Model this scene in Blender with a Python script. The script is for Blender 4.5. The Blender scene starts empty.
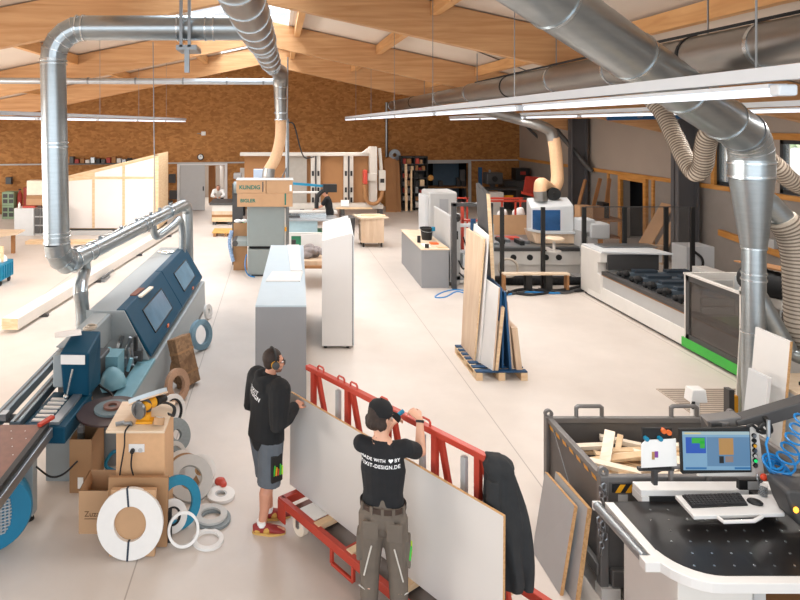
import bpy, bmesh, math, random
from mathutils import Vector, Matrix
from mathutils.bvhtree import BVHTree
random.seed(7)
SC = bpy.context.scene
COL = SC.collection
PI = math.pi
FOC, PX, PY, CH = 620.0, 278.0, 124.0, 4.0      # focal length (px), principal point, eye height of the gallery the photo was taken from

def F(px, py, z=0.0):
    """point at height z seen along a sight line"""
    y = FOC*(CH-z)/(py-PY)
    return Vector(((px-PX)/FOC*y, y, z))

def D(px, py, y):
    """point at depth y seen along a sight line"""
    return Vector(((px-PX)/FOC*y, y, CH-(py-PY)/FOC*y))

# ------------------------------------------------------------------ materials
def lin(h):
    h = h.lstrip('#')
    out = []
    for i in (0, 2, 4):
        v = int(h[i:i+2], 16)/255
        out.append(v/12.92 if v <= .04045 else ((v+.055)/1.055)**2.4)
    return (*out, 1)

MATS = {}
def mat(name, hexc, rough=.5, metal=0.0, var=.05, scale=6.0, bump=0.0, kind='plain', hex2=None, stretch=(1, 1, 1), spec=.5, emit=0):
    if name in MATS: return MATS[name]
    m = bpy.data.materials.new(name); m.use_nodes = True
    nt = m.node_tree; N = nt.nodes; L = nt.links
    b = N['Principled BSDF']
    b.inputs['Roughness'].default_value = rough
    b.inputs['Metallic'].default_value = metal
    b.inputs['Specular IOR Level'].default_value = spec
    c = lin(hexc)
    tc = N.new('ShaderNodeTexCoord'); mp = N.new('ShaderNodeMapping')
    L.new(tc.outputs['Object'], mp.inputs['Vector'])
    mp.inputs['Scale'].default_value = stretch
    ramp = N.new('ShaderNodeValToRGB')
    c2 = lin(hex2) if hex2 else tuple(min(1, x*(1+var)) for x in c[:3])+(1,)
    c1 = c if hex2 else tuple(x*(1-var) for x in c[:3])+(1,)
    ramp.color_ramp.elements[0].color = c1; ramp.color_ramp.elements[1].color = c2
    ramp.color_ramp.elements[0].position = .3; ramp.color_ramp.elements[1].position = .7
    if kind == 'osb':
        t = N.new('ShaderNodeTexVoronoi'); t.inputs['Scale'].default_value = scale
        t.inputs['Randomness'].default_value = 1
        n2 = N.new('ShaderNodeTexNoise'); n2.inputs['Scale'].default_value = 3
        L.new(mp.outputs[0], t.inputs['Vector']); L.new(mp.outputs[0], n2.inputs['Vector'])
        mx = N.new('ShaderNodeMix'); mx.data_type = 'FLOAT'; mx.inputs[0].default_value = .35
        sp = N.new('ShaderNodeSeparateColor'); L.new(t.outputs['Color'], sp.inputs[0])
        L.new(sp.outputs[0], mx.inputs[2]); L.new(n2.outputs['Fac'], mx.inputs[3])
        src = mx.outputs[0]
        ramp.color_ramp.elements[0].position = .1; ramp.color_ramp.elements[1].position = .95
    elif kind == 'wood':
        t = N.new('ShaderNodeTexNoise'); t.inputs['Scale'].default_value = scale
        t.inputs['Detail'].default_value = 4; t.inputs['Distortion'].default_value = .6
        L.new(mp.outputs[0], t.inputs['Vector']); src = t.outputs['Fac']
    elif kind == 'galv':
        t = N.new('ShaderNodeTexVoronoi'); t.inputs['Scale'].default_value = scale
        L.new(mp.outputs[0], t.inputs['Vector'])
        sp = N.new('ShaderNodeSeparateColor'); L.new(t.outputs['Color'], sp.inputs[0]); src = sp.outputs[0]
        ramp.color_ramp.elements[0].position = 0; ramp.color_ramp.elements[1].position = 1
    else:
        t = N.new('ShaderNodeTexNoise'); t.inputs['Scale'].default_value = scale
        t.inputs['Detail'].default_value = 3
        L.new(mp.outputs[0], t.inputs['Vector']); src = t.outputs['Fac']
    L.new(src, ramp.inputs[0])
    L.new(ramp.outputs[0], b.inputs['Base Color'])
    if emit:
        L.new(ramp.outputs[0], b.inputs['Emission Color']); b.inputs['Emission Strength'].default_value = emit
    if bump:
        bp = N.new('ShaderNodeBump'); bp.inputs['Strength'].default_value = bump; bp.inputs['Distance'].default_value = .01
        L.new(src, bp.inputs['Height']); L.new(bp.outputs[0], b.inputs['Normal'])
    MATS[name] = m
    return m

def glass(name, tint, clear=.75, rough=.05):
    m = bpy.data.materials.new(name); m.use_nodes = True
    nt = m.node_tree; N = nt.nodes; L = nt.links
    out = N['Material Output']; b = N['Principled BSDF']
    b.inputs['Base Color'].default_value = lin(tint); b.inputs['Roughness'].default_value = rough
    tr = N.new('ShaderNodeBsdfTransparent'); tr.inputs[0].default_value = (1, 1, 1, 1)
    mx = N.new('ShaderNodeMixShader'); mx.inputs[0].default_value = clear
    L.new(b.outputs[0], mx.inputs[1]); L.new(tr.outputs[0], mx.inputs[2]); L.new(mx.outputs[0], out.inputs[0])
    return m

# ------------------------------------------------------------------ mesh builder
def frame_for(d, up=None):
    d = d.normalized()
    u = Vector(up) if up is not None else (Vector((0, 0, 1)) if abs(d.z) < .95 else Vector((0, 1, 0)))
    s = d.cross(u)
    if s.length < 1e-6: s = d.cross(Vector((1, 0, 0)))
    s.normalize()
    return s, s.cross(d).normalized()

def curve(pts, k=6):
    """Catmull-Rom through the points"""
    P = [Vector(p) for p in pts]
    P = [P[0]*2-P[1]]+P+[P[-1]*2-P[-2]]
    out = []
    for i in range(1, len(P)-2):
        a, b, c, d = P[i-1:i+3]
        for j in range(k):
            t = j/k
            out.append(.5*((2*b)+(c-a)*t+(2*a-5*b+4*c-d)*t*t+(3*b-a-3*c+d)*t**3))
    out.append(P[-2])
    return out

class B:
    def __init__(s): s.bm = bmesh.new()
    def face(s, vs):
        try: return s.bm.faces.new(vs)
        except ValueError: return None
    def box(s, x0, x1, y0, y1, z0, z1):
        return s.obox(((x0+x1)/2, (y0+y1)/2, (z0+z1)/2), (abs(x1-x0), abs(y1-y0), abs(z1-z0)))
    def obox(s, c, size, rz=0, rx=0, ry=0):
        M = Matrix.Translation(c) @ Matrix.Rotation(rz, 4, 'Z') @ Matrix.Rotation(ry, 4, 'Y') @ Matrix.Rotation(rx, 4, 'X') @ Matrix.Diagonal((*size, 1))
        bmesh.ops.create_cube(s.bm, size=1, matrix=M); return s
    def hexa(s, b4, t4):
        """eight corners: bottom loop (ccw from above) and top loop"""
        b = [s.bm.verts.new(p) for p in b4]; t = [s.bm.verts.new(p) for p in t4]
        s.face(b[::-1]); s.face(t)
        for i in range(len(b)): s.face([b[i], b[(i+1) % len(b)], t[(i+1) % len(b)], t[i]])
        return s
    def beam(s, p, q, w, h, up=None):
        p, q = Vector(p), Vector(q); a, u = frame_for(q-p, up)
        A = [p-a*w/2-u*h/2, p+a*w/2-u*h/2, p+a*w/2+u*h/2, p-a*w/2+u*h/2]
        return s.hexa(A, [v+(q-p) for v in A])
    def prism(s, poly, d):
        d = Vector(d); P = [Vector(p) for p in poly]
        n = Vector((0, 0, 0))
        for i in range(len(P)): n += P[i].cross(P[(i+1) % len(P)])
        if n.dot(d) < 0: P = P[::-1]
        return s.hexa(P, [p+d for p in P])
    def loft(s, rings, cap=True, closed=False):
        R = [[s.bm.verts.new(p) for p in r] for r in rings]
        n = len(R[0]); m = len(R)
        for i in range(m if closed else m-1):
            A, C = R[i], R[(i+1) % m]
            for j in range(n): s.face([A[j], A[(j+1) % n], C[(j+1) % n], C[j]])
        if cap and not closed: s.face(R[0][::-1]); s.face(R[-1])
        return s
    def tube(s, pts, r, n=10, cap=True, side=None):
        """sweep; r = one radius, a list of radii, or a list of (side, other) pairs"""
        P = [Vector(p) for p in pts]
        if not isinstance(r, (list, tuple)): r = [r]*len(P)
        T = []
        for i in range(len(P)):
            a = (P[i]-P[i-1]).normalized() if i else None
            b = (P[i+1]-P[i]).normalized() if i < len(P)-1 else None
            T.append(((a+b) if a is not None and b is not None else (a if b is None else b)).normalized())
        if side is not None: sv = Vector(side)
        else: sv, _ = frame_for(T[0])
        rings = []
        for i, p in enumerate(P):
            sv = (sv-T[i]*sv.dot(T[i]))
            if sv.length < 1e-5: sv, _ = frame_for(T[i])
            sv.normalize(); u = T[i].cross(sv)
            k = 1.0
            if 0 < i < len(P)-1:
                cs = max(.5, T[i].dot((P[i+1]-P[i]).normalized())); k = 1/cs
            ra, rb = r[i] if isinstance(r[i], (list, tuple)) else (r[i]*1.0, r[i]*1.0)
            k = min(k, 1.12)
            rings.append([p+sv*math.cos(2*PI*j/n)*ra*k+u*math.sin(2*PI*j/n)*rb*k for j in range(n)])
        return s.loft(rings, cap)
    def cyl(s, p, q, r, r2=None, n=16, cap=True):
        return s.tube([p, q], [r, r if r2 is None else r2], n, cap)
    def ring(s, c, ax, Ro, Ri, h, n=32):
        c = Vector(c); ax = Vector(ax).normalized(); a, u = frame_for(ax)
        prof = [(Ri, -h/2), (Ro, -h/2), (Ro, h/2), (Ri, h/2)]
        rings = [[c+(a*math.cos(2*PI*i/n)+u*math.sin(2*PI*i/n))*r+ax*z for r, z in prof] for i in range(n)]
        return s.loft(rings, closed=True)
    def torus(s, c, ax, R, r, n=28, m=8):
        c = Vector(c); ax = Vector(ax).normalized(); a, u = frame_for(ax)
        rings = []
        for i in range(n):
            d = a*math.cos(2*PI*i/n)+u*math.sin(2*PI*i/n)
            rings.append([c+d*(R+r*math.cos(2*PI*j/m))+ax*r*math.sin(2*PI*j/m) for j in range(m)])
        return s.loft(rings, closed=True)
    def lathe(s, prof, c, ax=(0, 0, 1), n=24):
        """profile of (radius, height) swept round the axis"""
        c = Vector(c); ax = Vector(ax).normalized(); a, u = frame_for(ax)
        rings = [[c+(a*math.cos(2*PI*i/n)+u*math.sin(2*PI*i/n))*max(r, 1e-4)+ax*z for i in range(n)] for r, z in prof]
        return s.loft(rings)
    def sph(s, c, r, sc=(1, 1, 1), n=12, rot=None):
        M = Matrix.Translation(c) @ (rot.to_4x4() if rot else Matrix.Identity(4)) @ Matrix.Diagonal((r*sc[0], r*sc[1], r*sc[2], 1))
        bmesh.ops.create_uvsphere(s.bm, u_segments=n, v_segments=max(6, n*2//3), radius=1, matrix=M); return s
    def grid(s, f, nu, nv, thick=0):
        V = [[s.bm.verts.new(f(i/nu, j/nv)) for j in range(nv+1)] for i in range(nu+1)]
        for i in range(nu):
            for j in range(nv): s.face([V[i][j], V[i+1][j], V[i+1][j+1], V[i][j+1]])
        if thick:
            g = bmesh.ops.solidify(s.bm, geom=s.bm.faces[:], thickness=thick)
        return s

MW = {}                                             # placement of every empty
def tag(o, label=None, cat=None, group=None, kind=None):
    if label: o['label'] = label
    if cat: o['category'] = cat
    if group: o['group'] = group
    if kind: o['kind'] = kind
    return o

def T(name, label, cat, loc, rz=0, group=None, kind=None):
    o = bpy.data.objects.new(name, None); COL.objects.link(o)
    o.empty_display_size = .1
    o.location = loc; o.rotation_euler = (0, 0, rz)
    MW[o.name] = Matrix.Translation(loc) @ Matrix.Rotation(rz, 4, 'Z')
    return tag(o, label, cat, group, kind)

def finish(me, smooth, mt):
    if mt: me.materials.append(mt)
    if smooth:
        me.shade_smooth(); me.set_sharp_from_angle(angle=math.radians(smooth if smooth is not True else 40))

def Pt(name, parent, mt, b, L=False, bevel=0, smooth=False, label=None, seg=2):
    """a part: one mesh under its thing (geometry in world space unless L)"""
    bm = b.bm
    root = parent
    while root.parent: root = root.parent
    if not L:
        bmesh.ops.transform(bm, matrix=MW[root.name].inverted() if root.name in MW else Matrix.Translation(-root.location), verts=bm.verts[:])
    bmesh.ops.recalc_face_normals(bm, faces=bm.faces[:])
    me = bpy.data.meshes.new(name); bm.to_mesh(me); bm.free()
    finish(me, smooth, mt)
    o = bpy.data.objects.new(name, me); COL.objects.link(o); o.parent = parent
    if bevel: bev(o, bevel, seg)
    if label: o['label'] = label
    return o

def bev(o, w, seg=2):
    md = o.modifiers.new('bevel', 'BEVEL'); md.width = w; md.segments = seg; md.limit_method = 'ANGLE'; md.angle_limit = math.radians(40)

def S(name, label, cat, mt, b, bevel=0, smooth=False, group=None, kind=None, origin=None, rz=0):
    """a thing that is one mesh; origin goes to the middle of its foot"""
    bm = b.bm
    lo = Vector([min(v.co[i] for v in bm.verts) for i in range(3)]); hi = Vector([max(v.co[i] for v in bm.verts) for i in range(3)])
    c = Vector(origin) if origin is not None else Vector(((lo.x+hi.x)/2, (lo.y+hi.y)/2, lo.z))
    bmesh.ops.translate(bm, vec=-c, verts=bm.verts[:])
    bmesh.ops.recalc_face_normals(bm, faces=bm.faces[:])
    me = bpy.data.meshes.new(name); bm.to_mesh(me); bm.free()
    finish(me, smooth, mt)
    o = bpy.data.objects.new(name, me); COL.objects.link(o); o.location = c
    MW[o.name] = Matrix.Translation(c)
    if bevel: bev(o, bevel)
    return tag(o, label, cat, group, kind)

def struct(name, mt, b, **k):
    return S(name, None, None, mt, b, kind='structure', **k)

def dup(root, loc, rz=None, label=None, group=None):
    r = root.copy(); COL.objects.link(r); r.location = loc
    if rz is not None: r.rotation_euler = (0, 0, rz)
    MW[r.name] = Matrix.Translation(loc) @ Matrix.Rotation(r.rotation_euler.z, 4, 'Z')
    if label: r['label'] = label
    if group: r['group'] = group
    for ch in list(root.children):
        c = ch.copy(); COL.objects.link(c); c.parent = r
        for g in list(ch.children):
            d = g.copy(); COL.objects.link(d); d.parent = c
    return r

def to_mesh(o):
    dg = bpy.context.evaluated_depsgraph_get()
    me = bpy.data.meshes.new_from_object(o.evaluated_get(dg), depsgraph=dg)
    return me

def Ps(name, parent, mt, bs, **k):
    """several like parts, one mesh each"""
    return [Pt(name, parent, mt, b, **k) for b in bs]

def boxes(*q): return [B().box(*a) for a in q]

def text_b(string, size, extrude=.001, align='LEFT', spacing=1.0, bold=.0):
    cu = bpy.data.curves.new('lettering', 'FONT'); cu.body = string; cu.size = size; cu.extrude = extrude
    cu.align_x = align; cu.space_character = spacing; cu.offset = bold
    o = bpy.data.objects.new('lettering', cu); COL.objects.link(o)
    me = to_mesh(o)
    bpy.data.objects.remove(o); bpy.data.curves.remove(cu)
    b = B(); b.bm.from_mesh(me); bpy.data.meshes.remove(me)
    return b

def xf(b, M):
    bmesh.ops.transform(b.bm, matrix=M, verts=b.bm.verts[:]); return b

def remesh(b, voxel, smooth=2, fac=.5):
    bmesh.ops.recalc_face_normals(b.bm, faces=b.bm.faces[:])
    me = bpy.data.meshes.new('tmp'); b.bm.to_mesh(me); b.bm.free()
    o = bpy.data.objects.new('tmp', me); COL.objects.link(o)
    r = o.modifiers.new('r', 'REMESH'); r.mode = 'VOXEL'; r.voxel_size = voxel
    if smooth:
        s_ = o.modifiers.new('s', 'SMOOTH'); s_.iterations = smooth; s_.factor = fac
    m2 = to_mesh(o); bpy.data.objects.remove(o); bpy.data.meshes.remove(me)
    out = B(); out.bm.from_mesh(m2); bpy.data.meshes.remove(m2)
    return out
# ------------------------------------------------------------------ palette
M_floor = None
def floor_material():
    m = bpy.data.materials.new('screed floor'); m.use_nodes = True
    nt = m.node_tree; N = nt.nodes; L = nt.links; b = N['Principled BSDF']
    tc = N.new('ShaderNodeTexCoord')
    n1 = N.new('ShaderNodeTexNoise'); n1.inputs['Scale'].default_value = .45; n1.inputs['Detail'].default_value = 8; n1.inputs['Roughness'].default_value = .65
    L.new(tc.outputs['Object'], n1.inputs['Vector'])
    r = N.new('ShaderNodeValToRGB'); r.color_ramp.elements[0].position = .3; r.color_ramp.elements[1].position = .7
    r.color_ramp.elements[0].color = lin('#c4bab1'); r.color_ramp.elements[1].color = lin('#d6ccc3')
    L.new(n1.outputs['Fac'], r.inputs[0])
    br = N.new('ShaderNodeTexBrick'); br.offset = 0; br.inputs['Scale'].default_value = 1
    br.inputs['Brick Width'].default_value = 4.2; br.inputs['Row Height'].default_value = 90
    br.inputs['Mortar Size'].default_value = .008; br.inputs['Mortar Smooth'].default_value = .3
    br.inputs['Color1'].default_value = (1, 1, 1, 1); br.inputs['Color2'].default_value = (1, 1, 1, 1); br.inputs['Mortar'].default_value = (.62, .6, .58, 1)
    mp = N.new('ShaderNodeMapping'); mp.inputs['Location'].default_value = (1.29, 22, 0)
    L.new(tc.outputs['Object'], mp.inputs[0]); L.new(mp.outputs[0], br.inputs['Vector'])
    mx = N.new('ShaderNodeMix'); mx.data_type = 'RGBA'; mx.blend_type = 'MULTIPLY'; mx.inputs[0].default_value = 1
    L.new(r.outputs[0], mx.inputs[6]); L.new(br.outputs['Color'], mx.inputs[7])
    n3 = N.new('ShaderNodeTexNoise'); n3.inputs['Scale'].default_value = 2.5; n3.inputs['Detail'].default_value = 6
    L.new(tc.outputs['Object'], n3.inputs['Vector'])
    r3 = N.new('ShaderNodeMapRange'); r3.inputs[3].default_value = .32; r3.inputs[4].default_value = .55
    L.new(n3.outputs['Fac'], r3.inputs[0]); L.new(r3.outputs[0], b.inputs['Roughness'])
    L.new(mx.outputs[2], b.inputs['Base Color'])
    return m

m_floor = floor_material()
m_osb = mat('OSB board', '#935f2c', .75, kind='osb', hex2='#bd8549', scale=6.5, stretch=(1, 1, 1.8), bump=.1)
m_white_panel = mat('white wall panel', '#a4978b', .7, var=.03, scale=1)
m_conc = mat('grey wall base', '#8a827b', .8, var=.05, scale=3)
m_ceil = mat('ceiling board', '#d9cabb', .8, var=.02, scale=1)
m_glulam = mat('glulam spruce', '#b98655', .6, kind='wood', hex2='#d0a273', scale=2.2, stretch=(.35, 1, 5))
m_purlin = mat('purlin spruce', '#c68f58', .6, kind='wood', hex2='#dba972', scale=2.5, stretch=(3, .3, 3))
m_trimwood = mat('trim timber', '#b0752f', .6, kind='wood', hex2='#c98f4a', scale=3, stretch=(.5, .5, 4))
m_spruce = mat('raw spruce', '#d8b48a', .6, kind='wood', hex2='#ead0ab', scale=4, stretch=(1, 1, 5))
m_palewood = mat('pale sawn timber', '#ead6bd', .65, kind='wood', hex2='#f6ebda', scale=5, stretch=(1, 5, 1))
m_chip = mat('chipboard edge', '#b58a58', .8, kind='osb', hex2='#d3a878', scale=60)
m_beech = mat('light board', '#cdae90', .55, kind='wood', hex2='#ddc4a9', scale=3, stretch=(3, 3, .5))
m_birch = mat('birch plywood', '#d6bd9f', .55, kind='wood', hex2='#e4d0b7', scale=4, stretch=(.7, 3, 3))
m_card = mat('cardboard', '#b9936f', .85, var=.05, scale=4)
m_card2 = mat('darker cardboard', '#a37d59', .85, var=.05, scale=4)
m_kraft = mat('brown hardboard', '#9a6d44', .8, var=.06, scale=2)
m_galv = mat('galvanised sheet', '#a3aaad', .3, .88, var=.05, scale=5, stretch=(1, 1, 6))
m_galv_dark = mat('galvanised sheet far', '#989591', .33, .85, var=.06, scale=4, stretch=(3, .5, 3))
m_seam = mat('bright seam', '#c3c9cb', .25, .9)
m_steel = mat('steel', '#8d9194', .35, .85)
m_alu = mat('aluminium', '#b7bcc0', .35, .8)
m_darksteel = mat('dark grey steel', '#4b4a4a', .5, .3)
m_column = mat('painted steel column', '#5b5a5c', .55, .2, var=.04, scale=2)
m_black = mat('black', '#141414', .55)
m_rubber = mat('black rubber', '#1c1c1d', .75)
m_white = mat('white lacquer', '#dfddda', .4, var=.015)
m_offwhite = mat('off white sheet metal', '#d6d2cc', .45, var=.02)
m_whitegrey = mat('white grey sheet metal', '#c9ccce', .45, var=.02)
m_board_white = mat('white coated board', '#e6e2de', .45, var=.015, scale=2)
m_sheet = mat('pale grey coated board', '#cfcac5', .45, var=.01, scale=1)
m_lightgrey = mat('light grey paint', '#b4b4b3', .5, var=.02)
m_grey = mat('grey front', '#8f9092', .5, var=.02, scale=3)
m_bluegrey = mat('blue grey top', '#bccad2', .45, var=.015)
m_sander = mat('grey green machine paint', '#87908f', .45, var=.02)
m_edge_grey = mat('machine light grey', '#949b9d', .45, var=.02)
m_edge_blue = mat('machine navy paint', '#0a4058', .45, var=.03, spec=.2)
m_edge_teal = mat('pale teal casting', '#6f9ba8', .45, var=.05)
m_teal = mat('teal plastic', '#0e7fa3', .4, var=.03)
m_bluelacq = mat('blue steel', '#0f4d7a', .4)
m_navyboard = mat('dark blue board', '#123f63', .6)
m_red = mat('red lacquer', '#b83e2c', .45, var=.04)
m_redseat = mat('red lacquer dull', '#9b2e22', .55)
m_orange = mat('orange plastic', '#e06a2b', .4)
m_yellow = mat('yellow tool plastic', '#e2a01f', .4)
m_hoseor = mat('orange tan hose', '#d4ab84', .55, var=.05, scale=20)
m_hosebe = mat('beige ribbed hose', '#b5a898', .45, var=.05, scale=20)
m_green = mat('green band', '#3cb23f', .45, var=.03)
m_bluehose = mat('blue plastic hose', '#1277b8', .3)
m_brownply = mat('brown film faced plywood', '#6a4436', .5, var=.05, scale=4)
m_blacktop = mat('black phenolic tabletop', '#1d1b1b', .3, var=.1, scale=5)
m_paper = mat('paper', '#f0efec', .7, var=.01)
m_dark_room = mat('dark interior', '#15161a', .9)  # near-black wall colour stands in for unlit rooms
m_greyboard = mat('grey coated board', '#9a9b9d', .55, var=.02)
m_glass = glass('clear pane', '#dfeaf0', .82)
m_glass_dark = glass('smoked pane', '#4b443f', .45)
m_glass_blue = glass('blue tinted pane', '#24507f', .25)
m_lamp = mat('lamp diffuser', '#eef5ff', .4, var=0, emit=.9)
m_lamp_body = mat('lamp housing', '#d0d5da', .4, var=0)

# ------------------------------------------------------------------ room shell
XR, XL, YB, SK = 12.1, -13.0, 29.3, .15            # right wall, left wall, back wall at x = 0 and its skew
def yb(x): return YB+SK*x
struct('floor', m_floor, B().box(-14.5, 13.5, -4, 36, -.2, 0), origin=(0, 0, 0))

def wall_quad(b, x0, x1, z0, z1, t=.25):
    """a piece of the skewed back wall"""
    b.hexa([(x0, yb(x0), z0), (x1, yb(x1), z0), (x1, yb(x1)+t, z0), (x0, yb(x0)+t, z0)],
           [(x0, yb(x0), z1), (x1, yb(x1), z1), (x1, yb(x1)+t, z1), (x0, yb(x0)+t, z1)])
def back_x(px): return (px-PX)/FOC*YB/(1-SK*(px-PX)/FOC)
d1x0, d1xm, d1x1 = back_x(180.5), back_x(203), back_x(225)     # sliding door leaf and its opening
d2x0, d2x1 = back_x(425), back_x(468)
DH = 2.06
RX, RZ, SLOPE, BH = -.6, 6.3, .212, .74                          # ridge, underside of beams at the ridge, roof slope, beam depth
def under(x): return RZ-SLOPE*abs(x-RX)
b = B()
wall_quad(b, XL, d1xm, 0, DH); wall_quad(b, d1x1, d2x0, 0, DH); wall_quad(b, d2x1, XR+.2, 0, DH)
wall_quad(b, XL, RX, DH, 3.4); wall_quad(b, RX, XR+.2, DH, 3.4)
for xa, xb in ((XL, RX), (RX, XR+.2)):
    za, zb = under(xa)+BH, under(xb)+BH
    b.hexa([(xa, yb(xa), 3.4), (xb, yb(xb), 3.4), (xb, yb(xb)+.25, 3.4), (xa, yb(xa)+.25, 3.4)],
           [(xa, yb(xa), za), (xb, yb(xb), zb), (xb, yb(xb)+.25, zb), (xa, yb(xa)+.25, za)])
struct('wall_back', m_osb, b, origin=(0, YB, 0))

# room seen through the two openings
b = B(); b.box(d1x0-.5, d1x1+3.5, YB+4.6, YB+4.8, 0, 3); b.box(d1x1+2.2, d1x1+2.4, YB+.4, YB+4.6, 0, 3); b.box(d1x0-.7, d1x0-.5, YB+.2, YB+4.7, 0, 3)
b.box(d1x0-.7, d1x1+2.4, YB+.3, YB+4.8, 3, 3.1)
struct('wall_side_room', m_white_panel, b)
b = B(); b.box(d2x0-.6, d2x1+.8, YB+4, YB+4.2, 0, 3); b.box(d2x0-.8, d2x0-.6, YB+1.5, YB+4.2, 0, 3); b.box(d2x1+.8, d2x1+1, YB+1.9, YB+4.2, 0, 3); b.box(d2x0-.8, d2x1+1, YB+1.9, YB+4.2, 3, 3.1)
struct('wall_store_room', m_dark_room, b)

# sliding door and frames
d = T('door_1', None, None, ((d1x0+d1xm)/2, yb(d1x0)-.12, 0), kind='structure')
Pt('door_panel', d, m_lightgrey, B().hexa([(d1x0, yb(d1x0)-.12, .02), (d1xm+.1, yb(d1xm)-.12, .02), (d1xm+.1, yb(d1xm)-.07, .02), (d1x0, yb(d1x0)-.07, .02)],
   [(d1x0, yb(d1x0)-.12, DH+.04), (d1xm+.1, yb(d1xm)-.12, DH+.04), (d1xm+.1, yb(d1xm)-.07, DH+.04), (d1x0, yb(d1x0)-.07, DH+.04)]))
Pt('door_handle', d, m_black, B().obox((d1xm+.03, yb(d1xm)-.14, 1.02), (.05, .05, .2)))
b = B(); f = yb(d1x1)-.06
b.beam((d1x0-.06, yb(d1x0)-.04, DH+.09), (d1x1+.1, yb(d1x1)-.04, DH+.09), .09, .13); b.box(d1x1-.01, d1x1+.11, f-.02, f+.1, 0, DH+.1); b.box(d1x0-.14, d1x0-.02, yb(d1x0)-.1, yb(d1x0), 0, DH+.1)
struct('trim_1', m_white, b)
b = B(); b.beam((d2x0-.1, yb(d2x0)-.04, DH+.06), (d2x1+.12, yb(d2x1)-.04, DH+.06), .09, .1); b.box(d2x1, d2x1+.13, yb(d2x1)-.1, yb(d2x1), 0, DH+.06); b.box(d2x0-.12, d2x0, yb(d2x0)-.1, yb(d2x0), 0, DH+.06)
struct('trim_2', m_lightgrey, b)

# ledge and conduit along the back wall
b = B()
for xa, xb in ((XL, d1x0-.2), (d1x0-.2, d1x1+.3), (d1x1+.3, back_x(245)), (back_x(400), XR)):
    b.beam((xa, yb(xa)-.05, 2.2), (xb, yb(xb)-.05, 2.2), .1, .06)
struct('trim_3', m_lightgrey, b)

# right wall: grey base, timber sill, white panels over it, doorway and window band
D3 = (20.4, 21.75)                                              # doorway
WB = ((12.2, 14.95), (15.45, 17.1))                             # windows
SILL, WT = 2.3, 3.62
b = B()
b.box(XR, XR+.25, -1, D3[0], 0, SILL); b.box(XR, XR+.25, D3[1], 33, 0, SILL)
struct('wall_right', m_conc, b)
b = B()
b.box(XR+.02, XR+.25, WB[1][1], 33, SILL, 4.9); b.box(XR+.02, XR+.25, -1, WB[0][0], SILL, 5.2)
b.box(XR+.02, XR+.25, WB[0][0], WB[1][1], WT, 5.2); b.box(XR+.02, XR+.25, WB[0][1], WB[1][0], SILL, WT)
struct('wall_right_upper', m_white_panel, b)
b = B(); b.box(XR-.09, XR+.02, -1, 32, SILL-.1, SILL+.02)
b.box(XR-.07, XR+.02, WB[1][1], WB[1][1]+.14, SILL, WT+.1)
for y0 in (18.9, 19.9, 22.6, 24.9):
    b.box(XR-.05, XR+.02, y0, y0+.12, 0, SILL-.1)
struct('trim_4', m_trimwood, b)
b = B(); b.box(XR-.06, XR+.05, WB[0][0]-.2, WB[1][1]+.1, WT, WT+.16)
struct('trim_5', m_trimwood, b)
b = B(); b.box(XR-.1, XR+.02, D3[1], D3[1]+.15, 0, SILL-.1); b.box(XR-.1, XR+.02, D3[0]-.15, D3[0], 0, SILL-.1); b.box(XR-.1, XR+.02, D3[0], D3[1], 2.06, SILL-.1)
struct('trim_6', m_trimwood, b)
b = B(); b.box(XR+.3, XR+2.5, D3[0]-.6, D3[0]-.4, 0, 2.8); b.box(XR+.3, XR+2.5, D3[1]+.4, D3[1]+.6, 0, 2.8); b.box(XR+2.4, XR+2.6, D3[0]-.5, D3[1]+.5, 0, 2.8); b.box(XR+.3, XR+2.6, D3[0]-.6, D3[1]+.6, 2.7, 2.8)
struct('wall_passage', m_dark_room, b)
for i, (y0, y1) in enumerate(WB):
    w = T('window_%d' % (i+1), None, None, (XR, (y0+y1)/2, SILL), kind='structure')
    b = B(); f = .1
    b.box(XR+.0, XR+.14, y0, y1, SILL+.03, SILL+.03+f); b.box(XR, XR+.14, y0, y1, WT-f, WT)
    b.box(XR, XR+.14, y0, y0+f, SILL+.03, WT); b.box(XR, XR+.14, y1-f, y1, SILL+.03, WT)
    Pt('window_frame', w, mat('anthracite window frame', '#23282b', .4), b)
    Pt('window_pane', w, m_glass, B().box(XR+.06, XR+.075, y0+f, y1-f, SILL+f, WT-f))
# greenery and bright yard behind the windows
b = B()
for k in range(40):
    r = random.uniform(.5, 1.1)
    b.sph((XR+random.uniform(9, 13), random.uniform(6, 30), random.uniform(3.2, 5.4)), r, n=8)
tag(S('hedge', 'blurred pale green trees outside the right hand windows', 'trees', mat('hedge leaves', '#b9cfa4', .9, var=.2, scale=3), b), kind='stuff')
struct('bright_backdrop', m_white, B().box(XR+9.5, XR+9.8, -5, 40, 0, 3.0))  # white board added so the lower panes look bright
struct('ground', mat('yard', '#b9b4ac', .9), B().box(XR+.3, XR+40, -10, 45, -.25, -.02))

# left wall (just outside the picture) with a daylight band
b = B(); b.box(XL-.25, XL, -4, 36, 0, .6); b.box(XL-.25, XL, -4, 36, 3.4, 5.3)
for y0 in (-4, 3, 10, 17, 24, 30): b.box(XL-.25, XL, y0, y0+1.2, .6, 3.4)
struct('wall_left', m_white_panel, b)

# steel columns against the right wall
for i, y in enumerate((17.75, 24.1)):
    x = XR-.45
    b = B(); b.box(x-.3, x+.3, y-.02, y+.02, 0, 5); b.box(x-.3, x-.26, y-.17, y+.17, 0, 5); b.box(x+.26, x+.3, y-.17, y+.17, 0, 5)
    struct('trim_column', m_column, b)
b = B(); b.cyl(D(543, 114, 25), D(592, 172, 23.6), .09, n=10)
struct('trim_brace', m_darksteel, b)
b = B(); b.cyl(D(519, 119, 29.5), D(556, 155, 28.5), .06, n=10)
struct('trim_brace', m_darksteel, b)

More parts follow.
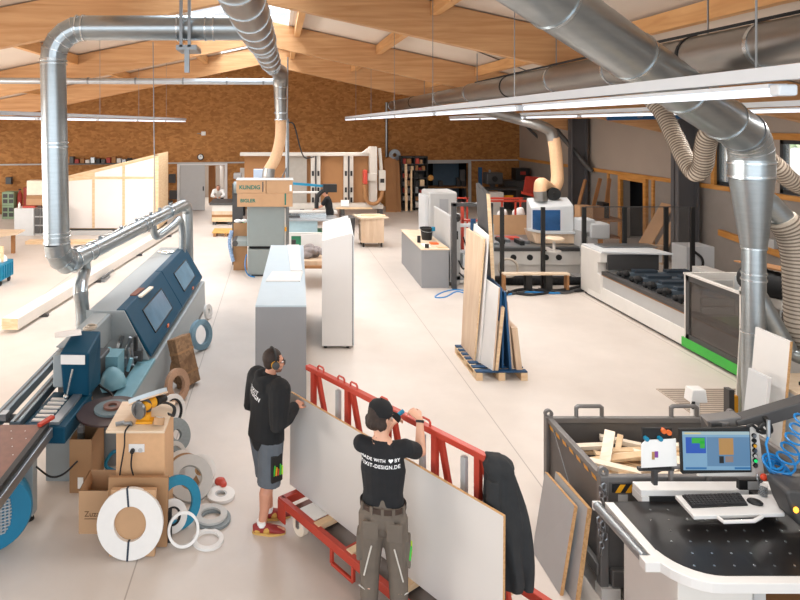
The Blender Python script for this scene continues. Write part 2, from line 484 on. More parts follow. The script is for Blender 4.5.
# ------------------------------------------------------------------ roof
SX0, SX1, SY0, SY1 = -2.2, .35, 9.6, 23.7                        # skylight in the ridge
def ceil_z(x): return under(x)+BH
def slab(b, xa, xb, y0, y1, t=.12):
    za, zb = ceil_z(xa), ceil_z(xb)
    b.hexa([(xa, y0, za), (xb, y0, zb), (xb, y1, zb), (xa, y1, za)], [(xa, y0, za+t), (xb, y0, zb+t), (xb, y1, zb+t), (xa, y1, za+t)])
b = B()
slab(b, XL-.3, SX0, -2, 33.5); slab(b, SX1, XR+.3, -2, 33.5)
for y0, y1 in ((-2, SY0), (SY1, 33.5)):
    slab(b, SX0, RX, y0, y1); slab(b, RX, SX1, y0, y1)
struct('ceiling', m_ceil, b, origin=(0, 0, 5))
sk = T('window_3', None, None, (RX, (SY0+SY1)/2, ceil_z(RX)), kind='structure')
b = B()
for xa, xb in ((SX0, RX), (RX, SX1)):
    z0, z1 = ceil_z(xa)+.05, ceil_z(xb)+.05
    n = 9
    for k in range(n+1):
        y = SY0+(SY1-SY0)*k/n
        b.beam((xa, y, z0), (xb, y, z1), .07, .12)
for x in (SX0, RX, SX1): b.beam((x, SY0, ceil_z(x)+.05), (x, SY1, ceil_z(x)+.05), .1, .14)
Pt('window_frame', sk, m_white, b)
b = B()
for xa, xb in ((SX0, RX), (RX, SX1)): slab(b, xa, xb, SY0, SY1, .02)
Pt('window_pane', sk, glass('skylight pane', '#e8f2ff', .85), b)

BEAMS = [5.4, 11.45, 17.85, 23.95, 29.6]
BS = .05
for yc in BEAMS[:-1]:
    b = B()
    sk_ = BS
    for xa, xb in ((XL, RX), (RX, XR)):
        w = .1
        ya, y2 = yc+sk_*xa, yc+sk_*xb
        za, zb = under(xa), under(xb)
        b.hexa([(xa, ya-w, za), (xb, y2-w, zb), (xb, y2+w, zb), (xa, ya+w, za)],
               [(xa, ya-w, za+BH-.03), (xb, y2-w, zb+BH-.03), (xb, y2+w, zb+BH-.03), (xa, ya+w, za+BH-.03)])
    struct('trim_beam', m_glulam, b, origin=(RX, yc, RZ-1))
for k in range(len(BEAMS)-1):
    for x in (-11.6, -8.6, -5.7, -2.75, .55, 2.9, 5.8, 8.7, 11.4):
        b = B(); z = ceil_z(x)-.16
        s0 = SK if BEAMS[k] > 28 else BS; s1 = SK if BEAMS[k+1] > 28 else BS
        b.beam((x, BEAMS[k]+s0*x+.12, z), (x, BEAMS[k+1]+s1*x-.12, z), .16, .26)
        struct('trim_purlin', m_purlin, b)
# steel tie rods of the roof bracing
for p, q in (((.4, 11.9, 6.75), (7.6, 17.6, 5.3)), ((.4, 18.2, 6.5), (8.4, 23.6, 5.0)), ((-7.4, 11.3, 5.4), (-1.5, 17.2, 6.6))):
    struct('trim_tie_rod', m_darksteel, B().cyl(p, q, .014, n=6))
# ------------------------------------------------------------------ strip lamps
LAMP_LIGHTS = []
def lamp_row(p, q, cuts, where, group, anchor=None):
    """a row of strip lamps; cuts are fractions along p-q where one lamp ends and the next starts"""
    p, q = Vector(p), Vector(q); d = (q-p)
    LAMP_LIGHTS.append((p, q, len(cuts)-1))
    n = len(cuts)-1
    ords = ['nearest', 'second nearest', 'third nearest', 'fourth nearest', 'fifth nearest', 'sixth nearest', 'farthest']
    for i in range(n):
        a, c = p+d*cuts[i], p+d*cuts[i+1]
        e = (c-a).normalized()
        nm = ords[i] if i < n-1 else 'farthest'
        t = T('strip_lamp', 'white %s strip lamp hanging in the %s' % (nm, where), 'lamp', (a+c)/2, 0, group)
        a1 = a-e*(.7 if i == 0 else 0)
        Pt('housing', t, m_lamp_body, B().beam(a1+Vector((0, 0, .03)), c+Vector((0, 0, .03)), .075, .075))
        a2, c2 = a+e*.1, c-e*.1
        Pt('tube_holder', t, m_lamp_body, B().beam(a2+Vector((0, 0, -.035)), c2+Vector((0, 0, -.035)), .10, .022))
        Pt('end_cap', t, m_lamp_body, B().beam(a2-e*.07+Vector((0, 0, -.06)), a2+Vector((0, 0, -.06)), .10, .06), bevel=.012)
        Pt('diffuser', t, m_lamp, B().beam(a2+Vector((0, 0, -.068)), c2+Vector((0, 0, -.068)), .075, .04), bevel=.012)
        for pt in (a+e*.25,):
            top = ceil_z(pt.x)-.02
            Pt('suspension_wire', t, m_steel, B().cyl(pt+Vector((0, 0, .03)), (pt.x, pt.y, top), .006, n=5))
yy = lambda px, x: x*FOC/(px-PX)
def cuts_for(x, y0, y1, pxs):
    return [0]+[(yy(p, x)-y0)/(y1-y0) for p in pxs]+[1]
lamp_row((2.62, 3.15, 4.235), (2.82, 25.8, 4.235), [0, .157, .325, .49, .66, .83, 1], 'right row above the wooden pallet', 'strip lamps of the right hand row')
lamp_row((6.75, 6.4, 4.24), (6.85, 24.7, 4.24), [0, .21, .41, .58, .79, 1], 'row beside the right hand wall', 'strip lamps of the far right row')
lamp_row((-5.15, 9.2, 4.17), (-3.82, 25.6, 4.17), [0, .2, .4, .6, .8, 1], 'left row above the white panels', 'strip lamps of the left row')

# ------------------------------------------------------------------ extraction ducts
def duct(t, pts, r, seams=None, m=None, name='duct_run', n=20, sname='joint_collar', every=None):
    Pt(name, t, m or m_galv, B().tube(pts, r, n), smooth=38)
def collar(t, c, ax, r, w=.03, m=None):
    Pt('joint_collar', t, m or m_seam, B().ring(c, ax, r+.012, r-.02, w, 24), smooth=40)

def elbow_pts(p, d0, d1, R, k=5):
    """arc from direction d0 to d1 with corner p"""
    d0, d1 = Vector(d0).normalized(), Vector(d1).normalized(); p = Vector(p)
    ang = d0.angle(d1); L_ = R*math.tan(ang/2)
    a = p-d0*L_; nrm = d0.cross(d1).normalized(); rad = nrm.cross(d0)
    c = a+rad*R
    return [c+Matrix.Rotation(ang*i/k, 3, nrm) @ (a-c) for i in range(k+1)]

def gores(t, pts, r, w=.012):
    for i in range(1, len(pts)-1):
        ax = (Vector(pts[i+1])-Vector(pts[i-1])).normalized()
        Pt('gore_seam', t, m_seam, B().ring(pts[i], ax, r+.006, r-.02, w, 24), smooth=40)

# duct along the ridge, dropping to the sander
t = T('ridge_duct', 'large galvanised round duct running under the roof ridge down to the sander', 'duct', (-.3, 11, 5.2))
ra = Vector((-.5, 4.2, 5.46)); rb = Vector((-.12, 16.2, 5.44))
bend = Vector((.06, 17.0, 5.4))
e = elbow_pts(bend, rb-ra, (0, 0, -1), .35, 4)
bd = (rb-ra)
def on(s_): return ra+bd*s_
Pt('duct_run', t, m_galv_dark, B().tube([ra, on(.55)], .26, 24), smooth=38)
Pt('duct_run', t, m_galv_dark, B().tube([on(.545), on(.565), on(.86)], [.26, .235, .235], 24), smooth=38)
Pt('duct_run', t, m_galv_dark, B().tube([on(.855), on(.87), rb-bd*.02], [.235, .2, .2], 24), smooth=38)
Pt('elbow', t, m_galv_dark, B().tube([rb-bd*.02]+e, .2, 20), smooth=20)
Pt('down_pipe', t, m_galv_dark, B().tube([e[-1], (e[-1].x, e[-1].y, 4.75), (e[-1].x+.02, e[-1].y, 4.1)], [.18, .17, .15], 20), smooth=38)
for s_ in (.06, .17, .25, .33, .4, .47, .54, .6, .68, .76, .85, .93):
    collar(t, on(s_), bd, .26 if s_ < .55 else (.235 if s_ < .86 else .2), .035)
for z in (5.0, 4.7, 4.3, 4.12): collar(t, (e[-1].x+.01, e[-1].y, z), (0, 0, 1), .17, .03)
hp = [(e[-1].x+.02, e[-1].y, 4.12), (.06, 16.95, 3.6), (-.06, 16.9, 3.1), (-.25, 16.85, 2.75)]
Pt('hose', t, m_hoseor, B().tube(curve(hp, 8), .15, 18), smooth=50, label='orange tan flexible hose')
Pt('hose_collar', t, m_galv_dark, B().tube([(-.24, 16.85, 2.8), (-.29, 16.85, 2.36)], [.165, .17], 18), smooth=38)

# left branch: run from ridge duct, elbow, riser, elbow, and the run over the edge banding machine
t = T('branch_duct', 'shiny galvanised duct dropping on the left and running over the blue edge banding machine', 'duct', (-3.37, 9.3, 2))
yA, r1 = 9.3, .187
p0 = D(243, 28, yA); pc = D(53, 28, yA); pb = D(58, 268, yA)
pend = Vector((-2.04, 13.9, 2.23))
e1 = elbow_pts(pc, pc-p0, (0, 0, -1), .48, 5)
dn = (pend-pb).normalized()
pb = D(57.5, 268, yA)
e2 = elbow_pts(pb, (.03, 0, -1), dn, .36, 4)
Pt('duct_run', t, m_galv, B().tube([p0, e1[0]], r1, 24), smooth=38)
Pt('elbow', t, m_galv, B().tube(e1, r1, 24), smooth=15)
gores(t, e1, r1); gores(t, e2, r1)
for q_, d_ in ((e1[-1], (0, 0, 1)), (e2[0], (0, 0, 1)), (e2[-1], dn)): collar(t, q_, d_, r1, .03)
Pt('riser', t, m_galv, B().tube([e1[-1], e2[0]], r1, 24), smooth=38)
Pt('elbow', t, m_galv, B().tube(e2, [r1]*4+[r1*.95], 24), smooth=15)
m1 = e2[-1]+dn*.35
Pt('taper', t, m_galv, B().tube([e2[-1], m1], [r1*.95, .145], 20), smooth=38)
mid = m1+(pend-m1)*.55
Pt('duct_run', t, m_galv, B().tube([m1, mid], [.145, .14], 20), smooth=38)
e3 = elbow_pts(pend, dn, (.03, 0, -1), .2, 4)
Pt('duct_run', t, m_galv, B().tube([mid, e3[0]], [.125, .12], 20), smooth=38)
Pt('elbow', t, m_galv, B().tube(e3, .12, 18), smooth=20)
Pt('down_pipe', t, m_galv, B().tube([e3[-1], (e3[-1].x+.04, e3[-1].y, .02)], .118, 18), smooth=38)
for z in (4.95, 4.9, 3.72, 3.66, 2.38, 2.32): collar(t, (pc.x+(pb.x-pc.x)*(5.44-z)/3.6, yA, z), (0, 0, 1), r1, .022)
for px in (78, 84, 178, 206, 214): collar(t, D(px, 28, yA), (1, 0, 0), r1, .025)
for s_ in (0, .05, .5, .55, .8): collar(t, m1+(e3[0]-m1)*s_, dn, .142, .022)
for s_ in (.12, .3, .45, .6, .7, .83):
    q = m1+(e3[0]-m1)*s_; Pt('duct_clip', t, m_steel, B().obox(q+Vector((0, 0, .15)), (.05, .08, .06)))
# branch drops
q0 = m1+(e3[0]-m1)*.0+Vector((0, 0, -.08)); 
dp = [q0+Vector((0, -.05, 0)), q0+Vector((-.02, .0, -.22)), Vector((-2.9, 9.1, 1.58)), Vector((-2.87, 9.1, 1.3)), Vector((-2.87, 9.1, .98))]
Pt('down_pipe', t, m_galv, B().tube(curve(dp, 4), [.1]*16+[.085], 16), smooth=38)
q1 = m1+(e3[0]-m1)*.62
dp = [q1+Vector((0, 0, -.1)), q1+Vector((.06, .1, -.34)), q1+Vector((.3, .5, -.2)), q1+Vector((.42, .7, -.1)), q1+Vector((.46, .78, -.35)), q1+Vector((.46, .8, -1.02))]
Pt('down_pipe', t, m_galv, B().tube(curve(dp, 5), .072, 14), smooth=38)
# strut hangers beside the run
t = T('strut_hanger', 'grey channel strut hanging from the roof and holding the left duct', 'bracket', D(188, 50, 9.05))
pz = D(186, 0, 9.05)
Pt('channel', t, m_steel, B().box(pz.x-.09, pz.x-.045, 9.0, 9.05, 5.12, 7.5).box(pz.x+.03, pz.x+.075, 9.0, 9.05, 5.12, 7.5))
Pt('cross_bar', t, m_steel, B().box(pz.x-.14, pz.x+.16, 9.0, 9.56, 5.08, 5.15))
Pt('channel', t, m_steel, B().box(pz.x-.02, pz.x+.05, 9.02, 9.08, 4.75, 5.1))

# thin pale pipe across the hall
t = T('cross_pipe', 'thin pale pipe crossing the hall high above the white panels', 'pipe', (-5, 17, 4.9))
Pt('pipe_run', t, m_alu, B().cyl((-8.7, 17.0, 5.19), (.0, 17.0, 5.16), .085, n=14), smooth=40)
for x in (-6.3, -5.2, -3.9, -2.6, -1.4, -.4): collar(t, (x, 17, 5.165-.004*x), (1, 0, 0), .085, .05, m_steel)

# large duct along the right hand side
t = T('main_duct', 'widest galvanised duct running along the hall beside the right hand wall', 'duct', (5.1, 14, 4.8))
ma, mb = Vector((5.24, 4.84, 4.86)), Vector((5.05, 27.2, 4.80))
md = mb-ma
segs = [0, .08, .13, .21, .3, .4, .52, .66, .82, 1]
for i in range(len(segs)-1):
    r_ = .24 if segs[i] < .45 else .215
    Pt('duct_run', t, m_galv_dark, B().tube([ma+md*segs[i], ma+md*segs[i+1]], r_, 26), smooth=38)
    collar(t, ma+md*segs[i+1], md, r_, .05, m_rubber if i % 3 == 1 else m_seam)
for s_ in (.12, .3, .5, .75):
    c = ma+md*s_
    Pt('hanger_rod', t, m_steel, B().cyl(c+Vector((.0, 0, .22)), (c.x, c.y, ceil_z(c.x)), .012, n=6))
Pt('cable', t, m_rubber, B().tube(curve([ma+Vector((-.05, 0, .26)), ma+md*.1+Vector((-.1, 0, .25)), ma+md*.25+Vector((-.12, 0, .25)), ma+md*.5+Vector((-.05, 0, .24))], 6), .02, 6))

# duct falling across the picture to the machine on the right
t = T('falling_duct', 'galvanised duct slanting across the right foreground and dropping as a tapered pipe', 'duct', (6.05, 7.9, 1.2))
f0 = Vector((.95, 4.55, 5.63)); f1 = D(751, 138, 7.9)
fd = f1-f0
e4 = elbow_pts(f1, fd, (.02, 0, -1), .38, 4)
fs = [0, .3, .52, .70, .87]
for i in range(len(fs)-1):
    Pt('duct_run', t, m_galv, B().tube([f0+fd*fs[i], f0+fd*fs[i+1]] if i < 3 else [f0+fd*fs[i], e4[0]], .248, 28), smooth=38)
    collar(t, f0+fd*fs[i+1], fd, .248, .03)
Pt('elbow', t, m_galv, B().tube(e4, .245, 28), smooth=15)
collar(t, e4[0], fd, .248, .05, m_steel); gores(t, e4, .245)
bz = e4[-1]; 
Pt('sleeve', t, m_galv, B().tube([bz, bz+Vector((0, 0, -.24))], .25, 28), smooth=38)
k0 = bz+Vector((0, 0, -.24))
Pt('taper', t, m_galv, B().tube([k0, Vector((k0.x+.03, k0.y, 2.42))], [.245, .14], 26), smooth=38)
Pt('down_pipe', t, m_galv, B().tube([(k0.x+.03, k0.y, 2.42), (k0.x+.03, k0.y, .03)], .132, 24), smooth=38)
for z in (2.42, 2.1, 2.02, 1.35): collar(t, (k0.x+.03, k0.y, z), (0, 0, 1), .132, .022)
for z in (bz.z-.04, bz.z-.21): collar(t, (bz.x, bz.y, z), (0, 0, 1), .25, .025)
# wye branches
Pt('branch', t, m_galv, B().tube([(k0.x, k0.y, 3.15), (k0.x+.22, k0.y, 2.98), (k0.x+.40, k0.y, 2.78)], [.13, .14, .14], 20), smooth=38)
Pt('branch', t, m_galv, B().tube([(k0.x, k0.y, 1.95), (k0.x+.2, k0.y-.03, 1.55), (k0.x+.4, k0.y-.05, 1.15)], [.11, .11, .12], 20), smooth=38)

def ribbed(pts, r, k=8, amp=.16, pitch=None):
    P = curve(pts, k)
    # resample evenly so that every other ring is a rib
    L_ = [0]
    for a, c in zip(P, P[1:]): L_.append(L_[-1]+(c-a).length)
    pitch = pitch or r*.2
    n = max(8, int(L_[-1]/pitch)); out = []
    j = 0
    for i in range(n+1):
        s_ = L_[-1]*i/n
        while j < len(L_)-2 and L_[j+1] < s_: j += 1
        f_ = (s_-L_[j])/max(1e-6, L_[j+1]-L_[j]); out.append(P[j].lerp(P[j+1], min(1, f_)))
    return B().tube(out, [r*(1+(amp if i % 2 else -amp)) for i in range(n+1)], 20)
hy = 7.9
m_wire = mat('shaded hose spiral', '#6f6255', .6)  # wire colour, dark enough to stand in for shade between ribs
def ribbed_hose(label, pts, r, pitch):
    P = curve(pts, 10); c = P[len(P)//2]
    t = T('ribbed_hose', label, 'hose', c)
    Pt('hose_wall', t, m_hosebe, B().tube(P, r, 20), smooth=60)
    L_ = [0]
    for a, q in zip(P, P[1:]): L_.append(L_[-1]+(q-a).length)
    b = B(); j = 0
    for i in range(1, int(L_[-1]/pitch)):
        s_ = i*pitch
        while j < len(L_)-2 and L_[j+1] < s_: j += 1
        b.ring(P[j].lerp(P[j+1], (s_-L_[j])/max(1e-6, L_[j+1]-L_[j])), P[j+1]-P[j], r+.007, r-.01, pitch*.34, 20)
    tag(Pt('wire_shade_ring', t, m_wire, b), kind='stuff')
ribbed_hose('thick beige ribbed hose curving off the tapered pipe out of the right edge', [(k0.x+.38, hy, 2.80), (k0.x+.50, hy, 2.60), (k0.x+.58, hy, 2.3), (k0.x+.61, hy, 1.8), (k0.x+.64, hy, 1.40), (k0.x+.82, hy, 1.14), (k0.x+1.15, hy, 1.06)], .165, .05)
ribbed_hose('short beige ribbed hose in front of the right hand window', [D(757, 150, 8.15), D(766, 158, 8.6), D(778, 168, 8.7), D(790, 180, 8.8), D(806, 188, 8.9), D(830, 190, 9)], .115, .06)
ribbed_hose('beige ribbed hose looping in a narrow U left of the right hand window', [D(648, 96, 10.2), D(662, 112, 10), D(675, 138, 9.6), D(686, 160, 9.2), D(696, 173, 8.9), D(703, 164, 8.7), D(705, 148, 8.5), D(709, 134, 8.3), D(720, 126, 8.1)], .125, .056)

# small elbow pipe low on the right, over the mesh guard
S('elbow_pipe', 'small grey pipe elbow at the right edge above the light worktop', 'pipe', m_galv, B().tube(curve([D(782, 338, 8.0), D(788, 350, 7.9), D(800, 357, 7.8), D(812, 358, 7.7)], 4), .085, 16), smooth=38)

# duct and hose serving the far machining centre
t = T('centre_duct', 'pipe with orange tan hose dropping to the blue windowed machining centre', 'duct', D(556, 190, 17.5))
Pt('duct_run', t, m_galv_dark, B().tube(curve([D(478, 108, 17.6), D(500, 114, 17.5), D(522, 120, 17.4), D(541, 126, 17.3), D(550, 131, 17.3), D(553, 140, 17.3)], 4), .155, 16), smooth=38)
Pt('hose', t, m_hoseor, B().tube(curve([D(553.5, 138, 17.3), D(555.5, 150, 17.3), D(557, 168, 17.3), D(557, 182, 17.2), D(552, 190, 17.1), D(545.5, 186, 16.9), D(541, 184, 16.7), D(540, 194, 16.6)], 7), .165, 18), smooth=50, label='orange tan hose with a coil at its foot')
Pt('hose_collar', t, m_galv_dark, B().cyl(D(540, 191, 16.6), D(541, 200.5, 16.6), .17), smooth=38)

# blue pipe high on the right
t = T('blue_pipe', 'dark blue pipe crossing high on the right behind the slanting duct', 'pipe', (9, 17, 4.2))
Pt('pipe_run', t, m_bluelacq, B().cyl(D(607, 118, 17.3), D(815, 113, 16.3), .07, n=12))
for px in (640, 700, 772): Pt('pipe_clamp', t, m_steel, B().obox(D(px, 115-(px-607)*.025, 16.9), (.05, .17, .17)))

# vertical service poles and cables
t = T('service_pole', 'grey vertical service pole beside the tan hose at the sander', 'pole', (.26, 17.6, 0))
Pt('pole', t, m_steel, B().cyl((.26, 17.6, 0), (.26, 17.6, 4.15), .055, n=12), smooth=40)
Pt('pole', t, m_steel, B().cyl((.26, 17.6, 4.1), (.28, 17.6, 5.9), .02, n=8))
Pt('bracket', t, m_steel, B().tube([(.24, 17.55, 2.75), (.12, 17.5, 2.5), (.24, 17.55, 2.35)], .02, 6))
S('service_pipe', 'grey pipe rising up the back wall above the leaning brown boards', 'pipe', m_steel, B().cyl((5.25, yb(5.25)-.1, 2.4), (5.25, yb(5.25)-.1, 5.05), .06, n=10), smooth=40)
S('hanging_cable', 'thin dark cable sagging down to the panel saw rail', 'cable', m_rubber, B().tube(curve([(.3, 18, 4.05), (.5, 19, 3.95), (.75, 21, 3.2), (1.0, 23, 2.75), (1.4, 24.1, 2.72)], 6), .025, 6))
S('hanging_hose', 'thin vertical air hose hanging in front of the white panels', 'hose', m_steel, B().cyl(D(153, 42, 15.5), D(155, 216, 15.5), .012, n=6))
# ------------------------------------------------------------------ edge banding machine
mo = Vector((-1.79, 7.27, 0)); mrz = math.radians(-2.15)
t = T('edge_banding_machine', 'long blue and grey edge banding machine with two windowed hoods on the left', 'machine', mo, mrz)
def lb(): return B()
Pt('base', t, m_edge_grey, B().hexa([(-.95, .0, .06), (0, .0, .06), (0, 6.1, .06), (-.95, 6.1, .06)], [(-.95, 0, .62), (-.02, 0, .62), (-.02, 6.1, .62), (-.95, 6.1, .62)]), L=True, bevel=.015)
Pt('plinth', t, m_darksteel, B().box(-.88, -.06, .1, 6.0, 0, .06), L=True)
Pt('ledge', t, m_edge_teal, B().box(-.24, -.01, .02, 1.55, .62, .67), L=True, bevel=.01); Pt('work_bed', t, m_darksteel, B().box(-.9, -.24, .02, 1.5, .62, .64), L=True)
Pt('rear_body', t, m_edge_grey, B().hexa([(-.98, 1.5, .62), (-.44, 1.5, .62), (-.44, 6.08, .62), (-.98, 6.08, .62)], [(-.98, 1.5, 1.34), (-.5, 1.5, 1.34), (-.5, 6.08, 1.34), (-.98, 6.08, 1.34)]), L=True, bevel=.02)
def hood(v0, v1):
    A0, A1 = Vector((-.10, v0, .70)), Vector((-.10, v1, .70)); C0, C1 = Vector((-.44, v0, 1.37)), Vector((-.44, v1, 1.37))
    o = Pt('hood', t, m_edge_blue, B().prism([(-.06, v0, .69), (-.06, v0, .74), (-.43, v0, 1.37), (-.56, v0, 1.37), (-.56, v0, 1.30)], (0, v1-v0, 0)), L=True, bevel=.012, label='navy hood with a window')
    e1 = (A1-A0).normalized(); e2 = (Vector((-.43, v0, 1.37))-Vector((-.06, v0, .74))).normalized(); n = Vector((.86, 0, .51))
    p0 = Vector((-.06, v0, .74)); w, h = v1-v0, .73
    def q(a, c, d=.003): return p0+e1*(w*a)+e2*(h*c)+n*d
    Pt('window', o, mat('machine window pane', '#5f7f95', .12, var=.2, scale=2), B().prism([q(.24, .2), q(.78, .2), q(.78, .72), q(.24, .72)], n*.006), L=True)
    Pt('window_seal', o, m_black, B().beam(q(.24, .2), q(.78, .2), .02, .02).beam(q(.24, .72), q(.78, .72), .02, .02).beam(q(.24, .2), q(.24, .72), .02, .02).beam(q(.78, .2), q(.78, .72), .02, .02), L=True)
    Pt('handle', o, m_orange, B().obox(q(.5, .05, .015), (.02, .09, .04)), L=True)
hood(1.5, 3.78); hood(3.80, 6.02)
Pt('hood_cheek', t, m_edge_grey, B().prism([(-.08, 1.46, .68), (-.44, 1.46, 1.36), (-.98, 1.46, 1.36), (-.98, 1.46, .68)], (0, .03, 0)), L=True)
Pt('side_flange', t, m_seam, B().cyl((-.72, 5.5, 1.34), (-.72, 5.5, 1.37), .17, n=20), L=True)
# open working zone in front of the hoods
Pt('pressure_beam', t, m_edge_grey, B().box(-.86, -.62, .25, 2.1, .95, 1.33), L=True, bevel=.02)
Pt('beam_top', t, m_edge_grey, B().box(-.86, -.64, .1, 1.4, 1.33, 1.345), L=True)
Pt('motor_housing', t, m_edge_teal, B().lathe([(0, 0), (.15, 0), (.165, .05), (.15, .14), (.10, .22), (.04, .26), (0, .265)], (-.30, .55, .66), (-.25, .15, 1), 24).box(-.56, -.3, .7, 1.0, .66, 1.0), L=True, smooth=45)
Pt('glue_unit', t, m_darksteel, B().box(-.66, -.46, .5, .9, .7, 1.05).box(-.62, -.5, .15, .4, .68, .86), L=True, bevel=.02)
for k in range(5):
    v = .75+k*.16
    Pt('tool_unit', t, m_steel, B().cyl((-.5, v+.3, .78+.04*(k % 2)), (-.18, v+.3, .76+.04*(k % 2)), .018, n=8).obox((-.3, v+.3, .8), (.06, .08, .12)).cyl((-.26, v+.33, .7), (-.26, v+.33, .98), .022, n=8), L=True)
random.seed(5)
for k in range(12):
    u_, v_, z_ = random.uniform(-.58, -.2), random.uniform(.85, 1.42), random.uniform(.7, 1.0)
    Pt('tool_unit', t, (m_steel, m_black, m_edge_teal, m_darksteel)[k % 4], B().obox((u_, v_, z_), (random.uniform(.04, .12), random.uniform(.04, .1), random.uniform(.06, .2))) if k % 2 else B().cyl((u_, v_, z_-.05), (u_+.05, v_, z_+.12), .025, n=10), L=True)
Pt('cable', t, m_rubber, B().tube(curve([(-.5, .35, .95), (-.4, .3, .8), (-.2, .12, .78), (-.1, .02, .66), (-.02, -.15, .78)], 6), .014, 6), L=True)
Pt('tool_tray', t, m_yellow, B().box(-.62, -.46, .12, .2, .67, .71), L=True)
# control head
hd = [(-.72, -.12, 0), (-.38, -.12, 0), (-.38, .26, 0), (-.72, .26, 0)]
b = B().hexa([(-.70, -.10, .84), (-.40, -.10, .84), (-.38, .28, .84), (-.72, .28, .84)], [(-.72, -.16, 1.36), (-.38, -.16, 1.36), (-.38, .28, 1.48), (-.72, .28, 1.48)])
Pt('control_head', t, m_edge_blue, b, L=True, bevel=.02, label='navy control head with a pale sloping panel')
Pt('control_panel', t, m_board_white, B().prism([(-.70, -.165, 1.24), (-.42, -.165, 1.24), (-.42, -.165, 1.345), (-.70, -.165, 1.345)], (0, -.012, .0)), L=True)
Pt('side_cover', t, m_edge_grey, B().box(-.84, -.72, -.06, .2, .92, 1.3), L=True, bevel=.015)
Pt('lever', t, m_seam, B().cyl((-.62, -.2, .9), (-.55, -.2, 1.2), .012, n=8).sph((-.63, -.2, .88), .03), L=True)
Pt('cap_sheet', t, m_board_white, B().obox((-.72, .1, 1.5), (.3, .2, .01), rz=.4), L=True)
Pt('infeed_box', t, m_edge_blue, B().box(-.86, -.40, -.82, .02, .66, .84), L=True, bevel=.012, label='navy infeed housing')
b = B()
for k in range(6): b.box(-.80, -.62, -.72+k*.1, -.67+k*.1, .84, .855)
Pt('feed_pad', t, m_white, b, L=True)
Pt('feed_rail', t, m_alu, B().box(-.58, -.48, -.78, -.02, .84, .87), L=True)
Pt('leg', t, m_edge_grey, B().box(-.80, -.45, -.35, .0, 0, .66), L=True)
Pt('support_foot', t, m_edge_grey, B().box(-.62, -.1, -.02, .02, 0, .62), L=True)
# coil plate for the edging tape
Pt('coil_plate', t, mat('dark brown coil plate', '#3a2826', .4), B().cyl((-.06, -.38, .80), (-.06, -.38, .82), .36, n=48), L=True, smooth=40)
Pt('coil_hub', t, mat('grey tape coil', '#5f7076', .5, var=.1, scale=30), B().cyl((-.04, -.36, .82), (-.04, -.36, .845), .2, n=36), L=True, smooth=40)
Pt('coil_core', t, m_brownply, B().ring((-.04, -.36, .855), (0, 0, 1), .1, .05, .03), L=True, smooth=40)
Pt('coil_arm', t, m_darksteel, B().box(-.4, .1, -.45, -.38, .74, .79).box(.06, .12, -.72, -.66, .74, .8).box(-.3, -.24, -.74, -.68, .74, .8), L=True)
# conveyor rails left of the machine
t = T('feed_conveyor', 'pair of dark aluminium conveyor rails running beside the edge banding machine', 'conveyor', (-2.8, 6.4, 0))
for x in (-2.98, -2.74):
    Pt('rail', t, mat('grey blue rail', '#5d6b74', .35, .6), B().box(x-.055, x+.055, 6.46, 8.7, .80, .90), bevel=.008)
    Pt('rail_slot', t, m_black, B().box(x-.012, x+.012, 6.46, 8.7, .895, .905))
for y in (6.8, 8.3): Pt('leg', t, m_darksteel, B().box(-3.06, -2.72, y-.04, y+.04, .74, .80).box(-2.93, -2.86, y-.04, y+.04, 0, .76))
Pt('end_stop', t, m_steel, B().obox((-2.89, 6.55, .92), (.07, .1, .07)))

# items on the machine hood
S('offcut_block', 'red brown wood offcut lying on top of the edge banding machine', 'wood', mat('red brown wood', '#7d4a37', .6), B().obox(Vector((-2.2, 9.7, 1.365)), (.1, .42, .04), rz=-.1), bevel=.004)
S('offcut_strip', 'pale wood strip lying beside the red brown offcut on the machine', 'wood', m_palewood, B().obox(Vector((-2.08, 9.75, 1.36)), (.07, .55, .03), rz=-.12), bevel=.004)
t = T('cable_coil', 'small pale cable coil lying on the machine behind the control head', 'cable', (-2.43, 7.6, 1.345))
Pt('coil', t, m_hosebe, B().torus((-2.43, 8.0, 1.365), (0, .1, 1), .07, .018, 20, 6).torus((-2.41, 8.02, 1.385), (.1, 0, 1), .06, .015, 20, 6))

# ------------------------------------------------------------------ return table with teal drum
t = T('return_table', 'brown speckled return table at the left edge on grey legs', 'table', (-3, 5.5, 0))
tb = mat('brown speckled top', '#7a4f3e', .5, var=.12, scale=14)
Pt('table_top', t, tb, B().box(-3.7, -2.41, 4.5, 6.38, .875, .905))
b = B()
for i in range(9):
    for j in range(12): b.cyl((-3.6+i*.14+(.07 if j % 2 else 0), 4.6+j*.15, .904), (-3.6+i*.14+(.07 if j % 2 else 0), 4.6+j*.15, .907), .006, n=6)
tag(Pt('air_nozzles', t, m_offwhite, b), kind='stuff')
Pt('edge_rail', t, m_black, B().box(-2.42, -2.36, 4.5, 6.4, .85, .915), bevel=.006)
Pt('side_rail', t, m_steel, B().box(-2.37, -2.33, 4.5, 6.42, .76, .86), bevel=.006)
Pt('end_cap', t, m_red, B().obox((-2.4, 6.42, .925), (.05, .2, .03), rz=-.35))
Pt('leg', t, m_edge_grey, B().box(-2.6, -2.46, 6.22, 6.34, .06, .86), bevel=.006)
Pt('foot', t, m_black, B().lathe([(0, .0), (.06, 0), (.055, .02), (.02, .035), (.015, .07)], (-2.53, 6.28, 0)), smooth=40)
Pt('leg', t, m_edge_grey, B().box(-3.5, -3.36, 6.22, 6.34, .0, .86), bevel=.006)
Pt('under_panel', t, m_edge_grey, B().box(-3.4, -2.62, 6.2, 6.24, .1, .7))
t = T('drum_fan', 'round teal fan drum with oval grille standing under the brown table', 'fan', (-2.8, 5.95, 0))
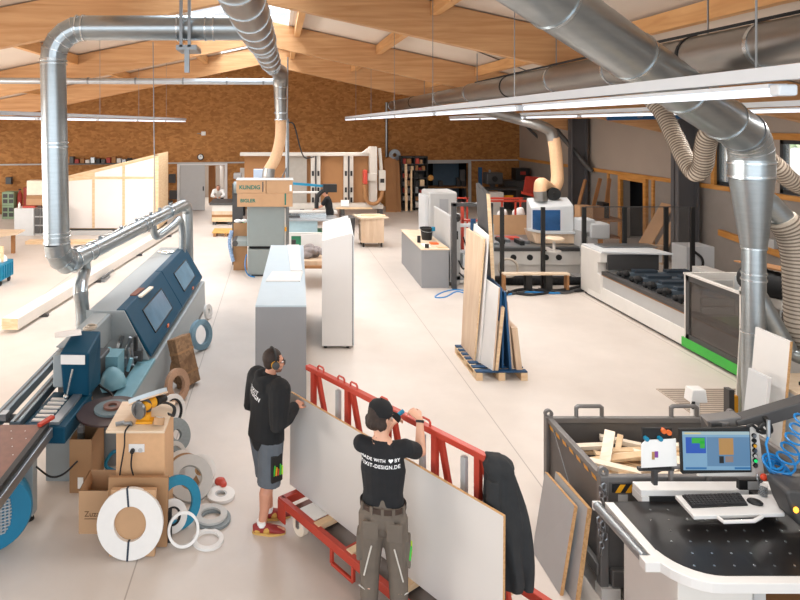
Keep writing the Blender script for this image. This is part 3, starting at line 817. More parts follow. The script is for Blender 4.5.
Pt('drum', t, mat('shaded teal drum', '#0c6f92', .5), B().lathe([(0, 0), (.34, 0), (.36, .03), (.36, .15), (.34, .18), (0, .18)], (-2.73, 5.9, .37), (.45, -.9, 0), 36), smooth=40)  # teal darkened in the colour for the shade under the table
ax = Vector((.45, -.9, 0)).normalized(); gc = Vector((-2.73, 5.9, .37))+ax*.185; sx_ = Vector((.9, .45, 0)).normalized()
b = B()
for k in range(-6, 7):
    w_ = math.sqrt(max(0, 1-(k/6.5)**2))*.15
    b.beam(gc+sx_*(.08-w_*.6)+Vector((0, 0, k*.03)), gc+sx_*(.08+w_*.6)+Vector((0, 0, k*.03)), .014, .012)
for k in range(-2, 3):
    h_ = math.sqrt(max(0, 1-(k/2.6)**2))*.19; b.beam(gc+sx_*(.08+k*.035)+Vector((0, 0, -h_)), gc+sx_*(.08+k*.035)+Vector((0, 0, h_)), .012, .014)
Pt('grille', t, m_alu, b)
S('power_cable', 'thin black cable hanging between the brown table leg and the machine', 'cable', m_rubber, B().tube(curve([(-2.46, 6.3, .52), (-2.35, 6.4, .36), (-2.25, 6.5, .33), (-2.14, 6.62, .4)], 6), .01, 6))

# ------------------------------------------------------------------ boxes and pedestal
def open_box(name, label, x0, x1, y0, y1, h, m, flaps=True, group=None):
    t = T(name, label, 'box', ((x0+x1)/2, (y0+y1)/2, 0), 0, group)
    w = .008
    b = B().box(x0, x1, y0, y0+w, 0, h).box(x0, x1, y1-w, y1, 0, h).box(x0, x0+w, y0+w, y1-w, 0, h).box(x1-w, x1, y0+w, y1-w, 0, h).box(x0+w, x1-w, y0+w, y1-w, 0, .01)
    Pt('body', t, m, b)
    if flaps:
        for q in ([(x0, y0, h), (x1, y0, h), (x1-.02, y0+.02, h-.12), (x0+.02, y0+.02, h-.12)],):
            Pt('flap', t, m, B().prism(q, (0, .006, 0)))
        Pt('flap', t, m, B().prism([(x0, y0, h), (x0, y1, h), (x0+.03, y1-.01, h-.1), (x0+.03, y0+.01, h-.1)], (.006, 0, 0)))
    return t
t = open_box('cardboard_box', 'open cardboard box on the floor left of the chipboard pedestal', -1.945, -1.575, 6.05, 6.42, .42, m_card)
b = text_b('Zuza', .075, .001); xf(b, Matrix.Translation((-1.89, 6.048, .17)) @ Matrix.Rotation(PI/2, 4, 'X'))
Pt('print', t, mat('box print', '#6b4f35', .8), b)
Pt('print_line', t, MATS['box print'], B().box(-1.89, -1.72, 6.047, 6.049, .145, .15))
S('packing_paper', 'crumpled brown packing inside the open cardboard box', 'paper', m_card2, B().box(-1.92, -1.6, 6.09, 6.38, .16, .22).sph((-1.75, 6.25, .22), .11, (1.2, 1, .5)))
t = open_box('cardboard_box', 'tall narrow open cardboard box under the round coil plate', -2.26, -2.02, 6.72, 7.2, .58, m_card2, False)
Pt('shipping_label', t, m_paper, B().box(-2.17, -2.11, 6.715, 6.719, .05, .17))
S('blue_strap', 'teal strap loop lying on the floor behind the tall cardboard box', 'strap', m_teal, B().tube(curve([(-1.6, 7.2, .02), (-1.75, 7.16, .2), (-1.9, 7.14, .22), (-1.98, 7.12, .08), (-1.85, 7.1, .015)], 6), .02, 8), smooth=True)

before = set(bpy.data.objects)
t = T('chipboard_pedestal', 'light chipboard pedestal with overhanging top holding yellow sander and tape', 'stand', (-1.4, 6.25, 0))
m_ped = mat('pale chipboard', '#d2a67c', .65, var=.03, scale=20)
Pt('body', t, m_ped, B().box(-1.625, -1.15, 6.04, 6.56, -.07, .93), bevel=.003)
Pt('top_plate', t, m_birch, B().box(-1.71, -1.14, 5.98, 6.62, .93, .955), bevel=.003)
o = Pt('socket', t, m_white, B().box(-1.50, -1.345, 6.03, 6.04, .72, .80), bevel=.004)
Pt('plug', o, m_black, B().cyl((-1.46, 6.03, .74), (-1.46, 6.0, .74), .022)); Pt('outlet', o, m_lightgrey, B().cyl((-1.385, 6.031, .74), (-1.385, 6.027, .74), .022))
Pt('cord', t, m_rubber, B().tube(curve([(-1.46, 6.0, .73), (-1.465, 5.99, .6), (-1.43, 6.0, .45), (-1.41, 6.0, .3), (-1.44, 6.02, .2)], 6), .008, 6))
Pt('cord', t, m_rubber, B().tube(curve([(-1.5, 6.1, .965), (-1.52, 5.97, .95), (-1.53, 5.98, .8), (-1.58, 6.0, .5), (-1.57, 6.0, .3), (-1.52, 6.0, .2)], 6), .008, 6))
t = T('bench_grinder', 'yellow power tool with grey disc on the chipboard pedestal', 'power tool', (-1.39, 6.2, .955))
Pt('foot', t, m_yellow, B().obox((-1.37, 6.17, .965), (.17, .12, .02)).obox((-1.37, 6.2, 1.0), (.1, .08, .06)), bevel=.006)
Pt('motor', t, m_yellow, B().tube([(-1.4, 6.18, 1.09), (-1.32, 6.32, 1.09)], [.05, .06], 16), smooth=40)
Pt('grinding_disc', t, m_steel, B().cyl((-1.435, 6.13, 1.08), (-1.42, 6.155, 1.08), .085, n=28), smooth=40)
Pt('guard', t, m_darksteel, B().ring((-1.40, 6.19, 1.085), (.5, -.87, 0), .095, .07, .03), smooth=40)
Pt('grip', t, m_black, B().tube([(-1.3, 6.34, 1.08), (-1.22, 6.46, 1.06)], [.05, .035], 12), smooth=40)
t = T('tape_roll', 'brown roll of tape standing at the right front of the pedestal top', 'tape', (-1.215, 6.09, .955))
Pt('tape', t, m_card, B().ring((-1.215, 6.10, .995), (.1, .35, 1), .052, .036, .065), smooth=40)
Pt('core', t, m_white, B().ring((-1.215, 6.10, .997), (.1, .35, 1), .036, .03, .067), smooth=40)
S('hand_tool', 'small grey metal clamp pieces at left on the pedestal top', 'tool', m_steel, B().obox((-1.6, 6.1, .97), (.09, .04, .03), rz=.4).obox((-1.52, 6.09, .97), (.1, .03, .025), rz=-.2).cyl((-1.56, 6.1, .975), (-1.48, 6.08, .985), .014), bevel=.004)
t = T('edging_spool', 'spool of edging tape with pale rim lying slanted on the pedestal top', 'roll', (-1.42, 6.45, .96))
ax = Vector((-.30, .36, .88)).normalized()
Pt('tape', t, m_bluegrey, B().ring((-1.38, 6.36, 1.13), ax, .20, .07, .04), smooth=40)
Pt('rim', t, m_beech, B().ring(Vector((-1.38, 6.36, 1.13))-ax*.026, ax, .205, .07, .014), smooth=40)
S('black_belt', 'black belt hanging over the right edge of the pedestal top', 'belt', m_rubber, B().tube(curve([(-1.3, 6.5, .99), (-1.2, 6.48, 1.0), (-1.12, 6.42, .98), (-1.12, 6.36, .93), (-1.16, 6.3, .97)], 5), [(.02, .008)]*21, 8))

for o_ in set(bpy.data.objects)-before:
    if not o_.parent: o_.location += Vector((.04, .03, .07))
# flat boxes leaning in front of the pedestal
def leaning(name, label, cat, m, x0, x1, y, h, th, lean, rz=0, group=None, **k):
    """a board standing on the floor and leaning back (away from the camera) by the angle lean"""
    b = B().obox((0, th/2, h/2), (x1-x0, th, h))
    xf(b, Matrix.Translation(((x0+x1)/2, y, th*math.sin(lean))) @ Matrix.Rotation(rz, 4, 'Z') @ Matrix.Rotation(-lean, 4, 'X'))
    return S(name, label, cat, m, b, group=group, **k)
leaning('flat_carton', 'front flat carton leaning behind the big white tape ring', 'box', m_card, -1.56, -1.14, 5.72, .58, .06, .12, bevel=.004)
leaning('flat_carton', 'rear flat carton against the pedestal foot behind the front carton', 'box', m_card2, -1.62, -1.05, 5.85, .62, .05, .12, bevel=.004)
S('black_strip', 'dark rubber strip standing right of the flat cartons', 'strip', m_rubber, B().box(-1.06, -1.02, 5.92, 5.97, 0, .3))

# ------------------------------------------------------------------ tape rings
m_tape_white = mat('white edging coil', '#e2dfdb', .5, var=.015, scale=20)
m_tape_grey = mat('grey edging coil', '#7e8688', .5, var=.08, scale=40)
m_tape_lt = mat('light grey edging coil', '#bcbab6', .5, var=.02, scale=20)
m_tape_blue = mat('grey blue edging coil', '#7f9fb0', .5, var=.06, scale=40)
m_tape_teal = mat('teal edging coil', '#157f9f', .45, var=.06, scale=40)
m_tape_beige = mat('beige edging coil', '#b99378', .55, var=.08, scale=40)
m_wood_end = mat('beech core', '#c99a6b', .6)
RG = 'coils of edging tape on the floor'
def coil(label, m, c, ax, Ro, Ri, h, core=None, strap=None, name='edging_coil'):
    c = Vector(c); ax = Vector(ax).normalized()
    t = T(name, label, 'tape coil', (c.x, c.y, 0), 0, RG)
    Pt('tape', t, m, B().ring(c, ax, Ro, Ri, h, 40), smooth=40)
    if core: Pt('core', t, core, B().ring(c, ax, Ri, Ri-.018, h*.9, 32), smooth=40)
    if strap is not None:
        a, u = frame_for(ax)
        for s_ in strap:
            d = a*math.cos(s_)+u*math.sin(s_); e = ax.cross(d)
            Pt('strap', t, mat('navy strap', '#1e2b3c', .5), B().obox((0, 0, 0), (Ro-Ri+.006, .016, h+.006)) if False else xf(B().obox(((Ro+Ri)/2, 0, 0), (Ro-Ri+.006, .018, h+.008)), Matrix.Translation(c) @ Matrix((d, e, ax)).transposed().to_4x4()))
    return t
def lean_coil(label, m, px, py, R, Ri, h, lean, yaw, **k):
    """ring standing on the floor at the pixel's floor point, leaning back by lean, its face turned by yaw"""
    p = F(px, py)
    f = Vector((math.sin(yaw), -math.cos(yaw), 0))            # way the face looks
    ax = (f*math.cos(lean)+Vector((0, 0, 1))*math.sin(lean))
    up = (Vector((0, 0, 1))*math.cos(lean)-f*math.sin(lean))
    c = Vector((p.x, p.y, 0))+up*R+Vector((0, 0, h/2*abs(math.sin(lean))))
    return coil(label, m, c, ax, R, Ri, h, **k)
def flat_coil(label, m, px, py, R, Ri, h, z=0, **k):
    p = F(px, py); return coil(label, m, (p.x, p.y, h/2+z+.001), (0, 0, 1), R, Ri, h, **k)
lean_coil('largest white tape coil leaning on the flat cartons', m_tape_white, 129, 560, .305, .15, .045, .17, 0, strap=(1.45, 4.75))
lean_coil('teal tape coil leaning among the white coils', m_tape_teal, 181, 530, .24, .15, .04, .35, .55)
lean_coil('white tape coil with dark core standing inside the teal coil', m_tape_white, 174, 534, .15, .085, .03, .35, .5, core=m_rubber)
lean_coil('thin walled white hoop leaning in front of the teal coil', m_tape_white, 184, 549, .15, .125, .05, .42, .25)
lean_coil('large light grey coil tilted low behind the teal coil', m_tape_lt, 196, 503, .25, .13, .035, .95, .45)
lean_coil('cream white coil tilted behind the light grey coil', m_tape_white, 200, 489, .17, .06, .05, .9, .1, core=m_wood_end)
lean_coil('brown cardboard wrapped coil squeezed between light grey and cream coils', m_card2, 188, 492, .2, .12, .04, .95, .3)
lean_coil('small white coil tilted beside the foot of the pedestal', m_tape_white, 178, 478, .15, .08, .03, .95, -.1)
flat_coil('white coil lying flat on the floor farthest to the right', m_tape_white, 221, 496, .15, .065, .03, core=m_lightgrey)
flat_coil('grey and white coil lying flat, lower one of two stacked coils', m_tape_grey, 213, 520, .18, .11, .025)
flat_coil('white coil lying flat on top of the grey coil', m_tape_lt, 211, 518, .165, .10, .022, z=.026)
flat_coil('white hoop lying flat nearest to the camera right of the cartons', m_tape_white, 208, 541, .15, .105, .025)
S('net_bag', 'small crumpled red net bag on the floor behind the coils', 'bag', m_red, remesh(B().sph((-.64, 6.86, .045), .055, (1.2, 1, .8)).sph((-.60, 6.82, .04), .04, (1, 1.4, .9)).sph((-.62, 6.92, .03), .03, (1, 1.2, .8)), .012))
lean_coil('white rimmed dark coil leaning upright on the machine side', m_tape_white, 176, 428, .21, .155, .04, .25, .95, core=m_rubber)
lean_coil('grey coil leaning below the white rimmed coil', m_tape_grey, 181, 452, .19, .06, .05, .5, .8)
lean_coil('light grey hoop leaning beside the pedestal below the grey coil', m_tape_lt, 178, 470, .15, .1, .04, .45, .8)
lean_coil('beige coil leaning on the machine beside the wrapped carton', m_tape_beige, 180, 402, .23, .13, .06, .22, 1.0)
lean_coil('dark red brown coil half hidden behind the wrapped carton', m_card2, 183, 384, .22, .12, .05, .2, 1.0)
lean_coil('grey blue coil leaning farthest along the machine', m_tape_blue, 203, 350, .26, .17, .08, .2, .95)
lean_coil('pale coil at the far lower corner of the machine', m_tape_white, 209, 319, .15, .06, .05, .15, 1.2)
t = T('wrapped_carton', 'brown strapped carton with patterned wrapping leaning on the machine side', 'package', (-1.45, 9.4, 0))
bb = B().obox((0, .07, .36), (.36, .17, .72)); Mx = Matrix.Translation((-1.30, 9.42, .05)) @ Matrix.Rotation(1.0, 4, 'Z') @ Matrix.Rotation(-.3, 4, 'X')
m_wrap = mat('patterned wrapping', '#7b5d44', .8, kind='osb', hex2='#a3815f', scale=22)
Pt('carton', t, m_wrap, xf(bb, Mx), bevel=.01)
for z in (.18, .5): Pt('strap', t, m_card2, xf(B().obox((0, .07, z), (.365, .175, .03)), Mx))

# ------------------------------------------------------------------ far left
t = T('glulam_beam', 'long pale timber beam lying on the floor along the left', 'timber', (-4.5, 17, .05))
n0 = Vector((-5.13, 11.87, 0)); n1 = Vector((-3.75, 24.5, 0))
Pt('beam', t, mat('wrapped pale timber', '#e8e0d6', .6, var=.02), B().beam(n0+Vector((0, 0, .17)), n1+Vector((0, 0, .17)), .32, .22), bevel=.01)
Pt('end_grain', t, m_spruce, B().beam(n0+Vector((-.001, -.012, .17)), n0+Vector((0, 0, .17)), .31, .21))
for s_ in (.08, .3, .55, .8): tag(S('timber_bearer', 'short dark bearer under the long pale timber', 'timber', m_darksteel, B().obox(n0.lerp(n1, s_)+Vector((0, 0, .03)), (.5, .08, .06)), group='bearers under the long timber'))
tag(S('lifting_clamp', 'small steel clamp beside the long pale timber', 'clamp', m_steel, B().obox(n0.lerp(n1, .32)+Vector((.26, 0, .04)), (.1, .5, .08)).cyl(n0.lerp(n1, .30)+Vector((.26, 0, .1)), n0.lerp(n1, .36)+Vector((.26, 0, .12)), .03)))

t = T('wall_element', 'tall white prefabricated wall element with slanting top and wooden edges', 'wall panel', (-6.4, 23.9, 0))
xl, xr, y0, y1 = -8.35, -4.45, 23.0, 25.0
zt = lambda x: 2.07+(x+7.75)/(3.3)*.80
Pt('core', t, m_spruce, B().prism([(xl, y0+.03, .12), (xr-.03, y0+.03, .12), (xr-.03, y0+.03, zt(xr)-.05), (xl, y0+.03, zt(xl)-.05)], (0, y1-y0-.05, 0)))
xs = [xl, -6.85, -5.73, xr-.12]
for i in range(3):
    a, c = xs[i]+.055, xs[i+1]-.055
    Pt('panel', t, m_board_white, B().prism([(a, y0, .14), (c, y0, .14), (c, y0, min(1.95, zt(c)-.1)), (a, y0, min(1.95, zt(a)-.1))], (0, .03, 0)))
    if i: Pt('panel', t, m_board_white, B().prism([(a, y0, 2.05), (c, y0, 2.05), (c, y0, zt(c)-.1), (a, y0, max(2.06, zt(a)-.1))], (0, .03, 0)))
Pt('top_board', t, m_spruce, B().prism([(xl, y0-.02, zt(xl)-.05), (xr, y0-.02, zt(xr)-.05), (xr, y0-.02, zt(xr)+.02), (xl, y0-.02, zt(xl)+.02)], (0, 2.0, 0)))
Pt('side_board', t, m_spruce, B().box(xr-.03, xr+.02, y0-.02, y1, .12, zt(xr)+.01))
Pt('edge_post', t, m_spruce, B().box(xr-.12, xr-.03, y0-.02, y0+.05, .12, zt(xr)-.02))
Ps('skid', t, m_darksteel, boxes((xl, xr, y0+.05, y0+.15, 0, .12), (xl, xr, y1-.2, y1-.1, 0, .12)))
# floor pallets and scrap in front of it
S('timber_plank', 'flat wooden plank on the floor left of the tall duct', 'timber', m_spruce, B().box(-8.4, -5.2, 20.6, 21.0, 0, .1))
S('dark_sheeting', 'crumpled dark sheeting on the floor at the foot of the duct', 'sheeting', m_darksteel, remesh(B().sph((-6.15, 19.9, .05), .3, (1.5, .6, .25)).sph((-5.8, 20.0, .04), .2, (1.3, .6, .3)), .04))
S('floor_beam', 'grey steel beam on the floor in front of the white wall element', 'beam', m_lightgrey, B().box(-9.6, -6.0, 22.3, 22.5, 0, .14))

t = T('slotted_cabinet', 'white cabinet with dark slotted side standing left of the tall duct', 'cabinet', (-9.1, 22.6, 0))
Pt('body', t, m_whitegrey, B().box(-9.45, -8.75, 22.2, 22.9, 0, .98), bevel=.01)
b = B()
Pt('rack', t, m_lightgrey, B().box(-8.75, -7.9, 22.25, 22.9, 0, .96))
for r_ in range(3):
    for k in range(4): b.box(-8.72+k*.2, -8.55+k*.2, 22.22, 22.26, .08+r_*.31, .34+r_*.31)
Pt('slot', t, m_darksteel, b)
def small_box(name, label, cat, m, x0, x1, y0, y1, z0, z1, **k): return S(name, label, cat, m, B().box(x0, x1, y0, y1, z0, z1), bevel=.006, **k)
small_box('tool_case', 'open red tray on the white slotted cabinet', 'tray', m_red, -9.2, -8.75, 22.3, 22.6, .98, 1.05)
S('bottle', 'small white bottle on the white slotted cabinet', 'bottle', m_paper, B().lathe([(0, 0), (.04, 0), (.04, .14), (.015, .17), (.015, .2), (0, .2)], (-9.32, 22.35, .98)))
small_box('cardboard_box', 'lower brown carton stacked on the slotted cabinet', 'box', m_card, -9.1, -8.4, 22.4, 22.85, 1.06, 1.3)
small_box('cardboard_box', 'flat brown carton in the middle of the stack on the slotted cabinet', 'box', m_card2, -9.1, -8.3, 22.42, 22.84, 1.3, 1.42)
t = T('foam_block', 'pale packaging block with bulging sides topmost on the slotted cabinet', 'packaging', (-8.7, 22.6, 1.42))
Pt('block', t, mat('cream packaging', '#e6dccb', .8), B().box(-9.1, -8.3, 22.44, 22.82, 1.42, 1.95), bevel=.02)
Ps('bulge', t, MATS['cream packaging'], [B().sph((-8.34, 22.5, z), .07) for z in (1.55, 1.75, 1.88)])
for i in range(2):
    t = T('bottle_crate', ['lower', 'upper'][i]+' green bottle crate by the back wall at far left', 'crate', (-11.4, 26.3, i*.57), 0, 'green bottle crates at the far left')
    Pt('crate', t, mat('pale green crate', '#8fa98a', .5), B().box(-11.62, -11.12, 26.1, 26.6, i*.57, i*.57+.56), bevel=.01)
    b = B()
    for k in range(2): b.box(-11.57+k*.25, -11.39+k*.25, 26.08, 26.11, i*.57+.1, i*.57+.26); b.box(-11.57+k*.25, -11.39+k*.25, 26.08, 26.11, i*.57+.32, i*.57+.48)
    Pt('opening', t, m_darksteel, b)
t = T('fire_extinguisher', 'red fire extinguisher standing by the back wall at the far left', 'fire extinguisher', (-10.95, 26.3, 0))
Pt('cylinder', t, m_redseat, B().lathe([(0, 0), (.1, 0), (.1, 1.0), (.05, 1.12), (.03, 1.2), (0, 1.2)], (-10.95, 26.3, 0)), smooth=40)
Pt('valve', t, m_black, B().obox((-10.95, 26.3, 1.22), (.1, .05, .06)))
small_box('tool_box', 'dark red tool box against the back wall at far left', 'box', m_redseat, -10.8, -10.2, 26.3, 26.7, 0, 1.3)
small_box('switch_box', 'dark switch box on the back wall at the far left edge', 'switch', m_darksteel, -12.0, -11.75, yb(-12)-.2, yb(-12)-.02, 1.35, 1.65)
# goods on the ledge of the back wall above the white element
t = T('wall_shelf', 'high wall shelf on the back wall above the white element', 'shelf', (-8, yb(-8)-.3, 2.2))
xa, xb = -9.3, -6.3
Pt('board', t, m_darksteel, B().hexa([(xa, yb(xa)-.45, 2.2), (xb, yb(xb)-.45, 2.2), (xb, yb(xb)-.03, 2.2), (xa, yb(xa)-.03, 2.2)], [(xa, yb(xa)-.45, 2.25), (xb, yb(xb)-.45, 2.25), (xb, yb(xb)-.03, 2.25), (xa, yb(xa)-.03, 2.25)]))
cl = [m_darksteel, m_black, m_steel, m_offwhite, m_kraft, m_redseat]
for k in range(13):
    x = xa+.12+k*.225; h = [.3, .18, .22, .15, .26, .2, .17, .24, .28, .2, .16, .22, .18][k]
    S('storage_bin', 'small dark bin standing in the row on the high wall shelf', 'bin', cl[k*5 % 6], B().box(x-.09, x+.09, yb(x)-.38, yb(x)-.12, 2.25, 2.25+h), bevel=.01, group='bins on the high wall shelf')
# table and teal crate at the left edge
t = T('plywood_table', 'wooden board table cut by the left edge', 'table', (-9, 17.5, 0))
tz = .62
c0, c1 = D(-30, 240, 19.6), D(23, 232, 19.6)
Pt('table_top', t, m_birch, B().hexa([(-9.9, 17.0, tz), (-7.95, 18.9, tz), (-8.0, 19.6, tz), (-11, 19.6, tz)], [(-9.9, 17.0, tz+.05), (-7.95, 18.9, tz+.05), (-8.0, 19.6, tz+.05), (-11, 19.6, tz+.05)]))
for x, y in ((-8.2, 19.2), (-9.6, 17.5), (-9.8, 19.3)): Pt('leg', t, m_kraft, B().box(x-.05, x+.05, y-.05, y+.05, 0, tz))
t = T('teal_crate', 'teal plastic crate on wheels at the left edge', 'crate', (-6.9, 15.6, 0))
Pt('tub', t, m_teal, B().box(-7.6, -6.78, 15.2, 15.9, .14, .55), bevel=.02)
b = B()
for k in range(7): b.box(-7.5+k*.11, -7.47+k*.11, 15.175, 15.2, .18, .5)
for k in range(5): b.box(-6.78, -6.755, 15.28+k*.13, 15.31+k*.13, .18, .5)
Pt('rib', t, m_teal, b)
for x, y in ((-7.5, 15.3), (-6.86, 15.3), (-6.86, 15.8)): Pt('wheel', t, m_rubber, B().cyl((x-.02, y, .07), (x+.02, y, .07), .07))
S('plastic_sack', 'white sack lying in the teal crate', 'bag', m_paper, remesh(B().sph((-7.2, 15.5, .6), .25, (1.2, .9, .8)).sph((-7.0, 15.6, .58), .2, (.9, 1, .8)), .03), smooth=True)
S('wood_stick', 'short wooden stick upright in the teal crate', 'wood', m_spruce, B().box(-6.93, -6.86, 15.45, 15.52, .2, .95))
# ------------------------------------------------------------------ centre: grey unit and white cabinet
def qbox(b, c4, z0, z1):
    """box over a floor quadrilateral given counter clockwise"""
    return b.hexa([(x, y, z0) for x, y in c4], [(x, y, z1) for x, y in c4])
t = T('grey_sideboard', 'long grey sideboard block with blue grey top standing left of the tall white cabinet', 'cabinet', (-.1, 10.7, 0))
gq = [(-.32, 8.75), (.40, 8.75), (.54, 13.1), (-.15, 13.1)]
Pt('body', t, m_grey, qbox(B(), gq, .06, 1.415), bevel=.004)
Pt('plinth', t, m_darksteel, qbox(B(), [(-.28, 8.82), (.36, 8.82), (.49, 13.0), (-.1, 13.0)], 0, .06))
Pt('top_panel', t, m_bluegrey, qbox(B(), gq, 1.415, 1.44), bevel=.003)
S('white_board', 'long white board lying lengthwise at the far end of the grey sideboard', 'board', m_white, qbox(B(), [(.22, 10.75), (.42, 10.75), (.44, 13.05), (.2, 13.05)], 1.441, 1.461))
S('white_board', 'wide white board lying across the middle of the grey sideboard', 'board', m_white, qbox(B(), [(-.2, 10.05), (.36, 10.05), (.43, 10.7), (-.1, 10.7)], 1.441, 1.461))
t = T('white_cabinet', 'tall white cabinet with slanting top standing right of the grey sideboard', 'cabinet', (1.0, 11.6, 0))
b = B().hexa([(.78, 11.02, .05), (1.32, 11.02, .05), (1.45, 12.9, .05), (.93, 12.9, .05)], [(.78, 11.02, 1.92), (1.32, 11.02, 2.06), (1.45, 12.9, 2.10), (.93, 12.9, 1.96)])
Pt('body', t, m_board_white, b, bevel=.004)
Pt('side_panel', t, m_whitegrey, B().hexa([(1.335, 11.05, .04), (1.355, 11.05, .04), (1.50, 12.9, .04), (1.47, 12.9, .04)], [(1.335, 11.05, 1.99), (1.355, 11.05, 1.99), (1.50, 12.9, 2.04), (1.47, 12.9, 2.04)]))
for x, y in ((.85, 11.1), (1.25, 11.1), (1.35, 12.8), (1.0, 12.8)): Pt('foot', t, m_black, B().cyl((x, y, 0), (x, y, .05), .03))
Pt('edge_strip', t, m_darksteel, B().hexa([(1.321, 11.06, .06), (1.334, 11.06, .06), (1.46, 12.88, .06), (1.45, 12.88, .06)], [(1.321, 11.06, 2.0), (1.334, 11.06, 2.0), (1.46, 12.88, 2.04), (1.45, 12.88, 2.04)]))  # dark sliver standing in for the shaded gap beside the side panel

# ------------------------------------------------------------------ wide belt sander with cartons on top
t = T('wide_belt_sander', 'tall grey wide belt sander with two cardboard cartons rows on its top', 'machine', (-.3, 17, 0))
Pt('upper_housing', t, m_sander, B().box(-.81, .17, 16.2, 17.6, .80, 1.85), bevel=.02)
Pt('lower_housing', t, m_sander, B().box(-.79, .15, 16.24, 17.6, .05, .72), bevel=.02)
Pt('gap', t, m_black, B().box(-.75, .1, 16.35, 17.5, .7, .82))
Pt('side_cover', t, m_offwhite, B().box(.17, .21, 16.25, 17.5, .3, 1.8))
Pt('infeed_table', t, m_sander, B().box(-1.12, -.81, 16.3, 17.4, .78, .93), bevel=.02)
Pt('feed_roller', t, m_darksteel, B().cyl((-1.13, 16.3, .86), (-1.13, 17.4, .86), .08), smooth=40)
Pt('warning_lamp', t, m_yellow, B().obox((.2, 16.22, 1.25), (.05, .05, .1)))
Pt('stand', t, m_darksteel, B().box(-.7, .1, 16.3, 17.5, 0, .06))
S('air_hose', 'blue air hose hanging at the left foot of the sander', 'hose', m_bluehose, B().tube(curve([(-.82, 16.2, .6), (-.86, 16.15, .4), (-.84, 16.12, .2), (-.76, 16.14, .06), (-.6, 16.12, .02)], 6), .015, 6))
m_print = mat('green box print', '#1d6f62', .8)
def printed_carton(label, x0, x1, z0, z1, txt, size, tx, tz):
    t = T('cardboard_carton', label, 'box', ((x0+x1)/2, 16.35, z0), 0)
    Pt('carton', t, m_card, B().box(x0, x1, 16.08, 16.62, z0, z1), bevel=.006)
    if txt:
        b = text_b(txt, size, .001, bold=.004); xf(b, Matrix.Translation((tx, 16.078, tz)) @ Matrix.Rotation(PI/2, 4, 'X'))
        Pt('print', t, m_print, b)
    return t
t = printed_carton('long lower carton with green print on top of the sander', -1.06, .38, 1.853, 2.205, 'BIGLER', .125, -.98, 1.97)
Pt('stripe', t, m_print, B().box(.17, .21, 16.077, 16.081, 1.9, 2.2))
t = printed_carton('upper left carton printed KUNDIG on top of the sander', -1.08, -.315, 2.208, 2.54, 'KUNDIG', .142, -1.01, 2.31)
Pt('stripe', t, m_darksteel, B().box(-.41, -.38, 16.077, 16.081, 2.24, 2.5))
t = printed_carton('upper right plain carton on top of the sander', -.30, .385, 2.208, 2.54, None, 0, 0, 0)
Pt('sticker', t, m_paper, B().box(.30, .36, 16.077, 16.081, 2.26, 2.42))
S('cover_sheet', 'white sheet lying over both upper cartons on the sander', 'sheet', m_white, B().box(-1.09, .40, 16.07, 16.64, 2.542, 2.556))
leaning('cardboard_sheet', 'brown cardboard sheet standing left of the sander infeed', 'cardboard', m_card2, -1.22, -.84, 16.95, 1.28, .03, .05)
S('cloth', 'blue and white striped cloth hanging at the edge of the cardboard sheet', 'cloth', mat('blue white cloth', '#8aa3c4', .9, var=.4, scale=30), B().tube(curve([(-1.26, 16.9, 1.1), (-1.32, 16.88, .8), (-1.28, 16.9, .5), (-1.22, 16.92, .25)], 5), [(.05, .02)]*16, 8))
S('rag_heap', 'small heap of white and dark rags on top of the cardboard sheet', 'rags', m_paper, remesh(B().sph((-1.1, 17.06, 1.33), .09, (1.3, .8, .6)).sph((-.92, 17.06, 1.34), .08, (1.2, .8, .6)), .02))
S('green_bottle', 'green bottle beside the sander next to the orange pallet', 'bottle', m_green, B().lathe([(0, 0), (.1, 0), (.1, .5), (.04, .62), (.04, .7), (0, .7)], (-1.2, 21.2, 0)))
t = T('control_stand', 'round black pedestal left of the cartons', 'stand', (-1.5, 22, 0))
Pt('drum', t, m_sander, B().cyl((-1.25, 17.6, 2.2), (-1.1, 17.6, 2.2), .17), smooth=40)
Pt('pole', t, m_darksteel, B().box(-1.3, -1.0, 17.62, 17.75, 0, 2.3))

# ------------------------------------------------------------------ wrapped stack, pallet, worker's trolley at the far door
t = T('board_stack', 'stack of light boards under a dark cover in front of the far doorway', 'stack', (-2.5, 25, 0))
for z0, z1, m in ((.12, .3, m_spruce), (.3, .4, m_kraft), (.4, .54, m_beech), (.54, .78, m_offwhite)):
    Pt('board_layer', t, m, B().box(-2.63, -1.78, 24.6, 26, z0, z1), bevel=.005)
Pt('cover', t, m_darksteel, B().box(-2.72, -1.74, 24.55, 26.05, .78, .86), bevel=.01)
Ps('bearer', t, m_darksteel, boxes((-2.6, -2.45, 24.6, 26, 0, .12), (-2.0, -1.85, 24.6, 26, 0, .12)))
t = T('wooden_pallet', 'small bright orange wooden pallet on the floor left of the sander', 'pallet', (-1.8, 23, 0))
m_orw = mat('orange pallet wood', '#d9a45c', .6)
for k in range(4): Pt('deck_board', t, m_orw, B().box(-2.35, -1.35, 22.0+k*.24, 22.2+k*.24, .12, .15))
for x in (-2.3, -1.9, -1.45): Pt('runner', t, m_kraft, B().box(x, x+.1, 22, 22.95, 0, .12))
t = T('wall_clock', 'round white clock with dark rim on the back wall', 'clock', D(200.5, 157, yb(-3.6)-.06))
cc = D(200.5, 157, yb(-3.6)-.05)
Pt('rim', t, m_black, B().ring(cc, (0, 1, 0), .15, .115, .06), smooth=40)
Pt('dial', t, m_paper, B().cyl(cc+Vector((0, .02, 0)), cc, .12, n=28))
Pt('hand', t, m_black, B().beam(cc+Vector((0, -.01, 0)), cc+Vector((.02, -.01, .09)), .012, .01).beam(cc+Vector((0, -.01, 0)), cc+Vector((.06, -.01, .02)), .012, .01))
cc = D(203.5, 133.5, yb(-3.4)-.1)
t = T('wall_sensor', 'small white box sensor high on the back wall above the clock', 'sensor', cc)
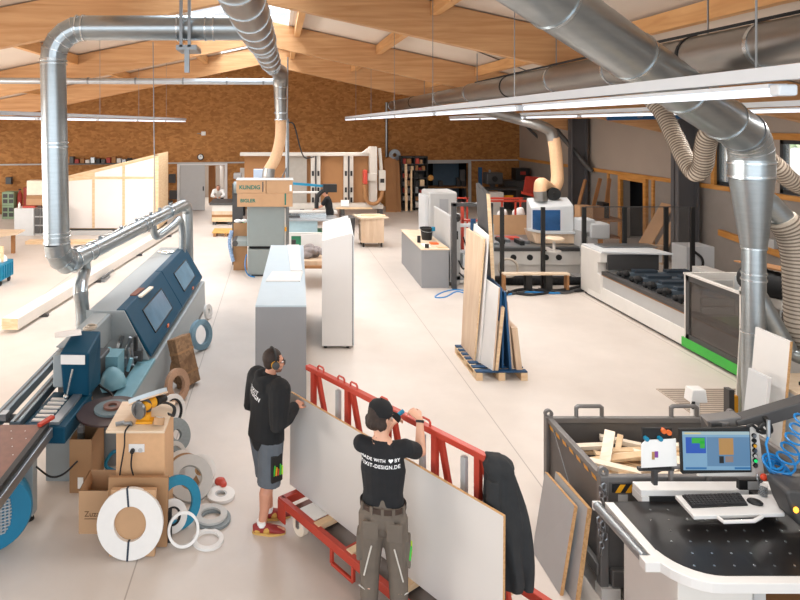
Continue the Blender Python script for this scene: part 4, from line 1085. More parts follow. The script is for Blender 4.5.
Pt('housing', t, m_white, B().obox(cc, (.2, .12, .18)), bevel=.01)
Pt('conduit', t, m_steel, B().cyl(cc+Vector((-.1, .03, 0)), cc+Vector((-.3, .03, .0)), .02))
for i, (px, z0, z1, w_) in enumerate(((172, 1.3, 1.7, .3), (173, .55, .95, .34))):
    x = (px-PX)/FOC*28.4
    S('wall_dispenser', ['upper', 'lower'][i]+' dark dispenser on the back wall left of the grey sliding door', 'dispenser', m_darksteel, B().box(x-w_/2, x+w_/2, yb(x)-.2, yb(x)-.02, z0, z1), bevel=.01)
S('floor_bin', 'dark bin standing on the floor left of the sliding door', 'bin', m_darksteel, B().box(-5.3, -4.75, 27.5, 28.0, 0, .55), bevel=.02)
t = T('drill_stand', 'dark upright bench drill beside the far doorway', 'machine', (-1.85, 27, 0))
Pt('column', t, m_darksteel, B().cyl((-1.7, 27.3, 0), (-1.7, 27.3, 1.7), .05))
Pt('head', t, m_lightgrey, B().box(-1.95, -1.6, 27.1, 27.6, 1.6, 1.85), bevel=.03)
Pt('table', t, m_darksteel, B().box(-2.0, -1.5, 27.0, 27.6, .9, 1.0))
Pt('base', t, m_black, B().box(-1.95, -1.45, 27.0, 27.6, 0, .5), bevel=.02)
S('open_door', 'pale door leaf standing open inside the side room behind the doorway', 'door', m_white, B().obox((-2.75, yb(-2.7)+1.7, 1.02), (.05, 1.2, 2.04), rz=.25))
S('dark_curtain', 'dark narrow panel inside the side room behind the doorway', 'panel', m_kraft, B().box(-3.5, -3.15, yb(-3)+2.4, yb(-3)+2.5, 0, 2.05))
S('blue_box', 'blue box inside the side room behind the doorway', 'box', m_teal, B().box(-2.25, -1.75, yb(-2)+1.5, yb(-2)+2, .5, .95))
S('picture_frame', 'empty pale frame leaning on the back wall right of the doorway', 'frame', m_offwhite, B().box(-1.95+.18, -1.7+.18, yb(-1.7)-.1, yb(-1.7)-.05, 0, 1.95).box(-1.52, -.6, yb(-1)-.1, yb(-1)-.05, 1.87, 1.95))

# ------------------------------------------------------------------ sliding table saw
t = T('sliding_table_saw', 'pale sliding table saw with a blue grey side panel behind the grey sideboard', 'machine', (.9, 20.4, 0))
Pt('base', t, mat('green saw base', '#2f7f5c', .5), B().box(.3, 1.65, 20.2, 20.85, 0, .5))
Pt('front_panel', t, mat('blue grey panel', '#a3bcc4', .45), B().box(.24, 1.28, 20.08, 20.2, .42, .86), bevel=.01)
Pt('table_top', t, m_alu, B().box(.2, 1.95, 20.0, 20.9, .86, .93), bevel=.01)
Pt('sliding_table', t, m_offwhite, B().box(-.3, 2.1, 21.9, 22.3, .82, .92), bevel=.01)
Pt('fence', t, m_seam, B().box(.25, 1.6, 20.55, 20.62, .93, 1.05))
Pt('dark_slot', t, m_darksteel, B().box(.26, .72, 20.3, 20.36, .93, .99))
Pt('crosscut_beam', t, m_offwhite, B().box(.2, 2.0, 19.6, 19.72, .46, .56))
Ps('support_post', t, m_offwhite, boxes((.3, .42, 19.6, 19.7, 0, .46), (1.6, 1.72, 19.6, 19.7, 0, .46)))
Pt('guard', t, m_black, B().tube(curve([(1.28, 20.6, 1.2), (1.3, 20.6, 1.55), (1.5, 20.6, 1.78), (1.75, 20.6, 1.8)], 6), .07, 10).box(1.5, 1.95, 20.5, 20.75, 1.74, 2.0))
Pt('overhead_arm', t, m_teal, B().beam((.1, 20.7, 2.05), (1.5, 20.7, 1.93), .06, .08))
Pt('dust_tube', t, m_offwhite, B().cyl((.1, 20.7, 1.72), (1.4, 20.7, 1.72), .035))
t = T('low_trolley', 'low wooden trolley with boards between the grey sideboard and the white cabinet', 'trolley', (.85, 16, 0))
Pt('deck', t, m_kraft, B().box(.55, 1.4, 15.0, 16.4, .5, .56))
Pt('board', t, m_beech, B().box(.6, 1.35, 15.1, 16.3, .56, .66))
for x in (.6, 1.3):
    for y in (15.1, 16.3): Pt('leg', t, m_darksteel, B().box(x-.03, x+.03, y-.03, y+.03, 0, .5))
t = T('white_offcut', 'white panel standing behind the grey cloth on the low trolley', 'panel', (.9, 16.1, .66))
Pt('panel', t, m_white, B().obox((.95, 16.15, .9), (.7, .03, .46)))
gc_ = B()
for k in range(14): gc_.sph((random.uniform(.72, 1.15), random.uniform(15.4, 15.95), random.uniform(.72, .86)), random.uniform(.06, .13), (1.2, 1, .8))
S('grey_cloth', 'crumpled grey cloth lying on the low trolley', 'cloth', mat('grey cloth', '#8f8684', .95, var=.15, scale=12), remesh(gc_, .02, 1), smooth=True)
S('yellow_marker', 'dark round stand foot beside the sander', 'stand', m_darksteel, B().cyl((.42, 16.6, 0), (.42, 16.6, .9), .06))

# ------------------------------------------------------------------ standing panel saw on the back wall
m_saw = mat('panel saw paint', '#c2bab0', .5, var=.02)
t = T('panel_saw', 'large upright panel saw with pale frame and brown backing boards along the back wall', 'machine', (1.4, 25, 0))
Y0 = 24.5
def X(px, y=Y0): return (px-PX)/FOC*y
def Z(py, y=Y0): return CH-(py-PY)/FOC*y
Pt('top_rail', t, m_saw, B().box(X(240), X(373), Y0, Y0+.25, Z(156), Z(152.5)), bevel=.01)
Pt('base_beam', t, m_saw, B().box(X(255), X(382), Y0-.3, Y0+.3, Z(208), Z(203.5)), bevel=.01)
Pt('lower_shelf', t, m_spruce, B().box(X(335), X(371), Y0-.34, Y0-.3, Z(208), Z(206.3)))
for x0, x1 in ((244, 287), (307, 312), (320, 344), (353, 369)):
    Pt('backing_board', t, m_kraft, B().box(X(x0), X(x1), Y0+.28, Y0+.32, Z(204), Z(156)))
Pt('grey_board', t, mat('grey brown board', '#9b9389', .7), B().box(X(289), X(307), Y0+.15, Y0+.2, Z(204), Z(154)))
for px in (311, 316.5, 344, 349.5):
    o = Pt('upright', t, m_saw, B().box(X(px), X(px+4), Y0+.05, Y0+.25, Z(204), Z(156)), bevel=.008)
    b = B()
    for py in (173.5, 190, 200): b.box(X(px+1), X(px+3), Y0+.03, Y0+.06, Z(py+2.5), Z(py-2.5))
    Pt('slot', o, m_black, b)
for px in (315.4, 348.6): Pt('rod', t, m_darksteel, B().box(X(px), X(px+1), Y0, Y0+.2, Z(204), Z(156)))
Pt('column', t, m_saw, B().box(X(369), X(376), Y0-.3, Y0+.1, Z(208), Z(146.5)), bevel=.01)
Pt('column_brace', t, m_saw, B().prism([(X(361), Y0-.1, Z(153)), (X(369), Y0-.1, Z(153)), (X(369), Y0-.1, Z(147))], (0, .15, 0)))
Pt('side_strut', t, m_saw, B().beam((X(379), Y0-.1, Z(148)), (X(381), Y0-.1, Z(172)), .12, .1))
Pt('carriage', t, m_saw, B().box(X(366), X(375), Y0-.45, Y0-.25, Z(180), Z(172.5)), bevel=.02)
Pt('motor', t, m_red, B().box(X(361.5), X(365.5), Y0-.6, Y0-.25, Z(183), Z(169)), bevel=.04, label='red saw motor')
Pt('control_box', t, m_saw, B().box(X(378), X(384.5), Y0-.3, Y0, Z(190), Z(170)), bevel=.02)
Pt('display', t, m_black, B().box(X(379), X(383), Y0-.32, Y0-.29, Z(182), Z(178)))
Pt('hose', t, m_kraft, B().tube(curve([(X(363), Y0-.5, Z(184)), (X(363.5), Y0-.5, Z(194)), (X(367), Y0-.45, Z(201)), (X(374), Y0-.45, Z(202)), (X(379), Y0-.4, Z(197)), (X(381), Y0-.35, Z(190))], 6), .07, 10), smooth=50)
for px in (258, 300, 340, 378): Pt('foot', t, m_darksteel, B().box(X(px), X(px+4), Y0-.25, Y0+.25, 0, Z(207)))
S('paper_sheet', 'white paper sheet on the base of the panel saw', 'paper', m_paper, B().box(X(340), X(348), Y0-.34, Y0-.31, Z(205), Z(199)))
S('plate', 'light blue carton behind the upper cartons on the sander', 'box', mat('pale blue carton', '#b8c8dd', .6), B().box(-.72, -.38, 18.2, 18.5, 0, 2.66))
t = T('wood_cart', 'pale wooden cart on castors with loose boards on its lid', 'cart', (3.1, 20.3, 0))
Pt('body', t, m_beech, B().box(2.70, 3.44, 20.1, 20.75, .14, .93), bevel=.008)
Pt('lid', t, m_birch, B().obox((3.05, 20.45, .955), (.95, .85, .04), rz=.2))
for x, y in ((2.78, 20.16), (3.36, 20.16), (3.36, 20.68), (2.78, 20.68)):
    c_ = Pt('caster', t, m_black, B().cyl((x-.025, y, .06), (x+.025, y, .06), .06).box(x-.03, x+.03, y-.03, y+.03, .1, .14))
S('loose_board', 'loose pale board lying askew on the lid of the wooden cart', 'board', m_spruce, B().obox((3.15, 20.5, .99), (.8, .3, .02), rz=-.25, rx=0))
S('dark_bin', 'dark grey bin standing between white cabinet and wooden cart', 'bin', m_darksteel, B().hexa([(2.2, 20.5, 0), (2.5, 20.5, 0), (2.5, 21, 0), (2.2, 21, 0)], [(2.15, 20.4, .9), (2.55, 20.4, .9), (2.55, 21.1, .9), (2.15, 21.1, .9)]))

# ------------------------------------------------------------------ leaning hardboards, shelf, store doorway
yh = 28.4
for i, (a, c, top, dx) in enumerate(((385, 396, 157, 0), (391, 400.5, 159, .0))):
    x0, x1 = (a-PX)/FOC*yh, (c-PX)/FOC*yh; z1 = CH-(top-PY)/FOC*yh
    y = yh-.25+i*.1
    b = B().prism([(x0, y, 0), (x1, y, 0), (x1, y+.45, z1-.18), ((x0+x1)/2, y+.5, z1), (x0, y+.45, z1-.18)], (0, .04, 0))
    S('leaning_hardboard', ['left', 'right'][i]+' brown hardboard sheet with pointed top leaning by the black shelf', 'board', m_kraft, b)
S('wall_reel', 'round grey reel on the back wall above the brown hardboards', 'reel', m_steel, B().ring(D(394.5, 155, yb(5.4)-.2), (0, 1, 0), .28, .1, .15), smooth=40)
t = T('tool_shelf', 'tall black steel shelf full of small parts on the back wall', 'shelf', (6.4, 29.2, 0))
sx0, sx1, sy0, sy1, sz = 5.72, 6.95, 28.75, 29.3, 2.5
for x in (sx0, (sx0+sx1)/2-.02, sx1-.05): Pt('upright', t, m_black, B().box(x, x+.05, sy0, sy1, 0, sz))
levels = [.12, .45, .8, 1.12, 1.5, 1.85, 2.15, sz-.03]
for z in levels: Pt('shelf_board', t, m_darksteel, B().box(sx0, sx1, sy0, sy1, z-.03, z))
Pt('back_panel', t, m_black, B().box(sx0, sx1, sy1-.01, sy1+.01, 0, sz))
pal = [m_redseat, m_kraft, m_offwhite, m_darksteel, m_steel, m_card, m_black, m_spruce, m_red]
for li, z in enumerate(levels[:-1]):
    x = sx0+.09
    while x < sx1-.2:
        w_ = random.uniform(.1, .22); h = random.uniform(.1, levels[li+1]-z-.06)
        if x+w_ > (sx0+sx1)/2-.03 and x < (sx0+sx1)/2+.05: x = (sx0+sx1)/2+.05
        if x+w_ > sx1-.07: break
        S('stored_box', 'small box or part standing on the black steel shelf', 'box', random.choice(pal), B().box(x, x+w_, sy0+.03, sy0+.33, z, z+h), bevel=.008, group='small parts on the black steel shelf')
        x += w_+random.uniform(.02, .06)
for i, (px, top, w_) in enumerate(((406.3, 164.5, .11), (410, 170, .08))):
    yy_ = 28.5; x = (px-PX)/FOC*yy_; z1 = CH-(top-PY)/FOC*yy_
    S('leaning_plank', ['wider', 'thinner'][i]+' pale plank leaning upright in front of the black shelf', 'plank', m_spruce, B().beam((x-.03+.06*i, yy_-.15, 0.02), (x+.02+.08*i, yy_+.2, z1), w_, .05))
S('lamp_globe', 'yellowish round lamp at the right side of the black shelf', 'lamp', mat('amber shade', '#c9964f', .5), B().sph((7.08, 28.75, 1.5), .14))
t = T('store_bench', 'dark bench with tools inside the store doorway', 'bench', (8.0, 31.5, 0))
Pt('worktop', t, m_kraft, B().box(7.0, 9.6, 31.1, 31.8, .78, .85))
Pt('leg', t, m_darksteel, B().box(7.0, 7.1, 31.2, 31.7, 0, .78)); Pt('leg', t, m_darksteel, B().box(9.4, 9.5, 31.2, 31.7, 0, .78))
for i, (x, h) in enumerate(((8.1, .3), (9.0, .45), (9.25, .35))): S('stored_tool', ['left small', 'tall', 'right'][i]+' dark tool on the bench inside the store doorway', 'tool', m_darksteel, B().box(x, x+.2, 31.2, 31.4, .85, .85+h), bevel=.02)
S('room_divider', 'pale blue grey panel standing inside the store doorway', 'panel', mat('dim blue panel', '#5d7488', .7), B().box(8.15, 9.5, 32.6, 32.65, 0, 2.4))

# ------------------------------------------------------------------ grey counter with light wooden top
t = T('grey_counter', 'grey counter with light wooden top standing right of the aisle', 'counter', (3.85, 16.4, 0))
cq = [(3.50, 15.12), (4.17, 15.12), (4.20, 17.86), (3.56, 17.86)]
Pt('body', t, m_grey, qbox(B(), cq, 0, .925), bevel=.005)
Pt('top', t, m_birch, qbox(B(), [(3.48, 15.1), (4.19, 15.1), (4.21, 17.88), (3.54, 17.88)], .925, .955), bevel=.004)
t = T('black_bucket', 'black bucket on the wooden top of the grey counter', 'bucket', (3.92, 16.3, .955))
Pt('bucket', t, m_black, B().lathe([(0, .955), (.13, .955), (.165, 1.27), (.175, 1.27), (.175, 1.24)], (3.92, 16.35, 0)), smooth=40)
Pt('rim', t, m_black, B().torus((3.92, 16.35, 1.26), (0, 0, 1), .17, .014), smooth=40)
Pt('handle', t, m_steel, B().tube(curve([(3.75, 16.35, 1.24), (3.78, 16.2, 1.2), (3.92, 16.14, 1.18), (4.06, 16.2, 1.2), (4.09, 16.35, 1.24)], 5), .008, 6))
S('teal_can', 'small teal can at the rim of the black bucket', 'can', m_teal, B().cyl((4.07, 16.25, 1.2), (4.07, 16.25, 1.3), .05))
small_box('radio', 'small black upright device on the grey counter', 'device', m_black, 3.58, 3.66, 15.9, 15.96, .955, 1.13)
small_box('note_pad', 'white paper lying on the grey counter', 'paper', m_paper, 3.62, 3.8, 15.35, 15.8, .955, .96)
small_box('orange_tray', 'orange tool lying on the grey counter beside the paper', 'tool', m_orange, 3.86, 4.06, 15.65, 15.85, .955, .99)
S('cup', 'small dark cup at the front of the grey counter', 'cup', m_black, B().cyl((3.66, 15.24, .955), (3.66, 15.24, 1.05), .05))
S('note_strip', 'thin pale batten at the front right of the counter top', 'wood', m_spruce, B().obox((4.05, 15.3, .965), (.24, .14, .02), rz=.2))
t = T('grey_enclosure', 'light grey machine enclosure with rounded top behind the grey counter', 'machine', (5, 19.4, 0))
Pt('housing', t, m_lightgrey, B().box(4.62, 5.5, 19.0, 20.0, 0, 1.92), bevel=.06, smooth=40)
Pt('side_cover', t, m_whitegrey, B().box(4.52, 4.63, 19.05, 19.95, 0, 1.78), bevel=.02)
Pt('door_panel', t, m_greyboard, B().box(4.95, 5.22, 18.985, 19.0, .9, 1.7), bevel=.004)
t = T('partition_wall', 'pale grey upright guard panel along the right side of the grey counter', 'panel', (4.35, 16.6, 0))
Pt('panel', t, m_lightgrey, B().hexa([(4.245, 15.3, .1), (4.275, 15.3, .1), (4.51, 17.8, .1), (4.48, 17.8, .1)], [(4.245, 15.3, 1.72), (4.275, 15.3, 1.72), (4.51, 17.8, 1.62), (4.48, 17.8, 1.62)]))
Pt('edge', t, m_whitegrey, B().beam((4.26, 15.3, 1.73), (4.495, 17.8, 1.63), .04, .03))
for q in ((4.26, 15.36), (4.49, 17.7)): Pt('foot', t, m_darksteel, B().obox((q[0], q[1], .05), (.14, .06, .1)))
t = T('machine_portal', 'dark grey portal frame standing right of the grey counter', 'frame', (4.75, 15.2, 0))
Pt('post', t, m_darksteel, B().box(4.22, 4.33, 15.0, 15.12, 0, 2.08), bevel=.008)
Pt('post', t, m_darksteel, B().box(5.10, 5.21, 15.0, 15.12, 0, 2.08), bevel=.008)
Pt('top_bar', t, m_darksteel, B().box(4.22, 5.21, 15.0, 15.12, 2.0, 2.09), bevel=.008)
Pt('bracket', t, m_black, B().sph((4.36, 15.05, 1.72), .07, (1, 1, 1.4)).obox((4.34, 15.05, 1.3), (.05, .06, .2)))
t = T('clamping_press', 'grey and red clamping press with cables inside the dark portal frame', 'machine', (4.8, 16, 0))
Pt('frame', t, m_lightgrey, B().box(4.42, 4.56, 15.5, 15.7, 0, 1.75).box(5.3, 5.4, 15.5, 15.7, 0, 1.5).box(4.42, 5.4, 15.5, 15.7, .1, .2))
Pt('red_bar', t, m_red, B().box(4.8, 4.86, 16.2, 16.3, .4, 1.95).box(4.8, 5.3, 16.2, 16.3, 1.45, 1.5).box(5.05, 5.1, 16.2, 16.3, .9, 1.5))
Ps('cross_arm', t, m_whitegrey, boxes((4.55, 5.35, 15.5, 15.62, 1.42, 1.5), (4.55, 5.1, 15.5, 15.62, .78, .84), (4.6, 4.75, 15.4, 15.7, .45, .75)), bevel=.01)
Ps('hose_bundle', t, m_rubber, [B().tube(curve([(4.5, 15.45, .6), (4.6, 15.4, .4), (4.75, 15.4, .5), (4.9, 15.45, .3), (4.7, 15.4, .15), (4.5, 15.42, .3)], 6), .02, 6), B().tube(curve([(4.6, 15.4, 1.2), (4.7, 15.35, .9), (4.95, 15.4, .8), (5.0, 15.4, .5)], 6), .018, 6)])
Ps('pad', t, m_darksteel, boxes((4.85, 5.0, 15.25, 15.5, .0, .75), (5.0, 5.25, 15.4, 15.6, .2, .45)), bevel=.02)
S('blue_hose', 'blue hose lying in a loop on the floor left of the loaded pallet', 'hose', m_bluehose, B().tube(curve([F(467, 291), F(455, 290), F(444, 292), F(436, 296), F(437, 298), F(446, 297), F(456, 292), F(466, 294), F(474, 299)], 6), .022, 8), smooth=True)

# ------------------------------------------------------------------ pallet with leaning boards
t = T('euro_pallet', 'wooden pallet with dark blue painted deck boards carrying leaning boards', 'pallet', (3.49, 10.25, 0))
px0, px1, py0, py1 = 3.09, 3.89, 9.66, 10.84
for k in range(7):
    y = py0+k*(py1-py0-.1)/6
    Pt('deck_board', t, m_navyboard, B().box(px0, px1, y, y+.1, .122, .144), bevel=.003)
for x in (px0, (px0+px1)/2-.05, px1-.1):
    Pt('stringer', t, m_spruce, B().box(x, x+.1, py0, py1, .1, .122))
    for y in (py0, (py0+py1)/2-.07, py1-.14): Pt('block', t, m_spruce, B().box(x, x+.1, y, y+.14, .022, .1))
    Pt('runner', t, m_spruce, B().box(x, x+.1, py0, py1, 0, .022))
zb = .145
def lean_board(label, m, xb, xt, ya, yb2, yat, ybt, zt0, zt1, th=.025, edge=None, cat='board', turn=0):
    """sheet standing on the pallet: foot line x=xb, head line x=xt, from the near end y=ya to the far end y=yb2"""
    P = [Vector((xb, ya, zb)), Vector((xb+turn, yb2, zb)), Vector((xt+turn, ybt, zt1)), Vector((xt, yat, zt0))]
    t = T('leaning_board', label, cat, (xb, (ya+yb2)/2, zb))
    Pt('sheet', t, m, B().prism(P, (th, 0, 0)))
    if edge: Pt('edge', t, edge, B().prism([P[0]+Vector((0, -.003, 0)), P[3]+Vector((0, -.003, 0)), P[3]+Vector((th, -.003, 0)), P[0]+Vector((th, -.003, 0))], (0, .003, 0)))
    return t
lean_board('light wooden board standing leftmost on the pallet', m_beech, 3.19, 3.31, 10.1, 10.8, 9.98, 10.9, 2.15, 2.17, .03, m_spruce)
lean_board('white board with a dark corner sticking out behind the light wooden board', m_board_white, 3.24, 3.38, 10.0, 10.78, 10.0, 10.7, 2.2, 2.28, .03)
lean_board('white sheet leaning at the front between light board and dark blue boards', m_white, 3.355, 3.475, 9.69, 10.12, 9.76, 10.16, 1.42, 1.50, .022, m_beech, turn=-.13)
lean_board('beech strip board leaning right of the white sheet', m_beech, 3.395, 3.505, 9.70, 10.0, 9.72, 10.0, 1.12, 1.15, .05, m_spruce)
lean_board('tallest dark grey board with pale edge rising above all others on the pallet', m_darksteel, 3.58, 3.43, 10.2, 10.8, 10.2, 10.75, 2.85, 2.98, .06, m_spruce)
lean_board('left dark blue board in the middle of the pallet', m_navyboard, 3.45, 3.50, 9.74, 10.6, 9.76, 10.6, 1.42, 1.5, .03, m_bluelacq)
lean_board('middle dark blue board on the pallet', m_navyboard, 3.53, 3.545, 9.78, 10.6, 9.8, 10.6, 1.3, 1.4, .03, m_bluelacq)
lean_board('right dark blue board on the pallet', m_navyboard, 3.63, 3.55, 9.72, 10.6, 9.74, 10.6, 1.36, 1.4, .035, m_bluelacq)
lean_board('tall brown edged board right of the dark blue boards', m_kraft, 3.68, 3.585, 9.76, 10.5, 9.76, 10.5, 1.2, 1.3, .03, m_beech)
lean_board('short light board at the right side of the pallet', m_beech, 3.74, 3.67, 9.72, 10.1, 9.74, 10.1, .80, .82, .09, m_beech)
S('board_corner', 'small dark blue cap at the top corner behind the light wooden board', 'board', m_navyboard, B().box(3.335, 3.42, 10.72, 10.75, 2.12, 2.36))

# ------------------------------------------------------------------ far machining centre behind the guard posts
t = T('machining_centre', 'grey machining centre with blue window hood behind the black guard posts', 'machine', (6.8, 16.8, 0))
Pt('bed', t, m_offwhite, B().box(5.5, 8.1, 16.0, 17.7, .36, .80), bevel=.01)
Pt('bed_rail', t, m_darksteel, B().box(5.45, 8.1, 15.97, 16.1, .72, .8))
Pt('bed_top', t, m_steel, B().box(5.5, 8.1, 16.0, 17.7, .80, .84))
for px in (513.5, 530, 546, 559):
    x = (px-PX)/FOC*15.98; Pt('port', t, m_black, B().cyl((x, 16.02, .56), (x, 15.97, .56), .075, n=20))
Pt('base', t, m_offwhite, B().box(5.6, 8.0, 16.1, 17.6, .06, .36))
Pt('plinth', t, m_darksteel, B().box(5.6, 8.0, 16.05, 17.6, 0, .06))
for k in range(5):
    x = 5.65+k*.22; Pt('suction_pod', t, m_black if k % 2 else m_steel, B().box(x, x+.12, 16.15+.2*(k % 3), 16.6+.2*(k % 3), .84, .92+.03*(k % 2)), bevel=.01)
Pt('red_mat', t, m_red, B().box(6.05, 6.6, 16.9, 17.2, .84, .9))
h = Pt('hood', t, m_whitegrey, B().hexa([(6.65, 16.3, 1.16), (7.78, 16.3, 1.16), (7.86, 16.85, 1.16), (6.75, 16.85, 1.16)], [(6.65, 16.3, 1.80), (7.78, 16.3, 1.86), (7.86, 16.85, 2.02), (6.75, 16.85, 2.0)]), bevel=.03)
Pt('window', h, mat('deep blue window', '#2a527f', .15, var=.3, scale=2), B().box(6.69, 7.42, 16.285, 16.3, 1.2, 1.74), bevel=.004)
Pt('hood_skirt', t, m_beech, B().prism([(6.78, 16.3, .86), (7.78, 16.3, .86), (7.78, 16.3, 1.18), (6.66, 16.3, 1.18)], (0, .5, 0)))
Pt('hood_lip', t, m_whitegrey, B().prism([(6.55, 16.26, 1.2), (7.0, 16.22, 1.12), (7.78, 16.22, 1.12), (7.78, 16.22, 1.18), (7.0, 16.22, 1.18), (6.55, 16.26, 1.26)], (0, .08, 0)))
Pt('fan_wheel', t, m_black, B().ring((7.42, 16.7, 2.12), (.1, 1, 0), .17, .05, .16).cyl((7.42, 16.6, 2.12), (7.42, 16.8, 2.12), .06), smooth=40)
Pt('column', t, m_offwhite, B().box(7.85, 8.25, 16.0, 16.6, 0, .95), bevel=.02)
Ps('spindle_head', t, m_whitegrey, boxes((7.80, 8.15, 15.9, 16.4, 1.2, 1.55), (8.0, 8.5, 15.85, 16.35, 1.05, 1.45)), bevel=.04, smooth=40)
Ps('spindle_mount', t, m_lightgrey, boxes((7.78, 7.92, 15.95, 16.3, .6, 1.25), (7.95, 8.2, 15.9, 16.3, .7, 1.1), (7.6, 8.3, 15.7, 16.2, .0, .12)))
Pt('side_tray', t, m_birch, B().lathe([(0, 0), (.22, 0), (.24, .02), (.24, .05), (.2, .07), (0, .07)], (6.9, 15.5, 1.10)), smooth=40, label='round pale tray on a stem')
Pt('tray_stem', t, m_offwhite, B().cyl((6.9, 15.5, .84), (6.9, 15.5, 1.1), .035).lathe([(0, 0), (.17, 0), (.17, .04), (0, .05)], (6.9, 15.5, .8)).box(6.84, 6.96, 15.5, 16.0, .79, .83))
t = T('plank_bench', 'low plank on two black supports in front of the machining centre', 'bench', (6.15, 14.95, 0))
Pt('plank', t, m_birch, B().box(5.38, 6.95, 14.75, 15.0-.08, .40, .44))
for x in (5.9, 6.38): Pt('support', t, m_black, B().box(x, x+.14, 14.72, 14.9, 0, .40))
Ps('end_leg', t, m_kraft, boxes((5.38, 5.42, 14.75, 14.92, 0, .4), (6.88, 6.93, 14.75, 14.92, 0, .4)))
S('hose_ring', 'pale hose hanging in a loop at the left end of the plank bench', 'hose', m_hosebe, B().torus((5.68, 15.3, .45), (.2, 1, 0), .22, .03, 28, 8), smooth=40)
S('cable_duct', 'thick black corrugated hose along the foot of the machining centre', 'hose', m_rubber, ribbed([(5.4, 15.45, .09), (6.2, 15.4, .09), (7.0, 15.42, .09), (7.5, 15.45, .09), (8.1, 15.5, .1)], .085), smooth=60)
for i, (m, r, pts) in enumerate(((m_rubber, .035, [(503, 297), (520, 291), (545, 292), (565, 291), (590, 285)]), (m_bluehose, .022, [(505, 296), (525, 293), (550, 294), (570, 293), (586, 288)]), (m_rubber, .03, [(508, 293), (530, 296), (555, 293), (580, 292), (590, 288)]), (m_darksteel, .03, [(512, 295), (540, 291), (566, 294), (588, 287)]))):
    S('floor_cable', ['thick black', 'blue', 'thin black', 'dark grey'][i]+' cable lying on the floor left of the long machine', 'cable', m, B().tube(curve([F(*p)+Vector((0, 0, r)) for p in pts], 6), r, 8), smooth=True)
# guard posts and clear panels
t0 = T('guard_post', 'black guard post standing frontmost left beside the loaded pallet', 'post', (5.42, 15.0, 0), 0, 'black guard posts')
Pt('post', t0, m_black, B().box(-.045, .045, -.03, .03, 0, 1.99), L=True); Pt('foot', t0, m_black, B().box(-.09, .09, -.07, .07, 0, .02), L=True)
labs = ['black guard post in front of the blue window hood', 'black guard post right of the blue window hood', 'black guard post in front of the dark passage', 'black guard post between the leaning chipboards and the grey column', 'rightmost black guard post before the grey wall base']
for px, lb_ in zip((543, 584, 624.5, 666, 692.5), labs):
    dup(t0, ((px-PX)/FOC*15.0, 15.0, 0), label=lb_)
t = T('guard_screen', 'clear guard screen spanning between the black posts behind the long machine', 'screen', (8.7, 15, 0))
Pt('screen', t, glass('guard screen', '#6c6661', .86), B().box(7.46, 9.95, 15.035, 15.045, .1, 1.98))
Pt('rail', t, m_darksteel, B().box(7.46, 9.95, 15.03, 15.05, 1.98, 2.0))

# red rack trolleys behind the machining centre
t = T('red_rack', 'red tube rack with pale sacks behind the machining centre', 'rack', (7.2, 19.5, 0))
for x in (6.55, 6.98, 7.4, 7.85): Pt('post', t, m_red, B().box(x-.025, x+.025, 19.3, 19.35, 0, 1.62))
Pt('top_bar', t, m_red, B().box(6.5, 7.9, 19.3, 19.35, 1.57, 1.63)); Pt('mid_bar', t, m_red, B().box(6.5, 7.9, 19.3, 19.35, .6, .65))
Pt('back_bar', t, m_red, B().box(6.5, 7.9, 20.0, 20.05, 1.57, 1.63)); Ps('post', t, m_red, boxes((6.55, 6.6, 20.0, 20.05, 0, 1.57), (7.8, 7.85, 20, 20.05, 0, 1.57)))
Pt('deck', t, m_kraft, B().box(6.5, 7.9, 19.35, 20.0, .58, .62))
t = T('red_rack', 'second red tube rack left of the dark grey tall board', 'rack', (5.9, 20, 0))
for x in (5.45, 5.75, 6.2): Pt('post', t, m_red, B().box(x-.025, x+.025, 20.3, 20.35, 0, 1.6))
Pt('top_bar', t, m_red, B().box(5.4, 6.25, 20.3, 20.35, 1.55, 1.6))
Pt('mid_bar', t, m_red, B().box(5.4, 6.25, 20.3, 20.35, .85, .9))
leaning('carton_sheet', 'wide brown carton sheet leaning on the red rack behind the machining centre', 'cardboard', m_card, 6.5, 7.85, 18.95, 1.2, .05, .1)
for i, (x, z, r) in enumerate(((6.75, .8, .2), (7.2, .82, .2), (7.62, .8, .22), (7.1, 1.12, .17), (7.62, 1.16, .2))):
    S('white_sack', ['lower left', 'lower middle', 'lower right', 'upper middle', 'upper right'][i]+' white sack in the red rack', 'bag', m_paper, remesh(B().sph((x, 19.65, z), r, (1.0, .9, .9)).sph((x+.06, 19.6, z+r*.6), r*.5), .03), smooth=True, group='white sacks in the red rack')

# right back corner
t = T('wall_drill', 'grey bench machine on a dark bench by the back wall', 'machine', (9.85, 28.4, 0))
Pt('head', t, m_darksteel, B().box(9.5, 10.25, 28.2, 28.8, 1.25, 1.78), bevel=.05)
Pt('dial', t, m_black, B().cyl((9.85, 28.21, 1.5), (9.85, 28.15, 1.5), .13))
Pt('chuck', t, m_steel, B().cyl((9.7, 28.4, 1.78), (9.7, 28.4, 1.9), .05))
Pt('bench', t, m_darksteel, B().box(9.4, 11.0, 28.0, 28.9, 1.0, 1.08).box(9.45, 9.55, 28.1, 28.8, 0, 1.0).box(10.8, 10.9, 28.1, 28.8, 0, 1.0))
Pt('column', t, m_darksteel, B().box(9.75, 9.95, 28.4, 28.6, 1.08, 1.3))
S('blue_board', 'narrow dark blue board upright by the back wall', 'board', m_navyboard, B().box(9.25, 9.42, 28.6, 28.66, 0, 2.0))
S('wall_phone', 'dark box on the back wall right of the store doorway', 'box', m_darksteel, B().box(8.95, 9.2, yb(9)-.2, yb(9)-.02, 1.2, 1.75), bevel=.02)
S('carton', 'cream carton below the grey bench machine', 'box', m_offwhite, B().box(9.3, 9.9, 27.2, 27.6, 0, 1.0), bevel=.01)
